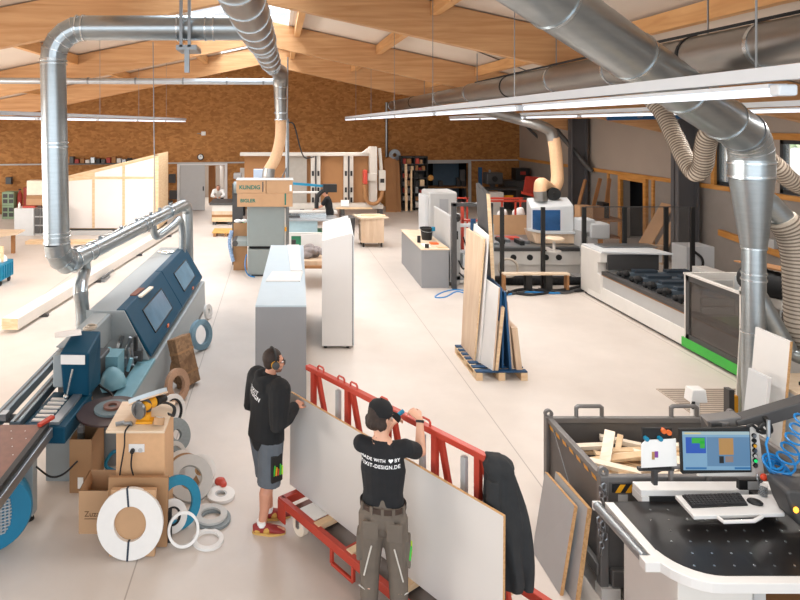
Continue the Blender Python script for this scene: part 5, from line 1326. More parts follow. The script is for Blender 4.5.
S('yellow_rail', 'yellow bar beside the cream carton', 'bar', m_yellow, B().box(10.0, 10.4, 27.4, 27.45, .75, .85))
t = T('loudspeaker', 'black loudspeaker box high in the right back corner', 'speaker', (11.6, 29.3, 1.3))
Pt('box', t, m_black, B().box(11.25, 11.9, 29.3, 29.9, 1.35, 1.9), bevel=.02)
Pt('front_light', t, m_redseat, B().box(11.45, 11.7, 29.28, 29.31, 1.6, 1.75))
S('dark_cabinet', 'dark cabinet below the loudspeaker in the right back corner', 'cabinet', m_darksteel, B().box(10.6, 12.0, 29.1, 29.9, 0, 1.34), bevel=.02)
t = T('red_hood', 'slanted red machine hood in the right back corner', 'machine', (9.9, 24, 0))
Pt('panel', t, m_redseat, B().prism([(9.5, 24.0, 1.38), (10.35, 24.0, 1.15), (10.5, 24.4, 1.9), (9.75, 24.4, 1.95)], (0, .06, -.05)))
Pt('lip', t, m_red, B().prism([(9.42, 23.9, 1.3), (10.35, 23.9, 1.05), (10.35, 23.9, 1.16), (9.42, 23.9, 1.4)], (0, .12, 0)))
Pt('stand', t, m_darksteel, B().box(9.6, 10.4, 24.1, 24.6, 0, 1.1))
for i, (x, y, z0, z1, w_, m) in enumerate(((9.75, 20.0, .9, 1.35, .42, m_card), (10.25, 20.2, .9, 1.3, .38, m_kraft), (10.7, 20.4, .9, 1.4, .2, m_black))):
    small_box('parts_box', ['left pale', 'middle brown', 'right black'][i]+' box on the wooden rack left of the dark passage', 'box', m, x, x+w_, y, y+.4, z0, z1)
t = T('timber_rack', 'wooden rack with boxes left of the dark passage at the right wall', 'rack', (10.4, 20.4, 0))
Pt('shelf', t, m_kraft, B().box(9.6, 11.2, 19.9, 20.9, .85, .9)); 
for x in (9.65, 10.4, 11.1): Pt('post', t, m_trimwood, B().box(x-.06, x+.06, 19.95, 20.05, 0, .85))
Pt('lower_board', t, m_kraft, B().box(9.65, 11.1, 20.0, 20.6, .3, .34).box(9.9, 10.2, 20.0, 20.3, .34, .8))
for i, (x0, x1, y, ztop) in enumerate(((11.25, 11.6, 22.6, 2.0), (11.0, 11.35, 23.2, 1.9), (11.5, 11.62, 22.0, 2.05))):
    S('wall_slat', ['first', 'second', 'third'][i]+' timber slat leaning on the right wall left of the dark passage', 'timber', m_kraft, B().beam((x0, y, .03), (x1+.25, y+.2, ztop), .12, .05))
for i, (y, yd, zt_) in enumerate(((19.3, .62, 1.55), (18.6, .5, 1.35))):
    b = B().prism([(11.05+.1*i, y, .02), (11.05+.1*i, y-yd, .02), (11.93, y-yd, zt_), (11.93, y, zt_)], (.03, 0, .0))
    S('leaning_chipboard', ['wider', 'narrower'][i]+' brown chipboard leaning on the right wall behind the clear screen', 'board', m_card, b)
S('low_shelf', 'low pale board in front of the leaning chipboards', 'board', m_beech, B().box(9.7, 11.0, 17.6, 17.8, .5, .54).box(9.75, 9.8, 17.6, 17.8, 0, .5).box(10.9, 10.95, 17.6, 17.8, 0, .5))
t = T('white_compressor', 'small white cabinet with a hose behind the rightmost guard posts', 'cabinet', (10.4, 15.7, 0))
Pt('body', t, m_whitegrey, B().box(10.15, 10.85, 15.4, 16.0, .15, .95), bevel=.02)
Pt('hose', t, m_rubber, B().tube(curve([(10.3, 15.36, .85), (10.45, 15.3, .7), (10.5, 15.33, .5), (10.4, 15.36, .35)], 5), .03, 8))
Pt('foot', t, m_black, B().box(10.2, 10.8, 15.45, 15.95, 0, .15))
S('wall_box', 'small grey switch box on the grey wall base at right', 'switch', m_lightgrey, B().box(XR-.1, XR-.01, 15.0, 15.2, .95, 1.2))
S('wall_rail', 'sloping timber rail along the grey wall base at right', 'timber', m_trimwood, B().beam((XR-.06, 16.9, 1.05), (XR-.06, 13.6, .78), .1, .16))
# ------------------------------------------------------------------ long panel machining centre with green striped glass cab
t = T('panel_machine', 'long white panel machining centre with smoked glass cab and green band', 'machine', (8.3, 12, 0))
xm = 7.25
Pt('end_housing', t, m_offwhite, B().prism([(xm, 13.95, .05), (xm, 14.85, .05), (xm, 14.85, 1.10), (xm, 13.95, 1.10), (xm, 13.95, .88), (xm, 14.08, .86), (xm, 14.08, .62), (xm, 13.95, .58)], (1.4, 0, 0)), bevel=.012)
Pt('housing_top', t, m_whitegrey, B().prism([(xm+.02, 13.93, 1.1), (xm+1.48, 13.7, 1.1), (xm+1.3, 14.85, 1.1), (xm+.02, 14.85, 1.1)], (0, 0, .04)), bevel=.005)
b = B()
for k in range(16): b.box(xm+.15+random.uniform(0, 1.4), xm+.2+random.uniform(.1, .5), 14.0+k*.05, 14.03+k*.05, 1.14, 1.16+random.uniform(0, .04))
Pt('tool_tray', t, m_steel, B().box(xm+.25, xm+1.5, 14.3, 14.7, 1.14, 1.17))
Pt('under_recess', t, m_darksteel, B().box(xm+.15, xm+1.3, 13.92, 13.99, .72, 1.06))
Pt('skirt', t, m_offwhite, B().hexa([(xm-.03, 9.4, .05), (xm+.1, 9.4, .05), (xm+.1, 14.5, .05), (xm-.03, 14.5, .05)], [(xm+.04, 9.4, .32), (xm+.12, 9.4, .32), (xm+.12, 14.5, .32), (xm+.04, 14.5, .32)]), bevel=.01)
Pt('plinth', t, m_darksteel, B().box(xm+.03, xm+2.2, 9.4, 14.7, 0, .05))
Pt('side_band', t, m_lightgrey, B().box(xm+.06, xm+.14, 9.4, 14.0, .3, .6))
Pt('dark_rail', t, m_darksteel, B().box(xm+.05, xm+.2, 9.4, 14.0, .6, .68), bevel=.01)
Pt('copper_line', t, m_kraft, B().box(xm+.045, xm+.06, 9.4, 14.0, .585, .6))
Pt('bed', t, m_steel, B().box(xm+.12, xm+2.3, 9.4, 14.0, .05, .62))
Pt('far_rail', t, m_offwhite, B().box(xm+2.1, xm+2.4, 9.4, 14.0, .6, .8))
for k in range(6):
    y = 11.15+k*.48
    c_ = Pt('console', t, mat('slate console', '#5a6772', .4, .3), B().box(xm+.45, xm+2.1, y, y+.14, .66, .74), bevel=.01)
    Pt('console_rail', c_, m_alu, B().box(xm+.3, xm+2.2, y+.16, y+.26, .63, .68))
    Pt('pod', c_, mat('blue black pod', '#2b3742', .5), B().box(xm+.55, xm+1.05, y-.01, y+.15, .74, .80).box(xm+1.25, xm+1.75, y-.01, y+.15, .74, .80), bevel=.008)
    Pt('hose_block', c_, m_rubber, B().sph((xm+.36, y+.05, .72), .09, (1.1, 1, .8)).sph((xm+.28, y+.12, .7), .06).cyl((xm+.3, y, .62), (xm+.3, y, .74), .035))
# glass cab
y0, y1, zt_ = 9.45, 11.0, 1.33
cab = Pt('cab_frame', t, m_darksteel, B().box(xm-.02, xm+.03, y0, y1, .2, .29).box(xm-.02, xm+.03, y0, y1, zt_-.1, zt_).box(xm-.02, xm+.03, y0, y0+.09, .2, zt_).box(xm-.02, xm+.03, y1-.09, y1, .2, zt_), bevel=.004)
Pt('window', cab, m_glass_dark, B().box(xm, xm+.012, y0+.08, y1-.08, .28, zt_-.09))
Pt('cap', cab, m_offwhite, B().box(xm-.03, xm+.05, y0, y1+.02, zt_, zt_+.03).box(xm-.03, xm+1.3, y1, y1+.05, zt_, zt_+.03))
Pt('edge_strip', cab, m_offwhite, B().box(xm-.025, xm+.02, y1-.005, y1+.03, .2, zt_))
Pt('green_band', t, m_green, B().box(xm-.04, xm+.06, y0-.05, y1+.08, .05, .21), label='bright green band')
Pt('cab_wall', t, m_offwhite, B().box(xm+.05, xm+1.4, y1, y1+.04, .6, zt_).box(xm+1.36, xm+1.4, y0, y1, .6, zt_))
Pt('cab_column', t, m_whitegrey, B().box(xm+.85, xm+1.0, y1-.12, y1, .6, zt_-.02).box(xm+1.2, xm+1.35, y1-.12, y1, .6, zt_))
b = B()
for k in range(4): b.box(xm+.2, xm+.75, y1-.1, y1-.06, .66+k*.16, .67+k*.16+.1)
Pt('cab_louver', t, m_lightgrey, b)
Pt('green_drip_tray', t, mat('dull green tray', '#4f6b42', .6), B().box(xm+.3, xm+1.1, 10.2, 10.8, .62, .64))
Pt('tool_bits', t, m_steel, B().box(xm+.3, xm+.5, 9.8, 9.9, .62, .7).box(xm+.35, xm+.6, 10.1, 10.16, .62, .68))
b = text_b('Rover', .07, .001); xf(b, Matrix.Translation((xm-.022, 9.85, .225)) @ Matrix.Rotation(-PI/2, 4, 'Z') @ Matrix.Rotation(PI/2, 4, 'X'))
bpy.data.meshes.remove(bpy.data.meshes.new('x')); b.bm.free()

t = T('mesh_cabinet', 'white machine cabinet with wire mesh front at the right edge', 'machine', (8, 8.9, 0))
Pt('body', t, m_offwhite, B().box(6.95, 8.8, 8.55, 9.35, 0, .98).box(6.95, 8.8, 8.7, 9.35, .98, 1.5).box(6.95, 8.8, 8.55, 9.35, 1.42, 1.55), bevel=.012)
b = B()
for k in range(34): b.box(6.96+k*.055, 6.97+k*.055, 8.555, 8.565, .8, 1.4)
for k in range(12): b.box(6.95, 8.8, 8.55, 8.56, .82+k*.05, .83+k*.05)
Pt('wire_mesh', t, m_darksteel, b)
Pt('backing', t, m_whitegrey, B().box(6.96, 8.78, 8.58, 8.6, .78, 1.42))
t = T('black_drum', 'ribbed black drum lying on the white mesh fronted cabinet', 'drum', (7.2, 9, 1.55))
Pt('drum', t, m_rubber, ribbed([(6.72+.25, 9.2, 1.74), (7.0, 8.9, 1.72), (7.15, 8.62, 1.70)], .19, amp=.04), smooth=50)
Pt('drum_end', t, m_darksteel, B().ring((7.16, 8.6, 1.70), (.3, -.9, -.1), .19, .13, .03).cyl((7.15, 8.63, 1.7), (7.17, 8.6, 1.7), .12), smooth=40)
Pt('lid', t, m_kraft, B().obox((7.15, 9.0, 1.93), (.5, .7, .02), rz=.3, ry=.1))
# bench at the right edge, boards leaning on it
t = T('machine_table', 'white machine table with light wooden top at the right edge', 'table', (6.7, 7.2, 0))
Pt('body', t, m_whitegrey, B().box(6.0, 7.4, 6.2, 7.68, 0, .86), bevel=.01)
Pt('top', t, m_birch, B().box(5.98, 7.42, 6.15, 7.72, .86, .90), bevel=.004)
Pt('sticker', t, m_yellow, B().box(5.997, 6.0, 6.86, 6.98, .66, .82))
S('black_clamp', 'small black clamp lying on the wooden top of the machine table', 'clamp', m_black, B().obox((6.28, 7.32, .92), (.2, .07, .04), rz=-.2).obox((6.2, 7.3, .94), (.04, .09, .05)), bevel=.006)
def side_board(name, label, m, x0, x1, ya, yc, zt0, th, edge=None, zb=0, **k):
    """board whose broad face looks to the left, foot at x0 and head at x1"""
    t = T(name, label, 'board', (x0, (ya+yc)/2, zb))
    P = [Vector((x0, ya, zb)), Vector((x0, yc, zb)), Vector((x1, yc, zt0)), Vector((x1, ya, zt0))]
    Pt('sheet', t, m, B().prism(P, (th, 0, 0)))
    if edge: Pt('edge', t, edge, B().prism([P[0]+Vector((0, -.004, 0)), P[3]+Vector((0, -.004, 0)), P[3]+Vector((th, -.004, 0)), P[0]+Vector((th, -.004, 0))], (0, .004, 0)))
    return t
side_board('white_board', 'tall white board leaning on the machine table in front of the duct foot', m_white, 5.80, 5.93, 7.18, 7.70, 1.48, .03, m_chip)
side_board('white_board', 'lower white board left of the tall white board', m_whitegrey, 5.58, 5.69, 7.2, 7.5, 1.05, .04, m_white)
t = T('tall_board', 'narrow tall pale board with green lower edge left of the duct foot', 'board', (6.3, 8.5, 0))
Pt('panel', t, m_offwhite, B().hexa([(6.27, 8.5, 0), (6.39, 8.5, 0), (6.72, 8.95, 0), (6.60, 8.95, 0)], [(6.40, 8.5, 2.24), (6.52, 8.5, 2.24), (6.85, 8.95, 2.24), (6.73, 8.95, 2.24)]))
Pt('green_edge', t, m_green, B().hexa([(6.35, 8.47, 0), (6.42, 8.47, 0), (6.42, 8.498, 0), (6.35, 8.498, 0)], [(6.41, 8.47, .95), (6.47, 8.47, .95), (6.47, 8.498, .95), (6.41, 8.498, .95)]))
t = T('light_barrier', 'small white light barrier post behind the grey skip', 'post', (4.53, 6.72, 0))
Pt('post', t, m_white, B().box(4.49, 4.56, 6.7, 6.76, 0, 1.0), bevel=.008)
Pt('head', t, m_white, B().prism([(4.44, 6.66, 1.0), (4.62, 6.66, 1.0), (4.60, 6.66, 1.14), (4.46, 6.66, 1.14)], (0, .13, 0)), bevel=.01)
Pt('lens', t, m_black, B().box(4.445, 4.475, 6.65, 6.67, .94, 1.02))
t = T('bollard', 'navy and yellow corner bollard at the foot of the tall pale board', 'bollard', (5.98, 8.2, 0))
Pt('post', t, m_darksteel, B().box(5.93, 6.0, 8.15, 8.25, 0, .5)); Pt('stripe', t, m_yellow, B().box(6.0, 6.05, 8.15, 8.25, 0, .42))
t = T('safety_mat', 'ribbed pale safety mat on the floor before the glass cab', 'mat', (6.5, 8.7, 0))
Pt('mat', t, mat('pale mat', '#b3a496', .8), B().box(5.7, 7.1, 7.9, 9.35, 0, .012))
b = B()
for k in range(22): b.box(5.72, 7.08, 7.93+k*.065, 7.95+k*.065, .012, .018)
Pt('rib', t, mat('mat rib', '#8f8479', .8), b)

# ------------------------------------------------------------------ steel skip with offcuts
t = T('steel_skip', 'dark grey steel skip filled with pale offcuts at the lower right', 'skip', (3.7, 5.8, 0))
x0, x1, y0, y1, zt_ = 2.76, 4.62, 5.27, 6.33, 1.0
m_skip = mat('skip paint', '#625f5d', .5, .25, var=.08, scale=4)
Pt('left_wall', t, m_skip, B().box(x0, x0+.02, y0, y1, .1, zt_))
Pt('right_wall', t, m_skip, B().box(x1-.02, x1, y0, y1, .1, zt_))
Pt('back_wall', t, m_skip, B().box(x0, x1, y1-.02, y1, .1, zt_))
Pt('front_wall', t, m_skip, B().box(x0, x1, y0, y0+.02, .1, zt_))
Pt('bottom', t, m_skip, B().box(x0, x1, y0, y1, .08, .12))
m_rim = mat('skip rim', '#777472', .45, .4)
Pt('rim', t, m_rim, B().box(x0-.02, x0+.035, y0-.02, y1+.02, zt_-.04, zt_+.012).box(x1-.035, x1+.02, y0-.02, y1+.02, zt_-.04, zt_+.012).box(x0, x1, y1-.035, y1+.02, zt_-.04, zt_+.012).box(x0, x1, y0-.02, y0+.035, zt_-.04, zt_+.012), bevel=.006)
for x in (x0, x1):
    for y in (y0, y1): 
        Pt('corner_post', t, m_rim, B().box(x-.035, x+.035, y-.035, y+.035, 0, zt_+.02), bevel=.006)
        Pt('corner_lug', t, m_rim, B().ring((x, y-.0, zt_+.045), (0, 1, 0), .045, .02, .03, 16), smooth=40)
for x in (3.05, 4.02):
    Pt('lifting_bow', t, m_rim, B().tube([(x, y1+.01, .9), (x, y1+.01, zt_+.1), (x+.02, y1+.01, zt_+.115), (x+.24, y1+.01, zt_+.115), (x+.26, y1+.01, zt_+.1), (x+.26, y1+.01, .9)], .02, 8), smooth=40)
    Pt('lifting_bow', t, m_rim, B().tube([(x+.27, y0-.03, .9), (x+.27, y0-.03, zt_+.09), (x+.29, y0-.03, zt_+.105), (x+.57, y0-.03, zt_+.105), (x+.59, y0-.03, zt_+.09), (x+.59, y0-.03, .9)], .02, 8), smooth=40)
b = B()
for k in range(7): b.prism([(x0-.003, y0+.1+k*.14, .91), (x0-.003, y0+.17+k*.14, .91), (x0-.003, y0+.19+k*.14, .94), (x0-.003, y0+.12+k*.14, .94)], (.003, 0, 0))
Pt('warning_dashes', t, m_yellow, b)
Pt('warning_field', t, m_black, B().box(x0+.08, x0+.36, y0-.008, y0, .87, .94))
b = B()
for k in range(3): b.prism([(x0+.10+k*.09, y0-.01, .87), (x0+.145+k*.09, y0-.01, .87), (x0+.19+k*.09, y0-.01, .94), (x0+.145+k*.09, y0-.01, .94)], (0, .002, 0))
Pt('warning_stripes', t, m_yellow, b)
Pt('label_plate', t, m_lightgrey, B().box(x0+.13, x0+.21, y0-.006, y0, .76, .85))
Pt('lower_rail', t, m_skip, B().box(x0+.05, x1, y0-.06, y0, .1, .24).box(x0-.05, x0, y0, y1, .16, .26), bevel=.01)
Pt('foot', t, m_offwhite, B().box(x0-.04, x0+.12, y0-.06, y0+.05, 0, .09)); Pt('foot', t, m_rim, B().box(x0-.03, x0+.1, y1-.1, y1, 0, .09)); Pt('foot', t, m_rim, B().box(x1-.1, x1, y0, y0+.1, 0, .09)); Pt('foot', t, m_rim, B().box(x1-.1, x1, y1-.1, y1, 0, .09))
Pt('latch', t, m_black, B().obox((x0+.22, y0-.09, .27), (.1, .05, .04)).obox((x0+.2, y0-.09, .31), (.02, .03, .06)))
Pt('stay_wire', t, m_steel, B().cyl((x0-.01, y1-.1, .99), (x0-.04, y0+.25, .35), .004, n=6))
# chain on the corner
ch = B()
for k in range(11):
    z = .93-k*.052; a = k % 2
    pts = [(0, .0, .032), (.016, 0, .02), (.016, 0, -.02), (0, 0, -.032), (-.016, 0, -.02), (-.016, 0, .02), (0, 0, .032)]
    off = Vector((x0-.05+.012*math.sin(k*.9), y0-.06, z))
    ch.tube([off+Vector((p[0] if a else 0, 0 if a else p[0], p[2])) for p in pts], .006, 6)
    if k < 9: ch.tube([off+Vector((.03+(p[0] if not a else 0), 0 if not a else p[0], p[2]+.02)) for p in pts], .006, 6)
S('steel_chain', 'steel chain hanging at the near corner of the grey skip', 'chain', m_steel, ch, smooth=True)
# offcuts
k = 0
def offcut(p, q, w, h, lab, m=None):
    S('wood_offcut', lab, 'wood', m or random.choice((m_palewood, m_palewood, m_spruce)), B().beam(p, q, w, h), group='wood offcuts in the grey skip')
LAB = 'pale wood offcut lying in the pile inside the grey steel skip'
random.seed(11)
for i in range(52):
    cx, cy = random.uniform(x0+.25, x1-.3), random.uniform(y0+.2, y1-.22)
    a = random.uniform(-.5, .5) if i % 3 else random.uniform(-1.3, 1.3)
    l = random.uniform(.14, .5)
    l = min(l, cx-x0-.06, x1-.06-cx) if abs(math.cos(a)) > .4 else min(l, .4)
    l = min(l, (min(cy-y0, y1-cy)-.06)/max(.05, abs(math.sin(a))))
    z = random.uniform(.64, .88) if i > 10 else random.uniform(.35, .6)
    dz = random.uniform(-.06, .06)
    offcut((cx-l*math.cos(a), cy-l*math.sin(a), z-dz), (cx+l*math.cos(a), cy+l*math.sin(a), z+dz), random.uniform(.04, .1), random.uniform(.02, .045), LAB)
offcut((2.93, 5.62, .74), (3.24, 6.05, 1.0), .09, .03, 'widest pale offcut sticking up at the left of the skip pile')
offcut((3.2, 5.9, .7), (3.38, 6.12, .93), .05, .025, 'short upright offcut beside the widest one in the skip', m_spruce)
offcut((3.02, 5.48, .74), (3.12, 5.95, .80), .09, .03, 'pale offcut lying front to back under the widest upright one')
offcut((3.32, 5.42, .72), (3.15, 5.98, .80), .1, .03, 'pale offcut crossing the middle of the skip pile')
offcut((3.05, 5.42, .79), (3.7, 5.72, .82), .05, .04, 'long offcut lying slantwise along the front of the skip pile', m_palewood)
offcut((2.95, 6.1, .78), (3.9, 6.0, .8), .06, .03, 'long thin offcut along the back of the skip pile', m_spruce)
# boards leaning on the skip
def corner_board(label, b0, b1, t0, t1, th):
    P = [Vector(p) for p in (b0, b1, t1, t0)]
    n = (P[1]-P[0]).cross(P[3]-P[0]).normalized()*th
    if n.x < 0: n = -n
    t = T('chipboard_sheet', label, 'board', ((P[0]+P[1])/2))
    Pt('sheet', t, mat('light grey coated board', '#a9a9a9', .55, var=.02), B().prism(P, n))
    e = []
    Pt('edge', t, m_chip, B().prism([P[1], P[2], P[2]+n, P[1]+n], (0, -.004, 0)).prism([P[2], P[3], P[3]+n, P[2]+n], (0, 0, .004)))
    return t
corner_board('front grey coated chipboard leaning on the left wall of the skip', (2.38, 5.80, .004), (2.39, 5.26, .004), (2.56, 5.95, .66), (2.59, 5.42, .66), .03)
corner_board('rear grey coated chipboard between the front one and the skip', (2.455, 5.72, .004), (2.47, 5.16, .004), (2.64, 5.90, .69), (2.665, 5.34, .69), .04)

# ------------------------------------------------------------------ beam saw table with terminal
t = T('saw_table', 'black topped saw table with white rounded edge in the lower right corner', 'table', (3.6, 4.6, 0))
zt_ = .92
def outline(off):
    x0, yf, yb_ = 2.665+off, 4.16+off, 5.06
    pts = [(x0, yb_), (x0, 4.47+off*.3)]
    cx, cy, R = x0+.32, 4.48, .32
    for k in range(1, 9):
        a = PI+k/8*PI/2
        pts.append((cx+R*math.cos(a), yf+R+R*math.sin(a)))
    pts += [(4.9, yf), (4.9, yb_)]
    return pts
def flat(b, pts, z0, z1): return b.prism([(x, y, z0) for x, y in pts], (0, 0, z1-z0))
Pt('table_edge', t, m_white, flat(B(), outline(0), zt_-.075, zt_-.004), bevel=.006)
Pt('table_top', t, m_blacktop, flat(B(), outline(.07), zt_-.03, zt_))
b = B()
for i in range(13):
    for j in range(6):
        x, y = 2.9+i*.14+(.07 if j % 2 else 0), 4.32+j*.125
        b.cyl((x, y, zt_-.001), (x, y, zt_+.004), .0085, n=6)
tag(Pt('air_nozzles', t, m_seam, b), kind='stuff')
o = Pt('roller', t, m_steel, B().cyl((2.622, 4.44, zt_-.03), (2.60, 5.05, zt_-.03), .036, n=16), smooth=40)
Ps('roller_bracket', t, m_white, [B().prism([(2.585, 4.36, zt_-.075), (2.585, 4.44, zt_-.075), (2.72, 4.44, zt_-.075), (2.72, 4.36, zt_-.075)], (0, 0, .07)), B().box(2.57, 2.64, 5.05, 5.08, zt_-.07, zt_-.004)], bevel=.006)
Pt('leg_panel', t, m_offwhite, B().box(2.76, 3.28, 4.28, 4.95, 0, zt_-.08), bevel=.006)
Pt('leg_edge', t, m_lightgrey, B().box(3.28, 3.36, 4.27, 4.95, 0, zt_-.08))
Pt('glide', t, m_offwhite, B().cyl((3.62, 4.2, zt_-.11), (3.62, 4.2, zt_-.07), .02).cyl((3.62, 4.2, zt_-.14), (3.62, 4.2, zt_-.11), .008))
bb = Pt('pressure_beam', t, m_white, B().box(2.97, 5.0, 5.07, 5.2, zt_+.035, zt_+.085), bevel=.006)
Pt('beam_gap', t, m_black, B().box(3.03, 5.0, 5.06, 5.2, zt_-.03, zt_+.035)); Pt('beam_end', t, m_white, B().box(2.97, 3.03, 5.06, 5.2, zt_-.03, zt_+.035))
t = T('storage_box', 'brown wooden box under the saw table', 'box', (4, 4.6, 0))
Pt('box', t, m_kraft, B().box(3.5, 4.3, 4.4, 4.95, 0, .6), bevel=.01)
Pt('roll', t, m_card2, B().cyl((4.0, 4.35, .62), (4.3, 4.6, .62), .12, n=16))

# terminal: monitor, buttons, arm
t = T('terminal', 'saw terminal screen with button strip hanging on a dark swivel arm', 'monitor', (3.7, 4.95, 1.05))
yt = 4.98
def TX(px): return (px-PX)/FOC*yt
def TZ(py): return CH-(py-PY)/FOC*yt
Pt('case', t, m_offwhite, B().prism([(TX(700), yt+.02, TZ(478)), (TX(767), yt+.02, TZ(478)), (TX(760), yt+.02, TZ(427)), (TX(740), yt+.02, TZ(429))], (0, .03, 0)), bevel=.006)
mon = Pt('monitor', t, m_black, B().prism([(TX(682.5), yt, TZ(474)), (TX(752), yt, TZ(472.5)), (TX(750), yt, TZ(427.5)), (TX(680), yt, TZ(429.5))], (0, .03, 0)), bevel=.004)
def scr(name, q, hexc, e=.9, d=.002):
    m = mat('screen '+hexc, hexc, .3, var=.02, emit=e*.85)
    m.node_tree.nodes['Principled BSDF'].inputs['Specular IOR Level'].default_value = .3
    for l_ in list(m.node_tree.links):
        if l_.to_socket.name == 'Base Color': m.node_tree.links.remove(l_)
    m.node_tree.nodes['Principled BSDF'].inputs['Base Color'].default_value = (.02, .02, .02, 1)
    pass
    Pt(name, mon, m, B().prism([(TX(a), yt-d, TZ(c)) for a, c in q], (0, .0008, 0)))
def sq(x0, y0, x1, y1, sh=.0): 
    k = 1.6/46
    return [(x0+(y0-430)*k*1.0, y0), (x1+(y0-430)*k, y0), (x1+(y1-430)*k, y1), (x0+(y1-430)*k, y1)]
scr('screen', sq(682, 431.5, 749, 470), '#7fa9c8', 1)
scr('screen_window', sq(706, 437, 749, 466), '#5f87ab', 1, .003)
scr('screen_title', sq(682, 431.5, 749, 434.5), '#a9c0c4', 1, .004)
scr('screen_menu', sq(684, 432.3, 700, 433.6), '#d9c98f', 1, .005)
scr('screen_plan', sq(685, 437, 705, 453), '#1f56b8', 1, .004)
scr('screen_plan_part', sq(691, 437.5, 704, 443), '#2fae3d', 1, .005); scr('screen_plan_part', sq(699, 441, 704, 448), '#2fae3d', 1, .005)
scr('screen_part', sq(718, 438, 732.5, 454.5), '#b58a52', 1, .004)
scr('screen_part', sq(718, 456, 722.5, 463), '#101216', 1, .004); scr('screen_part', sq(724, 456, 732, 462), '#8f7f7a', 1, .004)
scr('screen_footer', sq(684, 467, 705, 469), '#2f6fa5', 1, .004); scr('screen_footer', sq(733, 467, 749, 469), '#2f6fa5', 1, .004)
cols = [m_steel, m_black, m_yellow, m_steel, m_white, mat('green button', '#1fd06a', .4, emit=.8), m_steel]
for k in range(7):
    c = Vector((TX(755.3+k*.25), yt+.018, TZ(436.5+k*5)))
    o = Pt('button', t, cols[k], B().cyl(c, c+Vector((0, -.014, 0)), .013, n=14))
    Pt('button_ring', o, m_black, B().ring(c+Vector((0, -.004, 0)), (0, 1, 0), .018, .0135, .01, 16))
Pt('emergency_button', t, mat('red orange button', '#f0502f', .4), B().sph((TX(761), yt-.03, TZ(475)), .028, (1, .8, 1)), smooth=True)
Pt('cable', t, m_steel, B().tube(curve([(TX(757), yt, TZ(474)), (TX(755.5), yt-.02, TZ(478)), (TX(758), yt-.02, TZ(481)), (TX(761), yt-.02, TZ(479))], 5), .006, 6))
arm0 = D(690, 428, 5.15); arm1 = D(735, 424, 5.1); arm2 = D(830, 396, 5.0)
Pt('swivel_arm', t, m_darksteel, B().beam(arm1, arm2, .12, .10), bevel=.008)
Pt('arm_joint', t, m_rim, B().beam(D(704, 423, 5.15), D(738, 419, 5.12), .12, .09).cyl(D(722, 432, 5.1), D(722, 420, 5.1), .05), bevel=.006)
Pt('arm_bracket', t, m_darksteel, B().box(TX(718), TX(730), yt+.08, yt+.2, TZ(450), TZ(428)))
Pt('cable_tie', t, m_black, B().tube(curve([D(747, 427, 4.98), D(752, 425, 4.97), D(758, 429, 4.97), D(764, 424, 4.97), D(768, 430, 4.97), D(763, 433, 4.97), D(757, 431, 4.97)], 4), .012, 6).ring(D(763, 423, 5.05), (1, 0, .25), .085, .07, .03, 16))
# document clip board left of the monitor
t = T('clip_board', 'white sheet with small picture clipped on a black holder left of the screen', 'paper holder', (3.15, 5.1, 1.08))
Pt('holder', t, m_black, B().box(TX(647), TX(676.5), yt+.06, yt+.08, TZ(474), TZ(432)))
Pt('stem', t, m_darksteel, B().box(TX(644), TX(680), yt+.07, yt+.1, TZ(476), TZ(473)).box(TX(660), TX(664), yt+.08, yt+.12, 1.05, TZ(473)))
sh = Pt('sheet', t, m_paper, B().prism([(TX(645), yt+.05, TZ(471.5)), (TX(681), yt+.05, TZ(469.5)), (TX(679.5), yt+.045, TZ(441.5)), (TX(649), yt+.045, TZ(443)), (TX(644.5), yt+.045, TZ(447.5))], (0, .004, 0)))
Pt('picture', sh, mat('purple print', '#7d3f94', .6), B().box(TX(658), TX(661.5), yt+.043, yt+.046, TZ(460.5), TZ(454.3)))
Pt('picture', sh, mat('tan print', '#b08a5a', .6), B().box(TX(655.3), TX(658), yt+.043, yt+.046, TZ(462.5), TZ(454.8)))
for px in (649.5, 663.5): Pt('clip', t, m_teal, B().cyl((TX(px), yt+.03, TZ(441.5)), (TX(px), yt+.07, TZ(441.5)), .018))
for px in (667.5, 672.8): Pt('magnet', t, m_orange, B().cyl((TX(px), yt+.04, TZ(434+(px-667)*.3)), (TX(px), yt+.07, TZ(434+(px-667)*.3)), .02), smooth=40)
# keyboard tray
t = T('keyboard_tray', 'white keyboard tray over the black saw table', 'tray', (3.8, 4.72, 1.05))
zk = 1.04
k0, k1, k2, k3 = F(675, 495, zk), F(772, 494, zk), F(785, 513, zk), F(694, 516, zk)
Pt('tray', t, m_white, B().prism([k3, k2, k1, k0], (0, 0, -.03)), bevel=.006)
h0, h1 = F(722, 517, zk), F(758, 516, zk)
Pt('handle', t, m_white, B().tube([F(718, 515.5, zk)+Vector((0, 0, -.015)), F(724, 520, zk)+Vector((0, 0, -.015)), F(754, 519, zk)+Vector((0, 0, -.015)), F(762, 514.5, zk)+Vector((0, 0, -.015))], .013, 8))
Pt('tray_arm', t, m_darksteel, B().box(3.85, 3.95, 4.8, 5.1, .98, 1.01).box(3.85, 3.95, 5.0, 5.08, .9, 1.0))
kb = T('keyboard', 'black keyboard on the white tray', 'keyboard', (k0+k3)/2)
q0, q1, q2, q3 = F(682, 496.5, zk), F(740, 494.5, zk), F(748, 506, zk), F(692, 508.5, zk)
Pt('case', kb, m_black, B().prism([q3, q2, q1, q0], (0, 0, .014)), bevel=.003)
b = B()
for r_ in range(5):
    for c_ in range(15):
        u, v = (c_+.5)/15*.96+.02, (r_+.5)/5*.9+.05
        p = q0.lerp(q1, u).lerp(q3.lerp(q2, u), v)
        b.obox(p+Vector((0, 0, .018)), (.024, .022, .009))
Pt('keys', kb, mat('key caps', '#2b2b2d', .5), b)
pm = F(755, 503.5, zk)
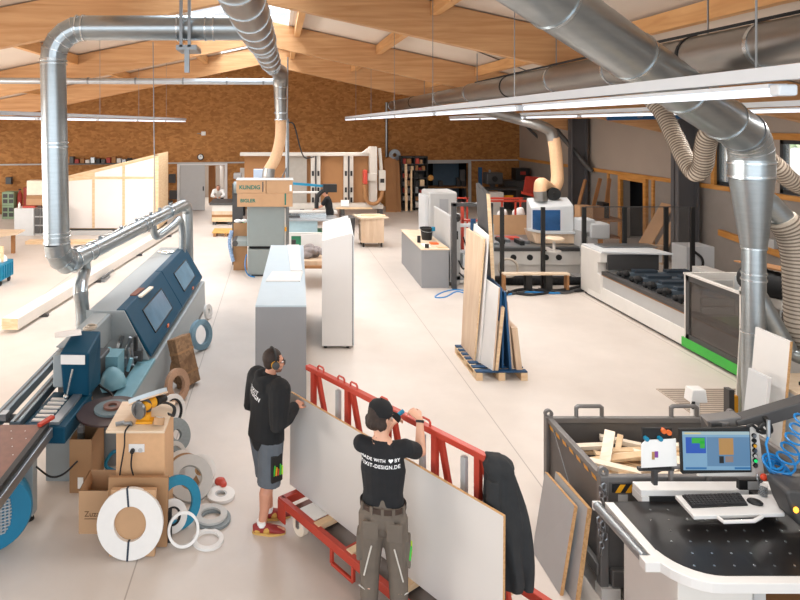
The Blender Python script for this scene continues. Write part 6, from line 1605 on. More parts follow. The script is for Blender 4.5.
ms = T('computer_mouse', 'black computer mouse on the white tray', 'mouse', pm)
Pt('body', ms, m_black, B().sph(pm+Vector((.0, 0, .012)), .06, (.9, .6, .42), rot=Matrix.Rotation(-.5, 3, 'Z')), smooth=True)
Pt('wheel', ms, m_darksteel, B().cyl(pm+Vector((-.028, .015, .032)), pm+Vector((-.016, .005, .032)), .006))
pg = F(763, 495.5, zk)
m_cg = glass('coffee glass', '#e6eef2', .9)
gl = T('coffee_glass', 'small glass of black coffee on the white tray', 'glass', pg)
Pt('glass', gl, m_cg, B().lathe([(0, 0), (.03, 0), (.035, .09), (.032, .09), (.028, .006), (0, .006)], pg, (0, 0, 1), 20), smooth=40)
Pt('coffee', gl, mat('black coffee', '#23140d', .2), B().cyl(pg+Vector((0, 0, .007)), pg+Vector((0, 0, .062)), .0275, .0305, 18))
pd = F(748, 491.5, .98)
dv = T('handheld_device', 'black handheld device with small pale screen behind the keyboard', 'device', pd)
Pt('body', dv, m_black, B().obox(pd+Vector((0, 0, .05)), (.17, .04, .11)), bevel=.006)
Pt('screen', dv, m_lightgrey, B().obox(pd+Vector((.025, -.022, .062)), (.085, .006, .065)))
# black device with orange light
t = T('label_printer', 'dark grey printer like device with an orange light at the right edge', 'printer', (4.35, 4.7, .92))
pq = D(800, 500, 4.7)
Pt('body', t, m_darksteel, B().prism([D(786, 493, 4.6), D(790, 490, 4.6), D(842, 496, 4.6), D(842, 530, 4.6), D(800, 527, 4.6), D(793, 514, 4.6)], (0, .2, .02)), bevel=.02, smooth=40)
Pt('light', t, mat('orange light', '#ffae3c', .4, emit=1.5), B().sph(D(796, 510, 4.585), .02, (1, .6, 1.2)))
Pt('foot', t, m_black, B().box(4.1, 4.5, 4.62, 4.85, .92, 1.0))
# coiled hose
pts = []
a0, a1 = D(766, 455, 4.85), D(800, 420, 4.8)
for k in range(130):
    s_ = k/129; ang = k*.52
    c = D(770, 458, 4.85).lerp(D(780, 474, 4.85), min(1, s_*2.2)) if s_ < .45 else D(780, 474, 4.85).lerp(D(806, 418, 4.8), (s_-.45)/.55)
    rx_ = .07
    pts.append(c+Vector((math.cos(ang)*rx_*1.0, math.sin(ang)*.05, math.sin(ang)*.04)))
pts = [D(769, 424, 4.9), D(768.5, 436, 4.88), D(766, 444, 4.86)]+[p for p in pts[8:]]
t = T('coiled_hose', 'blue coiled air hose hanging from the swivel arm at the right edge', 'hose', D(780, 480, 4.85))
Pt('coil', t, m_bluehose, B().tube(pts, .0085, 8), smooth=True)
Pt('fitting', t, m_steel, B().cyl(D(768.5, 420, 4.9), D(768.7, 437, 4.88), .014))
# ------------------------------------------------------------------ red panel trolley
trz = math.atan2(-.811, .585)
t_o = Vector((.585*-5.02+.811*3.65, .811*5.02+.585*3.65, 0))
t = T('panel_trolley', 'red steel panel trolley with A shaped posts carrying a large white board', 'trolley', t_o, trz)
LN, DP = 2.75, .9
def P3(n, m, b, **k): return Pt(n, t, m, b, L=True, **k)
def rail(n, p, q, w=.06, h=.06, par=None): return Pt(n, par or t, m_red, B().beam(p, q, w, h), L=True, bevel=.005)
zb_ = .24
rail('base_rail', (0, 0, zb_), (LN, 0, zb_), .06, .08); rail('base_rail', (0, DP, zb_), (LN, DP, zb_), .06, .08)
rail('base_rail', (0, .42, zb_), (LN, .42, zb_), .05, .06)
rail('end_bar', (.03, 0, zb_), (.03, DP, zb_), .06, .08); rail('end_bar', (LN-.03, 0, zb_), (LN-.03, DP, zb_), .06, .08)
for x in (.5, .95, 1.5, 2.0, 2.4):
    cb = rail('cross_bar', (x, 0, zb_+.0), (x, DP, zb_), .05, .05)
    Pt('wood_bearer', cb, m_spruce, B().box(x+.03, x+.10, .0, .40, zb_+.0, zb_+.05).box(x+.03, x+.10, .46, DP-.02, zb_, zb_+.05), L=True)
P3('drop_plate', m_red, B().box(-.0, .12, -.035, -.02, .06, .26), bevel=.004)
for x, s_ in ((.95, 1), (2.1, 1)):
    P3('fork_bow', m_red, B().beam((x-.14, -.02, zb_-.03), (x-.14, -.02, .08), .03, .03).beam((x+.14, -.02, zb_-.03), (x+.14, -.02, .08), .03, .03).beam((x-.14, -.02, .08), (x+.14, -.02, .08), .03, .03), bevel=.004)
for x in (.28, LN-.3):
    for y in (.06, DP-.06):
        c_ = P3('caster', m_palewood, B().cyl((x-.03, y-.03, .09), (x-.03, y+.03, .09), .09, n=24), smooth=40)
        Pt('caster_fork', c_, m_steel, B().box(x-.12, x+.05, y-.05, y+.05, .185, .2).box(x-.05, x-.01, y-.045, y-.034, .08, .19).box(x-.05, x-.01, y+.034, y+.045, .08, .19), L=True)
        Pt('hub', c_, m_steel, B().cyl((x-.03, y-.04, .09), (x-.03, y+.04, .09), .02), L=True)
P3('floor_plate', mat('dark deck plate', '#5a534e', .6), B().box(.18, LN-.2, .06, .38, .195, .205))
P3('wheel_board', m_brownply, B().box(.12, .42, -.02, .3, .195, .21))
zr, yr = 1.47, .38
rail('top_rail', (-.04, yr, zr), (2.14, yr, zr), .06, .05)
for i, x in enumerate((.0, .52, 1.05, 1.58, 2.0)):
    rail('post', (x+.06, yr, zb_), (x+.06, yr, zr), .05, .05)
    rail('brace', (x+.17, .62, zb_), (x+.10, yr+.02, zr-.03), .045, .045)
    if i: P3('grey_post', m_lightgrey, B().box(x-.075, x-.03, yr-.045, yr-.0, zb_+.02, zr-.06), bevel=.006)
for x in (.13, .44, .62, 1.02, 1.5):
    P3('loop_handle', m_red, B().tube([(x, yr, zr+.02), (x, yr, zr+.055), (x+.015, yr, zr+.07), (x+.075, yr, zr+.07), (x+.09, yr, zr+.055), (x+.09, yr, zr+.02)], .009, 8))
P3('end_plate', m_red, B().box(LN-.03, LN+.03, .3, DP+.1, .14, .33), bevel=.005)
# small things on the trolley floor
S('paper_pad', 'white paper pad lying on the trolley floor at its left end', 'paper', m_paper, xf(B().box(.28, .5, .03, .32, .272, .282), MW[t.name]))
# the large white board held upright by the two workers
sb = B().hexa([(-.09, .185, .29), (2.405, .185, .29), (2.405, .205, .29), (-.09, .205, .29)], [(-.09, .195, 1.235), (2.405, .195, 1.235), (2.405, .215, 1.235), (-.09, .215, 1.235)])
t2 = T('large_board', 'large white coated board standing on the red trolley in front of both workers', 'board', MW[t.name] @ Vector((1.2, .05, .30)), trz)
Mi = Matrix.Translation((-1.2, -.05, -.30))
Pt('sheet', t2, m_sheet, xf(sb, Mi), L=True)
Pt('edge_band', t2, m_chip, xf(B().hexa([(2.405, .184, .29), (2.408, .184, .29), (2.408, .206, .29), (2.405, .206, .29)], [(2.405, .194, 1.235), (2.408, .194, 1.235), (2.408, .216, 1.235), (2.405, .216, 1.235)]).box(-.09, 2.408, .194, .216, 1.235, 1.238), Mi), L=True)
# hooded jacket over the end of the top rail
A = MW[t.name]
jk = B()
rings = []
def jring(x, y, z, a, bb, rot=0):
    n = 18; out = []
    for k in range(n):
        th = 2*PI*k/n; rr = 1+.15*math.sin(4*th+z*5)+.09*math.sin(9*th+z*3)
        out.append(Vector((x+math.cos(th)*a*rr, y+math.sin(th)*bb*rr, z)))
    return out
zs = [(1.55, .03, .03, .0), (1.535, .075, .05, .0), (1.47, .095, .075, .01), (1.35, .10, .085, .015), (1.2, .11, .09, .02), (1.05, .115, .09, .035), (.9, .12, .09, .04), (.75, .12, .085, .05), (.66, .11, .08, .055), (.6, .09, .06, .055), (.57, .03, .03, .055)]
for z, a, bb, dx in zs: rings.append(jring(2.13+dx*1.6, yr+.02+dx*.8, z, a*1.1, bb*1.2))
jk.loft(rings)
jk.tube(curve([(2.17, yr-.07, 1.4), (2.21, yr-.12, 1.1), (2.24, yr-.12, .85), (2.24, yr-.10, .60)], 5), [(.055, .04)]*16, 12)
jk.tube(curve([(2.18, yr+.12, 1.38), (2.27, yr+.16, 1.1), (2.31, yr+.17, .8), (2.31, yr+.16, .58)], 5), [(.055, .04)]*16, 12)
m_jack = mat('charcoal jacket cloth', '#26282a', .9, var=.15, scale=10)
jk.sph((2.14, yr+.04, 1.46), .095, (1.2, 1.3, .8))
jk = remesh(xf(jk, Matrix.Translation((.07, .0, -.03))), .011, 2)
S('hooded_jacket', 'charcoal hooded jacket hanging over the right end of the red rail', 'jacket', m_jack, xf(jk, A), smooth=True)
pj = A @ Vector((2.47, yr-.0, 1.12))
# ------------------------------------------------------------------ people
m_skin = mat('skin', '#c98f74', .55, var=.06, scale=9)
m_skin2 = mat('lighter skin', '#d6a489', .55, var=.05, scale=9)
m_hair = mat('dark brown hair', '#2b1d15', .7, var=.25, scale=40)
m_blackcloth = mat('black jersey', '#141517', .9, var=.15, scale=12)
m_blackcloth2 = mat('black tee cloth', '#17181b', .9, var=.15, scale=12)
m_shorts = mat('slate work shorts', '#5a6067', .85, var=.08, scale=10)
m_trousers = mat('taupe work trousers', '#655b51', .85, var=.08, scale=10)
m_blacktrousers = mat('black trousers', '#1d1d1f', .9)
m_whitecloth = mat('white shirt cloth', '#e8e6e2', .85)
m_shoe = mat('tan shoe', '#c79a4a', .7)
m_shoered = mat('dark red shoe upper', '#8e2a26', .6)
m_sole = mat('tan sole', '#cfa45c', .7)
m_print_w = mat('white shirt print', '#f2f2f2', .7, var=0)

def limb(b, pts, r, n=12, side=None):
    b.tube(pts, r, n, side=side)
    for p, q in ((pts[0], r[0]), (pts[-1], r[-1])):
        rr = min(q) if isinstance(q, (tuple, list)) else q
        b.sph(p, rr*.97, n=10)

def lerp(a, c, t): return Vector(a).lerp(Vector(c), t)

def hand(b, wrist, d, palm_n, curl=.5, thumb=1, s=1.0):
    """palm with five separate fingers; d points to the fingertips, palm_n out of the palm, thumb=+1/-1 which side"""
    d = Vector(d).normalized(); pn = Vector(palm_n); pn = (pn-d*pn.dot(d)).normalized(); sd = d.cross(pn)*thumb
    w = Vector(wrist)
    kn = w+d*.088*s
    b.tube([w-d*.01, w+d*.03*s, w+d*.065*s, kn+d*.005], [(.027*s, .019*s), (.036*s, .017*s), (.042*s, .016*s), (.040*s, .012*s)], 10, side=sd)
    for i, (off, L_) in enumerate(((.031, .068), (.0105, .078), (-.0105, .072), (-.031, .056))):
        p = kn+sd*off*s-d*.008; pts = [p]; a = 0
        for k, f in enumerate((.45, .32, .23)):
            a += curl*(.5, .9, .7)[k]*(1+.12*i)
            p = p+(d*math.cos(a)+pn*math.sin(a)+sd*off*.6)*L_*f*s; pts.append(p)
        b.tube(pts, [.0098*s, .009*s, .0085*s, .0065*s], 8); b.sph(pts[-1], .0068*s, n=8)
    p0 = w+d*.025*s+sd*.028*s; p1 = p0+(d*.6+sd*.7+pn*.25).normalized()*.038*s; p2 = p1+(d*.85+sd*.25+pn*.4*curl).normalized()*.032*s; p3 = p2+(d*.9+pn*.5*curl).normalized()*.024*s
    b.tube([p0, p1, p2, p3], [.014*s, .012*s, .010*s, .0075*s], 8); b.sph(p3, .0078*s, n=8)

def head_mesh(b, c, R, s=1.0):
    """skull, jaw, nose, lips, ears and brow; R turns the head, face towards local +Y"""
    def at(x, y, z): return Vector(c)+R @ Vector((x*s, y*s, z*s))
    b.sph(at(0, -.012, .022), .1*s, (.78, .98, 1.0), 16, R)
    b.sph(at(0, .022, -.035), .078*s, (.80, .95, 1.0), 14, R)
    b.sph(at(0, .055, -.085), .036*s, (1.0, .9, .75), 12, R)
    b.tube([at(0, .085, .015), at(0, .105, -.015), at(0, .112, -.03), at(0, .098, -.04)], [.009*s, .013*s, .016*s, .012*s], 8)
    b.sph(at(0, .091, -.06), .024*s, (1.05, .5, .35), 10, R); b.sph(at(0, .089, -.069), .022*s, (1.0, .5, .32), 10, R)
    b.tube([at(-.045, .075, .026), at(0, .09, .027), at(.045, .075, .026)], [.011*s, .012*s, .011*s], 8)
    for e in (-1, 1):
        b.sph(at(e*.077, -.004, -.012), .032*s, (.3, .62, 1.0), 10, R)
        b.sph(at(e*.042, .07, -.022), .024*s, (1.1, .7, .8), 10, R)

def person(name, label, loc, rz, J, look, cfg, voxel=.0075, sc=1.0):
    """J: joint positions in metres, facing local +Y; look: head yaw, pitch"""
    t = T(name, label, 'person', loc, rz)
    V = {k: Vector(v)*sc for k, v in J.items() if isinstance(v, tuple)}
    hy, hp = look
    R = Matrix.Rotation(hy, 3, 'Z') @ Matrix.Rotation(hp, 3, 'X')
    skin = cfg.get('skin', m_skin)
    shd = (V['shR']-V['shL']).normalized()
    hipd = (V['hipR']-V['hipL']).normalized()
    pel, chest, neck, head = V['pelvis'], V['chest'], V['neck'], V['head']
    waist = lerp(pel, chest, .45)
    # body, one continuous surface
    b = B()
    limb(b, [pel+Vector((0, 0, -.07)), pel, waist, chest, lerp(chest, neck, .55), neck], [(.13, .10), (.155, .108), (.135, .095), (.165, .112), (.15, .095), (.065, .062)], 16, hipd)
    b.tube([neck+Vector((0, 0, -.05)), lerp(neck, head, .35), lerp(neck, head, .8)], [.062, .056, .055], 12)
    for s_, x in (('R', 1), ('L', -1)):
        h, k, a = V['hip'+s_], V['knee'+s_], V['ank'+s_]
        back = Vector(J.get('back', (0, -.02, 0)))
        limb(b, [h, lerp(h, k, .5), k, lerp(k, a, .28)+back, lerp(k, a, .7), a], [.088, .08, .06, .064, .046, .04], 12)
        toe = V['toe'+s_]; heel = a+(a-toe).normalized()*.05+Vector((0, 0, -.05))
        limb(b, [heel, lerp(a, toe, .3)+Vector((0, 0, -.03)), toe], [.035, .04, .03], 10)
        s0, e, w = V['sh'+s_], V['el'+s_], V['wr'+s_]
        b.sph(s0, .062, n=10)
        limb(b, [lerp(chest, s0, .55)+Vector((0, 0, .05)), s0], [.06, .06], 10)
        limb(b, [s0, lerp(s0, e, .5), e, lerp(e, w, .3), w], [.055, .049, .040, .042, .027], 12)
        hd = Vector(J.get('hd'+s_, w-e)); pn = Vector(J.get('pn'+s_, (0, 0, -1)))
        hand(b, w, hd, pn, J.get('curl'+s_, .5), J.get('th'+s_, x))
    head_mesh(b, head, R)
    body = Pt('body', t, skin, remesh(b, voxel, 2), L=True, smooth=True)
    def at(x, y, z): return head+R @ Vector((x, y, z))
    b = B()
    for e in (-1, 1): b.sph(at(e*.033, .083, .004), .0105, n=8)
    Pt('eye', t, m_paper, b, L=True); b = B()
    for e in (-1, 1): b.sph(at(e*.033, .0915, .004), .005, n=8)
    Pt('pupil', t, m_black, b, L=True); b = B()
    for e in (-1, 1): b.tube([at(e*.015, .094, .026), at(e*.034, .092, .031), at(e*.052, .078, .024)], .0045, 6)
    Pt('eyebrow', t, m_hair, b, L=True)
    # hair: cap over skull, cut away over the face
    b = B()
    b.sph(at(0, -.02, .032), .1, (.84, 1.02, 1.0), 16, R)
    if cfg.get('long_hair'):
        for k in range(9):
            a_ = PI*(k/8); p = at(.082*math.cos(a_), -.03-.07*math.sin(a_), -.03-.012*(k % 2)); b.sph(p, .026, (1, 1, 1.5), 8)
        b.sph(at(0, -.06, -.05), .055, (1.3, .8, .9), 12)
    else:
        b.sph(at(0, -.045, -.02), .07, (1.02, .85, .9), 12, R)
    hb = remesh(b, voxel*1.1, 1)
    inv = R.inverted()
    kill = []
    for f in hb.bm.faces:
        p = inv @ (f.calc_center_median()-head)
        if p.y > .035 and p.z < .075 or (p.y > -.0 and p.z < .0): kill.append(f)
    bmesh.ops.delete(hb.bm, geom=kill, context='FACES')
    Pt('hair', t, m_hair, hb, L=True, smooth=True)
    # upper garment
    b = B(); u = cfg.get('loose', .018)
    hem = pel+Vector((0, 0, cfg.get('hem', -.02)))
    limb(b, [hem, lerp(hem, waist, .5), waist, chest, lerp(chest, neck, .55), neck+Vector((0, 0, -.02))],
         [(.165+u, .118+u), (.16+u, .112+u), (.150+u, .105+u), (.172+u, .122+u), (.155+u, .108+u), (.07+u*.6, .066+u*.6)], 18, shd)
    for s_ in 'RL':
        s0, e, w = V['sh'+s_], V['el'+s_], V['wr'+s_]
        b.sph(s0, .064+u, n=12); limb(b, [lerp(chest, s0, .5)+Vector((0, 0, .06)), s0], [.07+u, .062+u], 12)
        if cfg['sleeve'] == 'long':
            limb(b, [s0, lerp(s0, e, .5), e, lerp(e, w, .4), lerp(e, w, .92)], [.062+u, .056+u, .05+u, .048+u*.9, .033+u*.6], 12)
        else:
            limb(b, [s0, lerp(s0, e, .62)], [.062+u, .062+u], 12)
    if cfg.get('hood'):
        b.tube(curve([neck+shd*.12+Vector((0, .05, .0)), neck+shd*.09+Vector((0, -.06, .02)), neck+Vector((0, -.115, -.01)), neck-shd*.09+Vector((0, -.06, .02)), neck-shd*.12+Vector((0, .05, .0))], 5), .045, 10)
        b.sph(neck+Vector((0, -.12, -.07)), .1, (1.15, .5, 1.0), 12)
    if cfg.get('folds'):
        for k in range(9):
            z_ = .05+k*.04; sgn = 1 if k % 2 else -1
            p = lerp(hem, chest, .1+.08*k)
            b.tube(curve([p+shd*(.17*sgn)+Vector((0, -.02, .015)), p+shd*(.08*sgn)+Vector((0, -.122, -.012)), p-shd*(.05*sgn)+Vector((0, -.13, .01))], 4), .011, 6)
    cm = cfg['top']
    top = Pt(cfg['top_name'], t, cm, remesh(b, voxel*1.15, 2), L=True, smooth=True, label=cfg.get('top_label'))
    if cfg.get('collar'):
        Pt('collar', top, cm, B().tube(curve([neck+Vector((.068*math.cos(a_), .066*math.sin(a_), -.036+.012*math.sin(a_+PI))) for a_ in [2*PI*k/10 for k in range(11)]], 2), [(.012, .022)]*21, 8), L=True, smooth=True)
    # legs
    b = B(); cut = cfg.get('leg_to', 1.0); v = cfg.get('leg_loose', .018)
    limb(b, [pel+Vector((0, 0, .07)), pel, pel+Vector((0, 0, -.08))], [(.155+v, .112+v), (.165+v, .118+v), (.15+v, .11+v)], 16, hipd)
    for s_ in 'RL':
        h, k, a = V['hip'+s_], V['knee'+s_], V['ank'+s_]
        if cut >= 1:
            limb(b, [h, lerp(h, k, .5), k, lerp(k, a, .3)+Vector((0, -.01, 0)), lerp(k, a, .75), lerp(k, a, .96)], [.094+v, .084+v, .066+v, .062+v, .054+v, .054+v], 12)
        else:
            e_ = lerp(k, a, cut-.5) if cut > .5 else lerp(h, k, cut*2)
            b.tube([h, lerp(h, k, .5), lerp(h, k, .85), e_], [.094+v, .088+v, .082+v, .084+v], 14)
            b.sph(h, .09+v, n=10)
        if cfg.get('pockets'):
            o = (h-pel); o.z = 0; o.normalize()
            b.obox(lerp(h, k, .58)+o*(.082+v), (.03, .13, .2), rz=math.atan2(o.y, o.x))
            b.obox(pel+hipd*(.09 if s_ == 'R' else -.09)+Vector((0, -.118-v, -.09)), (.12, .02, .14))
    Pt(cfg['leg_name'], t, cfg['legs'], remesh(b, voxel*1.15, 2), L=True, smooth=True)
    # shoes
    for s_ in 'RL':
        a, toe = V['ank'+s_], V['toe'+s_]
        f = (toe-a); f.z = 0; f.normalize(); sdv = Vector((f.y, -f.x, 0))
        b = B()
        base = Vector((a.x, a.y, a.z-.09+.012))
        prof = [(-.085, .038, .06), (-.03, .046, .085), (.05, .048, .072), (.13, .056, .052), (.185, .052, .04), (.225, .032, .026)]
        b.tube([base+f*q[0]+Vector((0, 0, q[2]*.55)) for q in prof], [(q[1], q[2]*.62) for q in prof], 12, side=sdv)
        b.cyl(base+Vector((0, 0, .05)), base+Vector((0, 0, .115))-f*.01, .046, .044, 12)
        sh = Pt('shoe', t, cfg.get('shoe', m_black), remesh(b, voxel, 2), L=True, smooth=True)
        pts = []
        for k in range(20):
            q = 2*PI*k/20; yy_ = .068+.165*math.cos(q); w_ = .053*math.sin(q)*(1.1 if math.cos(q) > 0 else .9)
            pts.append(base+f*yy_+sdv*w_+Vector((0, 0, -.012)))
        Pt('sole', sh, cfg.get('sole', m_rubber), B().prism(pts, (0, 0, .024)), L=True)
        if cfg.get('toecap'):
            Pt('toe_cap', sh, cfg['toecap'], remesh(B().sph(base+f*.045+Vector((0, 0, .035)), .058, (1.0, 1.0, .72), 12).sph(base-f*.04+Vector((0, 0, .03)), .05, (1.0, 1.1, .6)), .008), L=True, smooth=True)
    return t, top, R, V

def back_print(t, top, txt, size, centre, dirv, up=Vector((0, 0, 1)), name='print'):
    """lettering laid onto the garment: flat text pushed along dirv onto the cloth (local frame)"""
    b = text_b(txt, size, 0, align='CENTER', bold=.0007, spacing=1.12)
    bmesh.ops.triangulate(b.bm, faces=b.bm.faces[:])
    bmesh.ops.subdivide_edges(b.bm, edges=[e for e in b.bm.edges if e.calc_length() > .02], cuts=2)
    bv = bmesh.new(); bv.from_mesh(top.data); tree = BVHTree.FromBMesh(bv)
    dirv = Vector(dirv).normalized(); rt = dirv.cross(up).normalized(); u = rt.cross(dirv)
    for v in b.bm.verts:
        o = Vector(centre)+rt*v.co.x+u*v.co.y-dirv*.5
        hit = tree.ray_cast(o, dirv)
        v.co = (hit[0]-dirv*.004) if hit[0] else Vector(centre)+rt*v.co.x+u*v.co.y
    bv.free()
    return Pt(name, top, m_print_w, b, L=True)

# worker at the left end of the board: black hoodie, ear defenders, slate shorts
J1 = dict(pelvis=(0, 0, .96), chest=(0, .03, 1.28), neck=(0, .04, 1.50), head=(.015, .085, 1.665),
          shR=(.195, .03, 1.445), shL=(-.195, .03, 1.445), elR=(.265, -.03, 1.165), wrR=(.215, .205, 1.235), hdR=(-.25, .9, .25), pnR=(-.3, .1, -1), curlR=.9, thR=-1,
          elL=(-.27, .02, 1.16), wrL=(-.16, .22, 1.08), hdL=(.3, .9, 0), pnL=(1, 0, -.2), thL=1,
          hipR=(.09, 0, .92), hipL=(-.09, 0, .92), kneeR=(.085, -.02, .50), kneeL=(-.075, .06, .50), ankR=(.075, -.10, .09), ankL=(-.07, .09, .09), toeR=(.20, .07, .03), toeL=(.0, .25, .03))
t1, top1, R1, V1 = person('person', 'man in black hoodie and ear defenders at the left end of the large board', (-.12, 6.18, 0), math.radians(-54), J1, (-.32, -.12),
    dict(top=m_blackcloth, top_name='hoodie', sleeve='long', hood=True, hem=-.05, loose=.05, legs=m_shorts, leg_name='work_shorts', leg_to=.56, leg_loose=.034, folds=True,
         shoe=m_shoered, sole=m_sole, toecap=m_shoe), sc=.975)
def at1(x, y, z): return V1['head']+R1 @ Vector((x, y, z))
o = Pt('ear_defenders', t1, m_black, B().tube(curve([at1(.092, -.005, .0), at1(.098, -.01, .06), at1(.06, -.02, .118), at1(0, -.022, .136), at1(-.06, -.02, .118), at1(-.098, -.01, .06), at1(-.092, -.005, 0)], 5), [(.008, .014)]*31, 8), L=True, smooth=True)
for e in (-1, 1):
    Pt('ear_cup', o, m_darksteel, B().lathe([(0, 0), (.034, 0), (.04, .012), (.038, .028), (0, .034)], at1(e*.078, -.005, -.012), R1 @ Vector((e, 0, 0)), 18), L=True, smooth=40)
    Pt('cup_ring', o, m_yellow, B().ring(at1(e*.083, -.005, -.012), R1 @ Vector((e, 0, 0)), .043, .03, .012, 20), L=True, smooth=40)
b = B()
for e in (-1, 1):
    b.torus(at1(e*.034, .108, .002), R1 @ Vector((e*.2, 1, 0)), .023, .003, 18, 6)
    b.tube([at1(e*.057, .1, .006), at1(e*.076, .02, .006)], .0025, 5)
b.tube([at1(-.011, .112, .006), at1(.011, .112, .006)], .0025, 5)
Pt('glasses', t1, m_black, b, L=True)
b = remesh(B().sph(at1(0, .068, -.082), .038, (1.05, .75, .7), 12, R1).sph(at1(.045, .035, -.075), .03, (.5, 1, .8), 10, R1).sph(at1(-.045, .035, -.075), .03, (.5, 1, .8), 10, R1), .007)
Pt('stubble', t1, mat('stubble', '#7a5443', .8), b, L=True, smooth=True)
for i, (s_, dz) in enumerate((('TIXIT', .0), ('DESIGN', -.05))): back_print(t1, top1, s_, .055, (-.03, -.1, 1.36+dz), (0, 1, 0), up=Vector((.28, 0, 1)))
b = B()
Pt('holster', t1, m_black, B().obox((.195, -.01, .66), (.03, .13, .26)), L=True, bevel=.01)
for k, m in enumerate((m_green, m_yellow, m_red, m_green, mat('lime', '#b9e23a', .5))):
    Pt('holster_tool', t1, m, B().cyl((.205+.004*k, -.05+.022*k, .60), (.218, -.045+.022*k, .70-.02*(k % 3)), .008, n=8), L=True)
for s_ in 'RL': Pt('sock', t1, m_paper, B().cyl(V1['ank'+s_]+Vector((0, -.005, -.01)), V1['ank'+s_]+Vector((0, -.01, .04)), .045, .046), L=True, smooth=40)

# worker with his back to the camera: black cap and tee, taupe work trousers
J2 = dict(pelvis=(0, 0, .99), chest=(.0, .02, 1.30), neck=(-.015, .035, 1.54), head=(-.02, .075, 1.675),
          shR=(.175, .03, 1.475), shL=(-.17, .03, 1.475), elR=(.29, .25, 1.34), wrR=(.285, .36, 1.56), hdR=(-.6, .55, .35), pnR=(-.3, .6, -.8), curlR=.8, thR=-1,
          elL=(-.08, .28, 1.33), wrL=(.05, .41, 1.47), hdL=(.6, .7, .25), pnL=(.5, .4, -.9), curlL=.8, thL=1,
          hipR=(.085, 0, .95), hipL=(-.085, 0, .95), kneeR=(.115, .02, .51), kneeL=(-.105, .03, .51), ankR=(.13, -.05, .09), ankL=(-.11, -.03, .09), toeR=(.16, .12, .03), toeL=(-.13, .13, .03))
t2, top2, R2, V2 = person('person', 'man in black cap and printed black tee seen from behind at the board', (.82, 4.84, 0), math.radians(-12), J2, (-.85, -.18),
    dict(top=m_blackcloth2, top_name='tee_shirt', sleeve='short', hem=.0, loose=.004, legs=m_trousers, leg_name='work_trousers', leg_loose=.012, pockets=True, skin=m_skin2, long_hair=True, collar=True))
def at2(x, y, z): return V2['head']+R2 @ Vector((x, y, z))
b = B()
b.lathe([(.094, 0), (.098, .02), (.094, .06), (.07, .092), (.03, .108), (0, .11)], at2(0, -.012, .03), R2 @ Vector((0, -.06, 1)), 28)
cap = Pt('cap', t2, m_blackcloth, b, L=True, smooth=50)
def brim(u, v):
    a = (u-.5)*1.9; r = .088+.085*v*(math.cos(a)**.6 if abs(a) < 1.5 else 0)
    return at2(r*math.sin(a), -.012+r*math.cos(a)*1.02, .036-.012*v-.10*(abs(u-.5)**2)*v)
Pt('brim', cap, m_blackcloth, B().grid(brim, 14, 5, .006), L=True, smooth=50)
Pt('button', cap, m_blackcloth, B().sph(at2(0, -.018, .142), .009), L=True)
s2 = 1.0
for s_, dx, dz, sz in (('MADE WITH', -.065, .045, .032), ('BY', .12, .045, .034), ('TIXIT-DESIGN.DE', -.01, .0, .036)):
    back_print(t2, top2, s_, sz, (dx-.01, -.1, 1.36+dz), (0, 1, 0))
heart = [(16*math.sin(q)**3*.0011, (13*math.cos(q)-5*math.cos(2*q)-2*math.cos(3*q)-math.cos(4*q))*.0011) for q in [2*PI*k/24 for k in range(24)]]
bvh = bmesh.new(); bvh.from_mesh(top2.data); tr_ = BVHTree.FromBMesh(bvh); bvh.free()
hp_ = []
for hx, hz in heart:
    o_ = Vector((.062+hx, -.6, 1.417+hz)); ht_ = tr_.ray_cast(o_, Vector((0, 1, 0))); hp_.append(ht_[0]-Vector((0, .004, 0)) if ht_[0] else o_+Vector((0, .45, 0)))
bh = B(); bh.face([bh.bm.verts.new(p) for p in hp_])
Pt('printed_heart', top2, m_print_w, bh, L=True)
beltc = V2['pelvis']+Vector((0, 0, .055))
ringp = [[beltc+Vector((math.cos(2*PI*k/28)*(.176+.004*j), math.sin(2*PI*k/28)*(.131+.004*j), z)) for z, j in ((-.02, 0), (-.02, 1), (.02, 1), (.02, 0))] for k in range(28)]
bl = Pt('belt', t2, mat('brown leather belt', '#3b2a20', .5), B().loft(ringp, closed=True), L=True)
b = B()
for a_ in (-2.6, -2.05, -1.57, -1.1, -.5):
    b = B(); b.obox(beltc+Vector((math.cos(a_)*.182, math.sin(a_)*.137, 0)), (.012, .022, .06), rz=a_); Pt('belt_loop', t2, m_trousers, b, L=True)
m_refl = mat('reflective piping', '#c9c4bb', .4)
for s_, sg in (('R', 1), ('L', -1)):
    b = B()
    h, k, a = V2['hip'+s_], V2['knee'+s_], V2['ank'+s_]
    off = Vector((sg*.02, -.088, 0))
    b.tube(curve([lerp(h, k, .45)+off+Vector((-sg*.03, -.012, 0)), lerp(h, k, .75)+off+Vector((-sg*.005, 0, 0)), k+off+Vector((sg*.02, .01, -.02))], 5), [(.006, .004)]*11, 6)
    Pt('reflective_piping', t2, m_refl, b, L=True); b = B()
    b.tube(curve([k+off+Vector((-.06, .01, -.10)), k+off+Vector((0, .0, -.12)), k+off+Vector((.06, .02, -.10))], 5), [(.006, .004)]*11, 6)
    Pt('reflective_piping', t2, m_refl, b, L=True)
for k, m in enumerate((m_green, m_yellow, m_red, MATS['lime'])):
    Pt('holster_tool', t2, m, B().cyl((.205+.003*k, -.05+.022*k, .66), (.215, -.045+.022*k, .76-.02*(k % 3)), .009, n=8), L=True)
Pt('wrist_band', t2, m_black, B().ring(V2['wrR']+(V2['elR']-V2['wrR'])*.08, V2['wrR']-V2['elR'], .034, .027, .02, 16), L=True)
tg = S('teal_marker', 'small teal marker in the left hand of the man with the cap', 'tool', m_teal, B().cyl(MW[t2.name] @ (V2['wrL']+Vector((.05, .09, .035))), MW[t2.name] @ (V2['wrL']+Vector((.10, .13, .06))), .017))

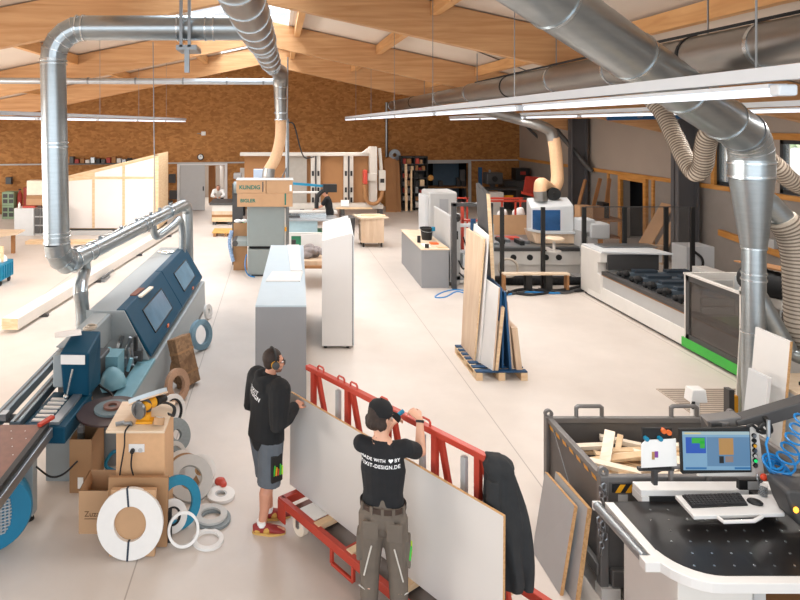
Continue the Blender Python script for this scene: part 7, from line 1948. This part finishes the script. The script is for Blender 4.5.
# two workers far back
J3 = dict(pelvis=(0, -.12, .86), chest=(0, .12, 1.06), neck=(0, .27, 1.17), head=(0, .34, 1.28),
          shR=(.19, .22, 1.14), shL=(-.19, .22, 1.14), elR=(.26, .36, .94), wrR=(.12, .52, .92), elL=(-.26, .36, .94), wrL=(-.12, .52, .92), hdR=(-.4, .8, -.1), hdL=(.4, .8, -.1),
          hipR=(.09, -.12, .84), hipL=(-.09, -.12, .84), kneeR=(.1, -.02, .46), kneeL=(-.1, -.02, .46), ankR=(.1, -.1, .09), ankL=(-.1, -.1, .09), toeR=(.12, .06, .03), toeL=(-.12, .06, .03))
person('person', 'worker in white shirt bending over the covered stack at the far doorway', (-2.55, 26.75, 0), PI, J3, (0, .35),
    dict(top=m_whitecloth, top_name='shirt', sleeve='long', hem=-.02, legs=m_blacktrousers, leg_name='trousers'), voxel=.014)
J4 = dict(pelvis=(0, 0, .97), chest=(.0, .06, 1.28), neck=(0, .11, 1.50), head=(0, .17, 1.65),
          shR=(.19, .10, 1.43), shL=(-.19, .10, 1.43), elR=(.24, .25, 1.2), wrR=(.16, .45, 1.10), elL=(-.24, .25, 1.2), wrL=(-.12, .47, 1.10), hdR=(-.2, .8, -.3), hdL=(.2, .8, -.3),
          hipR=(.09, 0, .93), hipL=(-.09, 0, .93), kneeR=(.1, .0, .5), kneeL=(-.1, .03, .5), ankR=(.1, -.04, .09), ankL=(-.1, -.03, .09), toeR=(.12, .12, .03), toeL=(-.12, .12, .03))
person('person', 'worker in black tee shirt standing at the pale sliding table saw', (1.78, 21.25, 0), math.radians(75), J4, (0, -.35),
    dict(top=m_blackcloth2, top_name='tee_shirt', sleeve='short', hem=-.04, legs=m_blacktrousers, leg_name='trousers'), voxel=.014)
# ------------------------------------------------------------------ light
w = bpy.data.worlds.new('sky'); SC.world = w; w.use_nodes = True
bg = w.node_tree.nodes['Background']; bg.inputs[0].default_value = (.85, .93, 1, 1); bg.inputs[1].default_value = 1.0


def area(name, loc, rot, sx, sy, power, col=(1, 1, 1)):
    l = bpy.data.lights.new(name, 'AREA'); l.shape = 'RECTANGLE'; l.size = sx; l.size_y = sy; l.energy = power; l.color = col
    o = bpy.data.objects.new(name, l); COL.objects.link(o); o.location = loc; o.rotation_euler = rot
    return o
# daylight from the ridge skylight and from the window band of the left wall
area('skylight_daylight', ((SX0+SX1)/2, (SY0+SY1)/2, 8.6), (0, 0, 0), SX1-SX0, SY1-SY0, 1700, (.82, .91, 1))
for y, pw in ((6.5, 820), (13.5, 560), (20.5, 230), (27.3, 90)):
    area('left_window_daylight', (XL-.4, y, 2.0), (0, -PI/2, 0), 2.7, 5.6, pw, (1, .945, .88))
area('front_fill_light', (-2, -4.5, 3.2), (PI/2, 0, 0), 20, 5.5, 680, (.88, .94, 1))  # unseen fill light added behind the camera to brighten the foreground
area('yard_fill_light', (XR+1.5, 16, 4.5), (0, -PI/2+.3, 0), 4, 16, 5000, (.97, .98, 1))  # added light facing outwards, brightens hedge and board behind the windows
area('side_room_lamp', ((d1x0+d1x1)/2, YB+2.2, 2.95), (0, 0, 0), 2, .3, 130, (1, .98, .95))
for (p, q, n) in LAMP_LIGHTS:
    for k in range(n):
        c = p+(q-p)*((k+.5)/n)
        ln = (q-p).length/n*.92
        area('strip_lamp_light', (c.x, c.y, c.z-.13), (0, 0, math.atan2(q.y-p.y, q.x-p.x)), ln, .06, 75, (1, .96, .92))

# ------------------------------------------------------------------ camera
cam = bpy.data.cameras.new('camera'); co = bpy.data.objects.new('camera', cam); COL.objects.link(co)
co.location = (0, 0, CH); co.rotation_euler = (PI/2, 0, 0)
cam.sensor_width = 36; cam.lens = FOC*36/800
cam.shift_x = (400-PX)/800; cam.shift_y = -(300-PY)/800
cam.clip_end = 200
SC.camera = co
SC.view_settings.view_transform = 'Standard'; SC.view_settings.look = 'None'; SC.view_settings.gamma = 1; SC.view_settings.use_curve_mapping = False
SC.view_settings.exposure = .1
SC.cycles.max_bounces = 7; SC.cycles.diffuse_bounces = 4; SC.cycles.glossy_bounces = 3; SC.cycles.transparent_max_bounces = 8
SC.cycles.use_denoising = True
SC.cycles.sample_clamp_indirect = 6
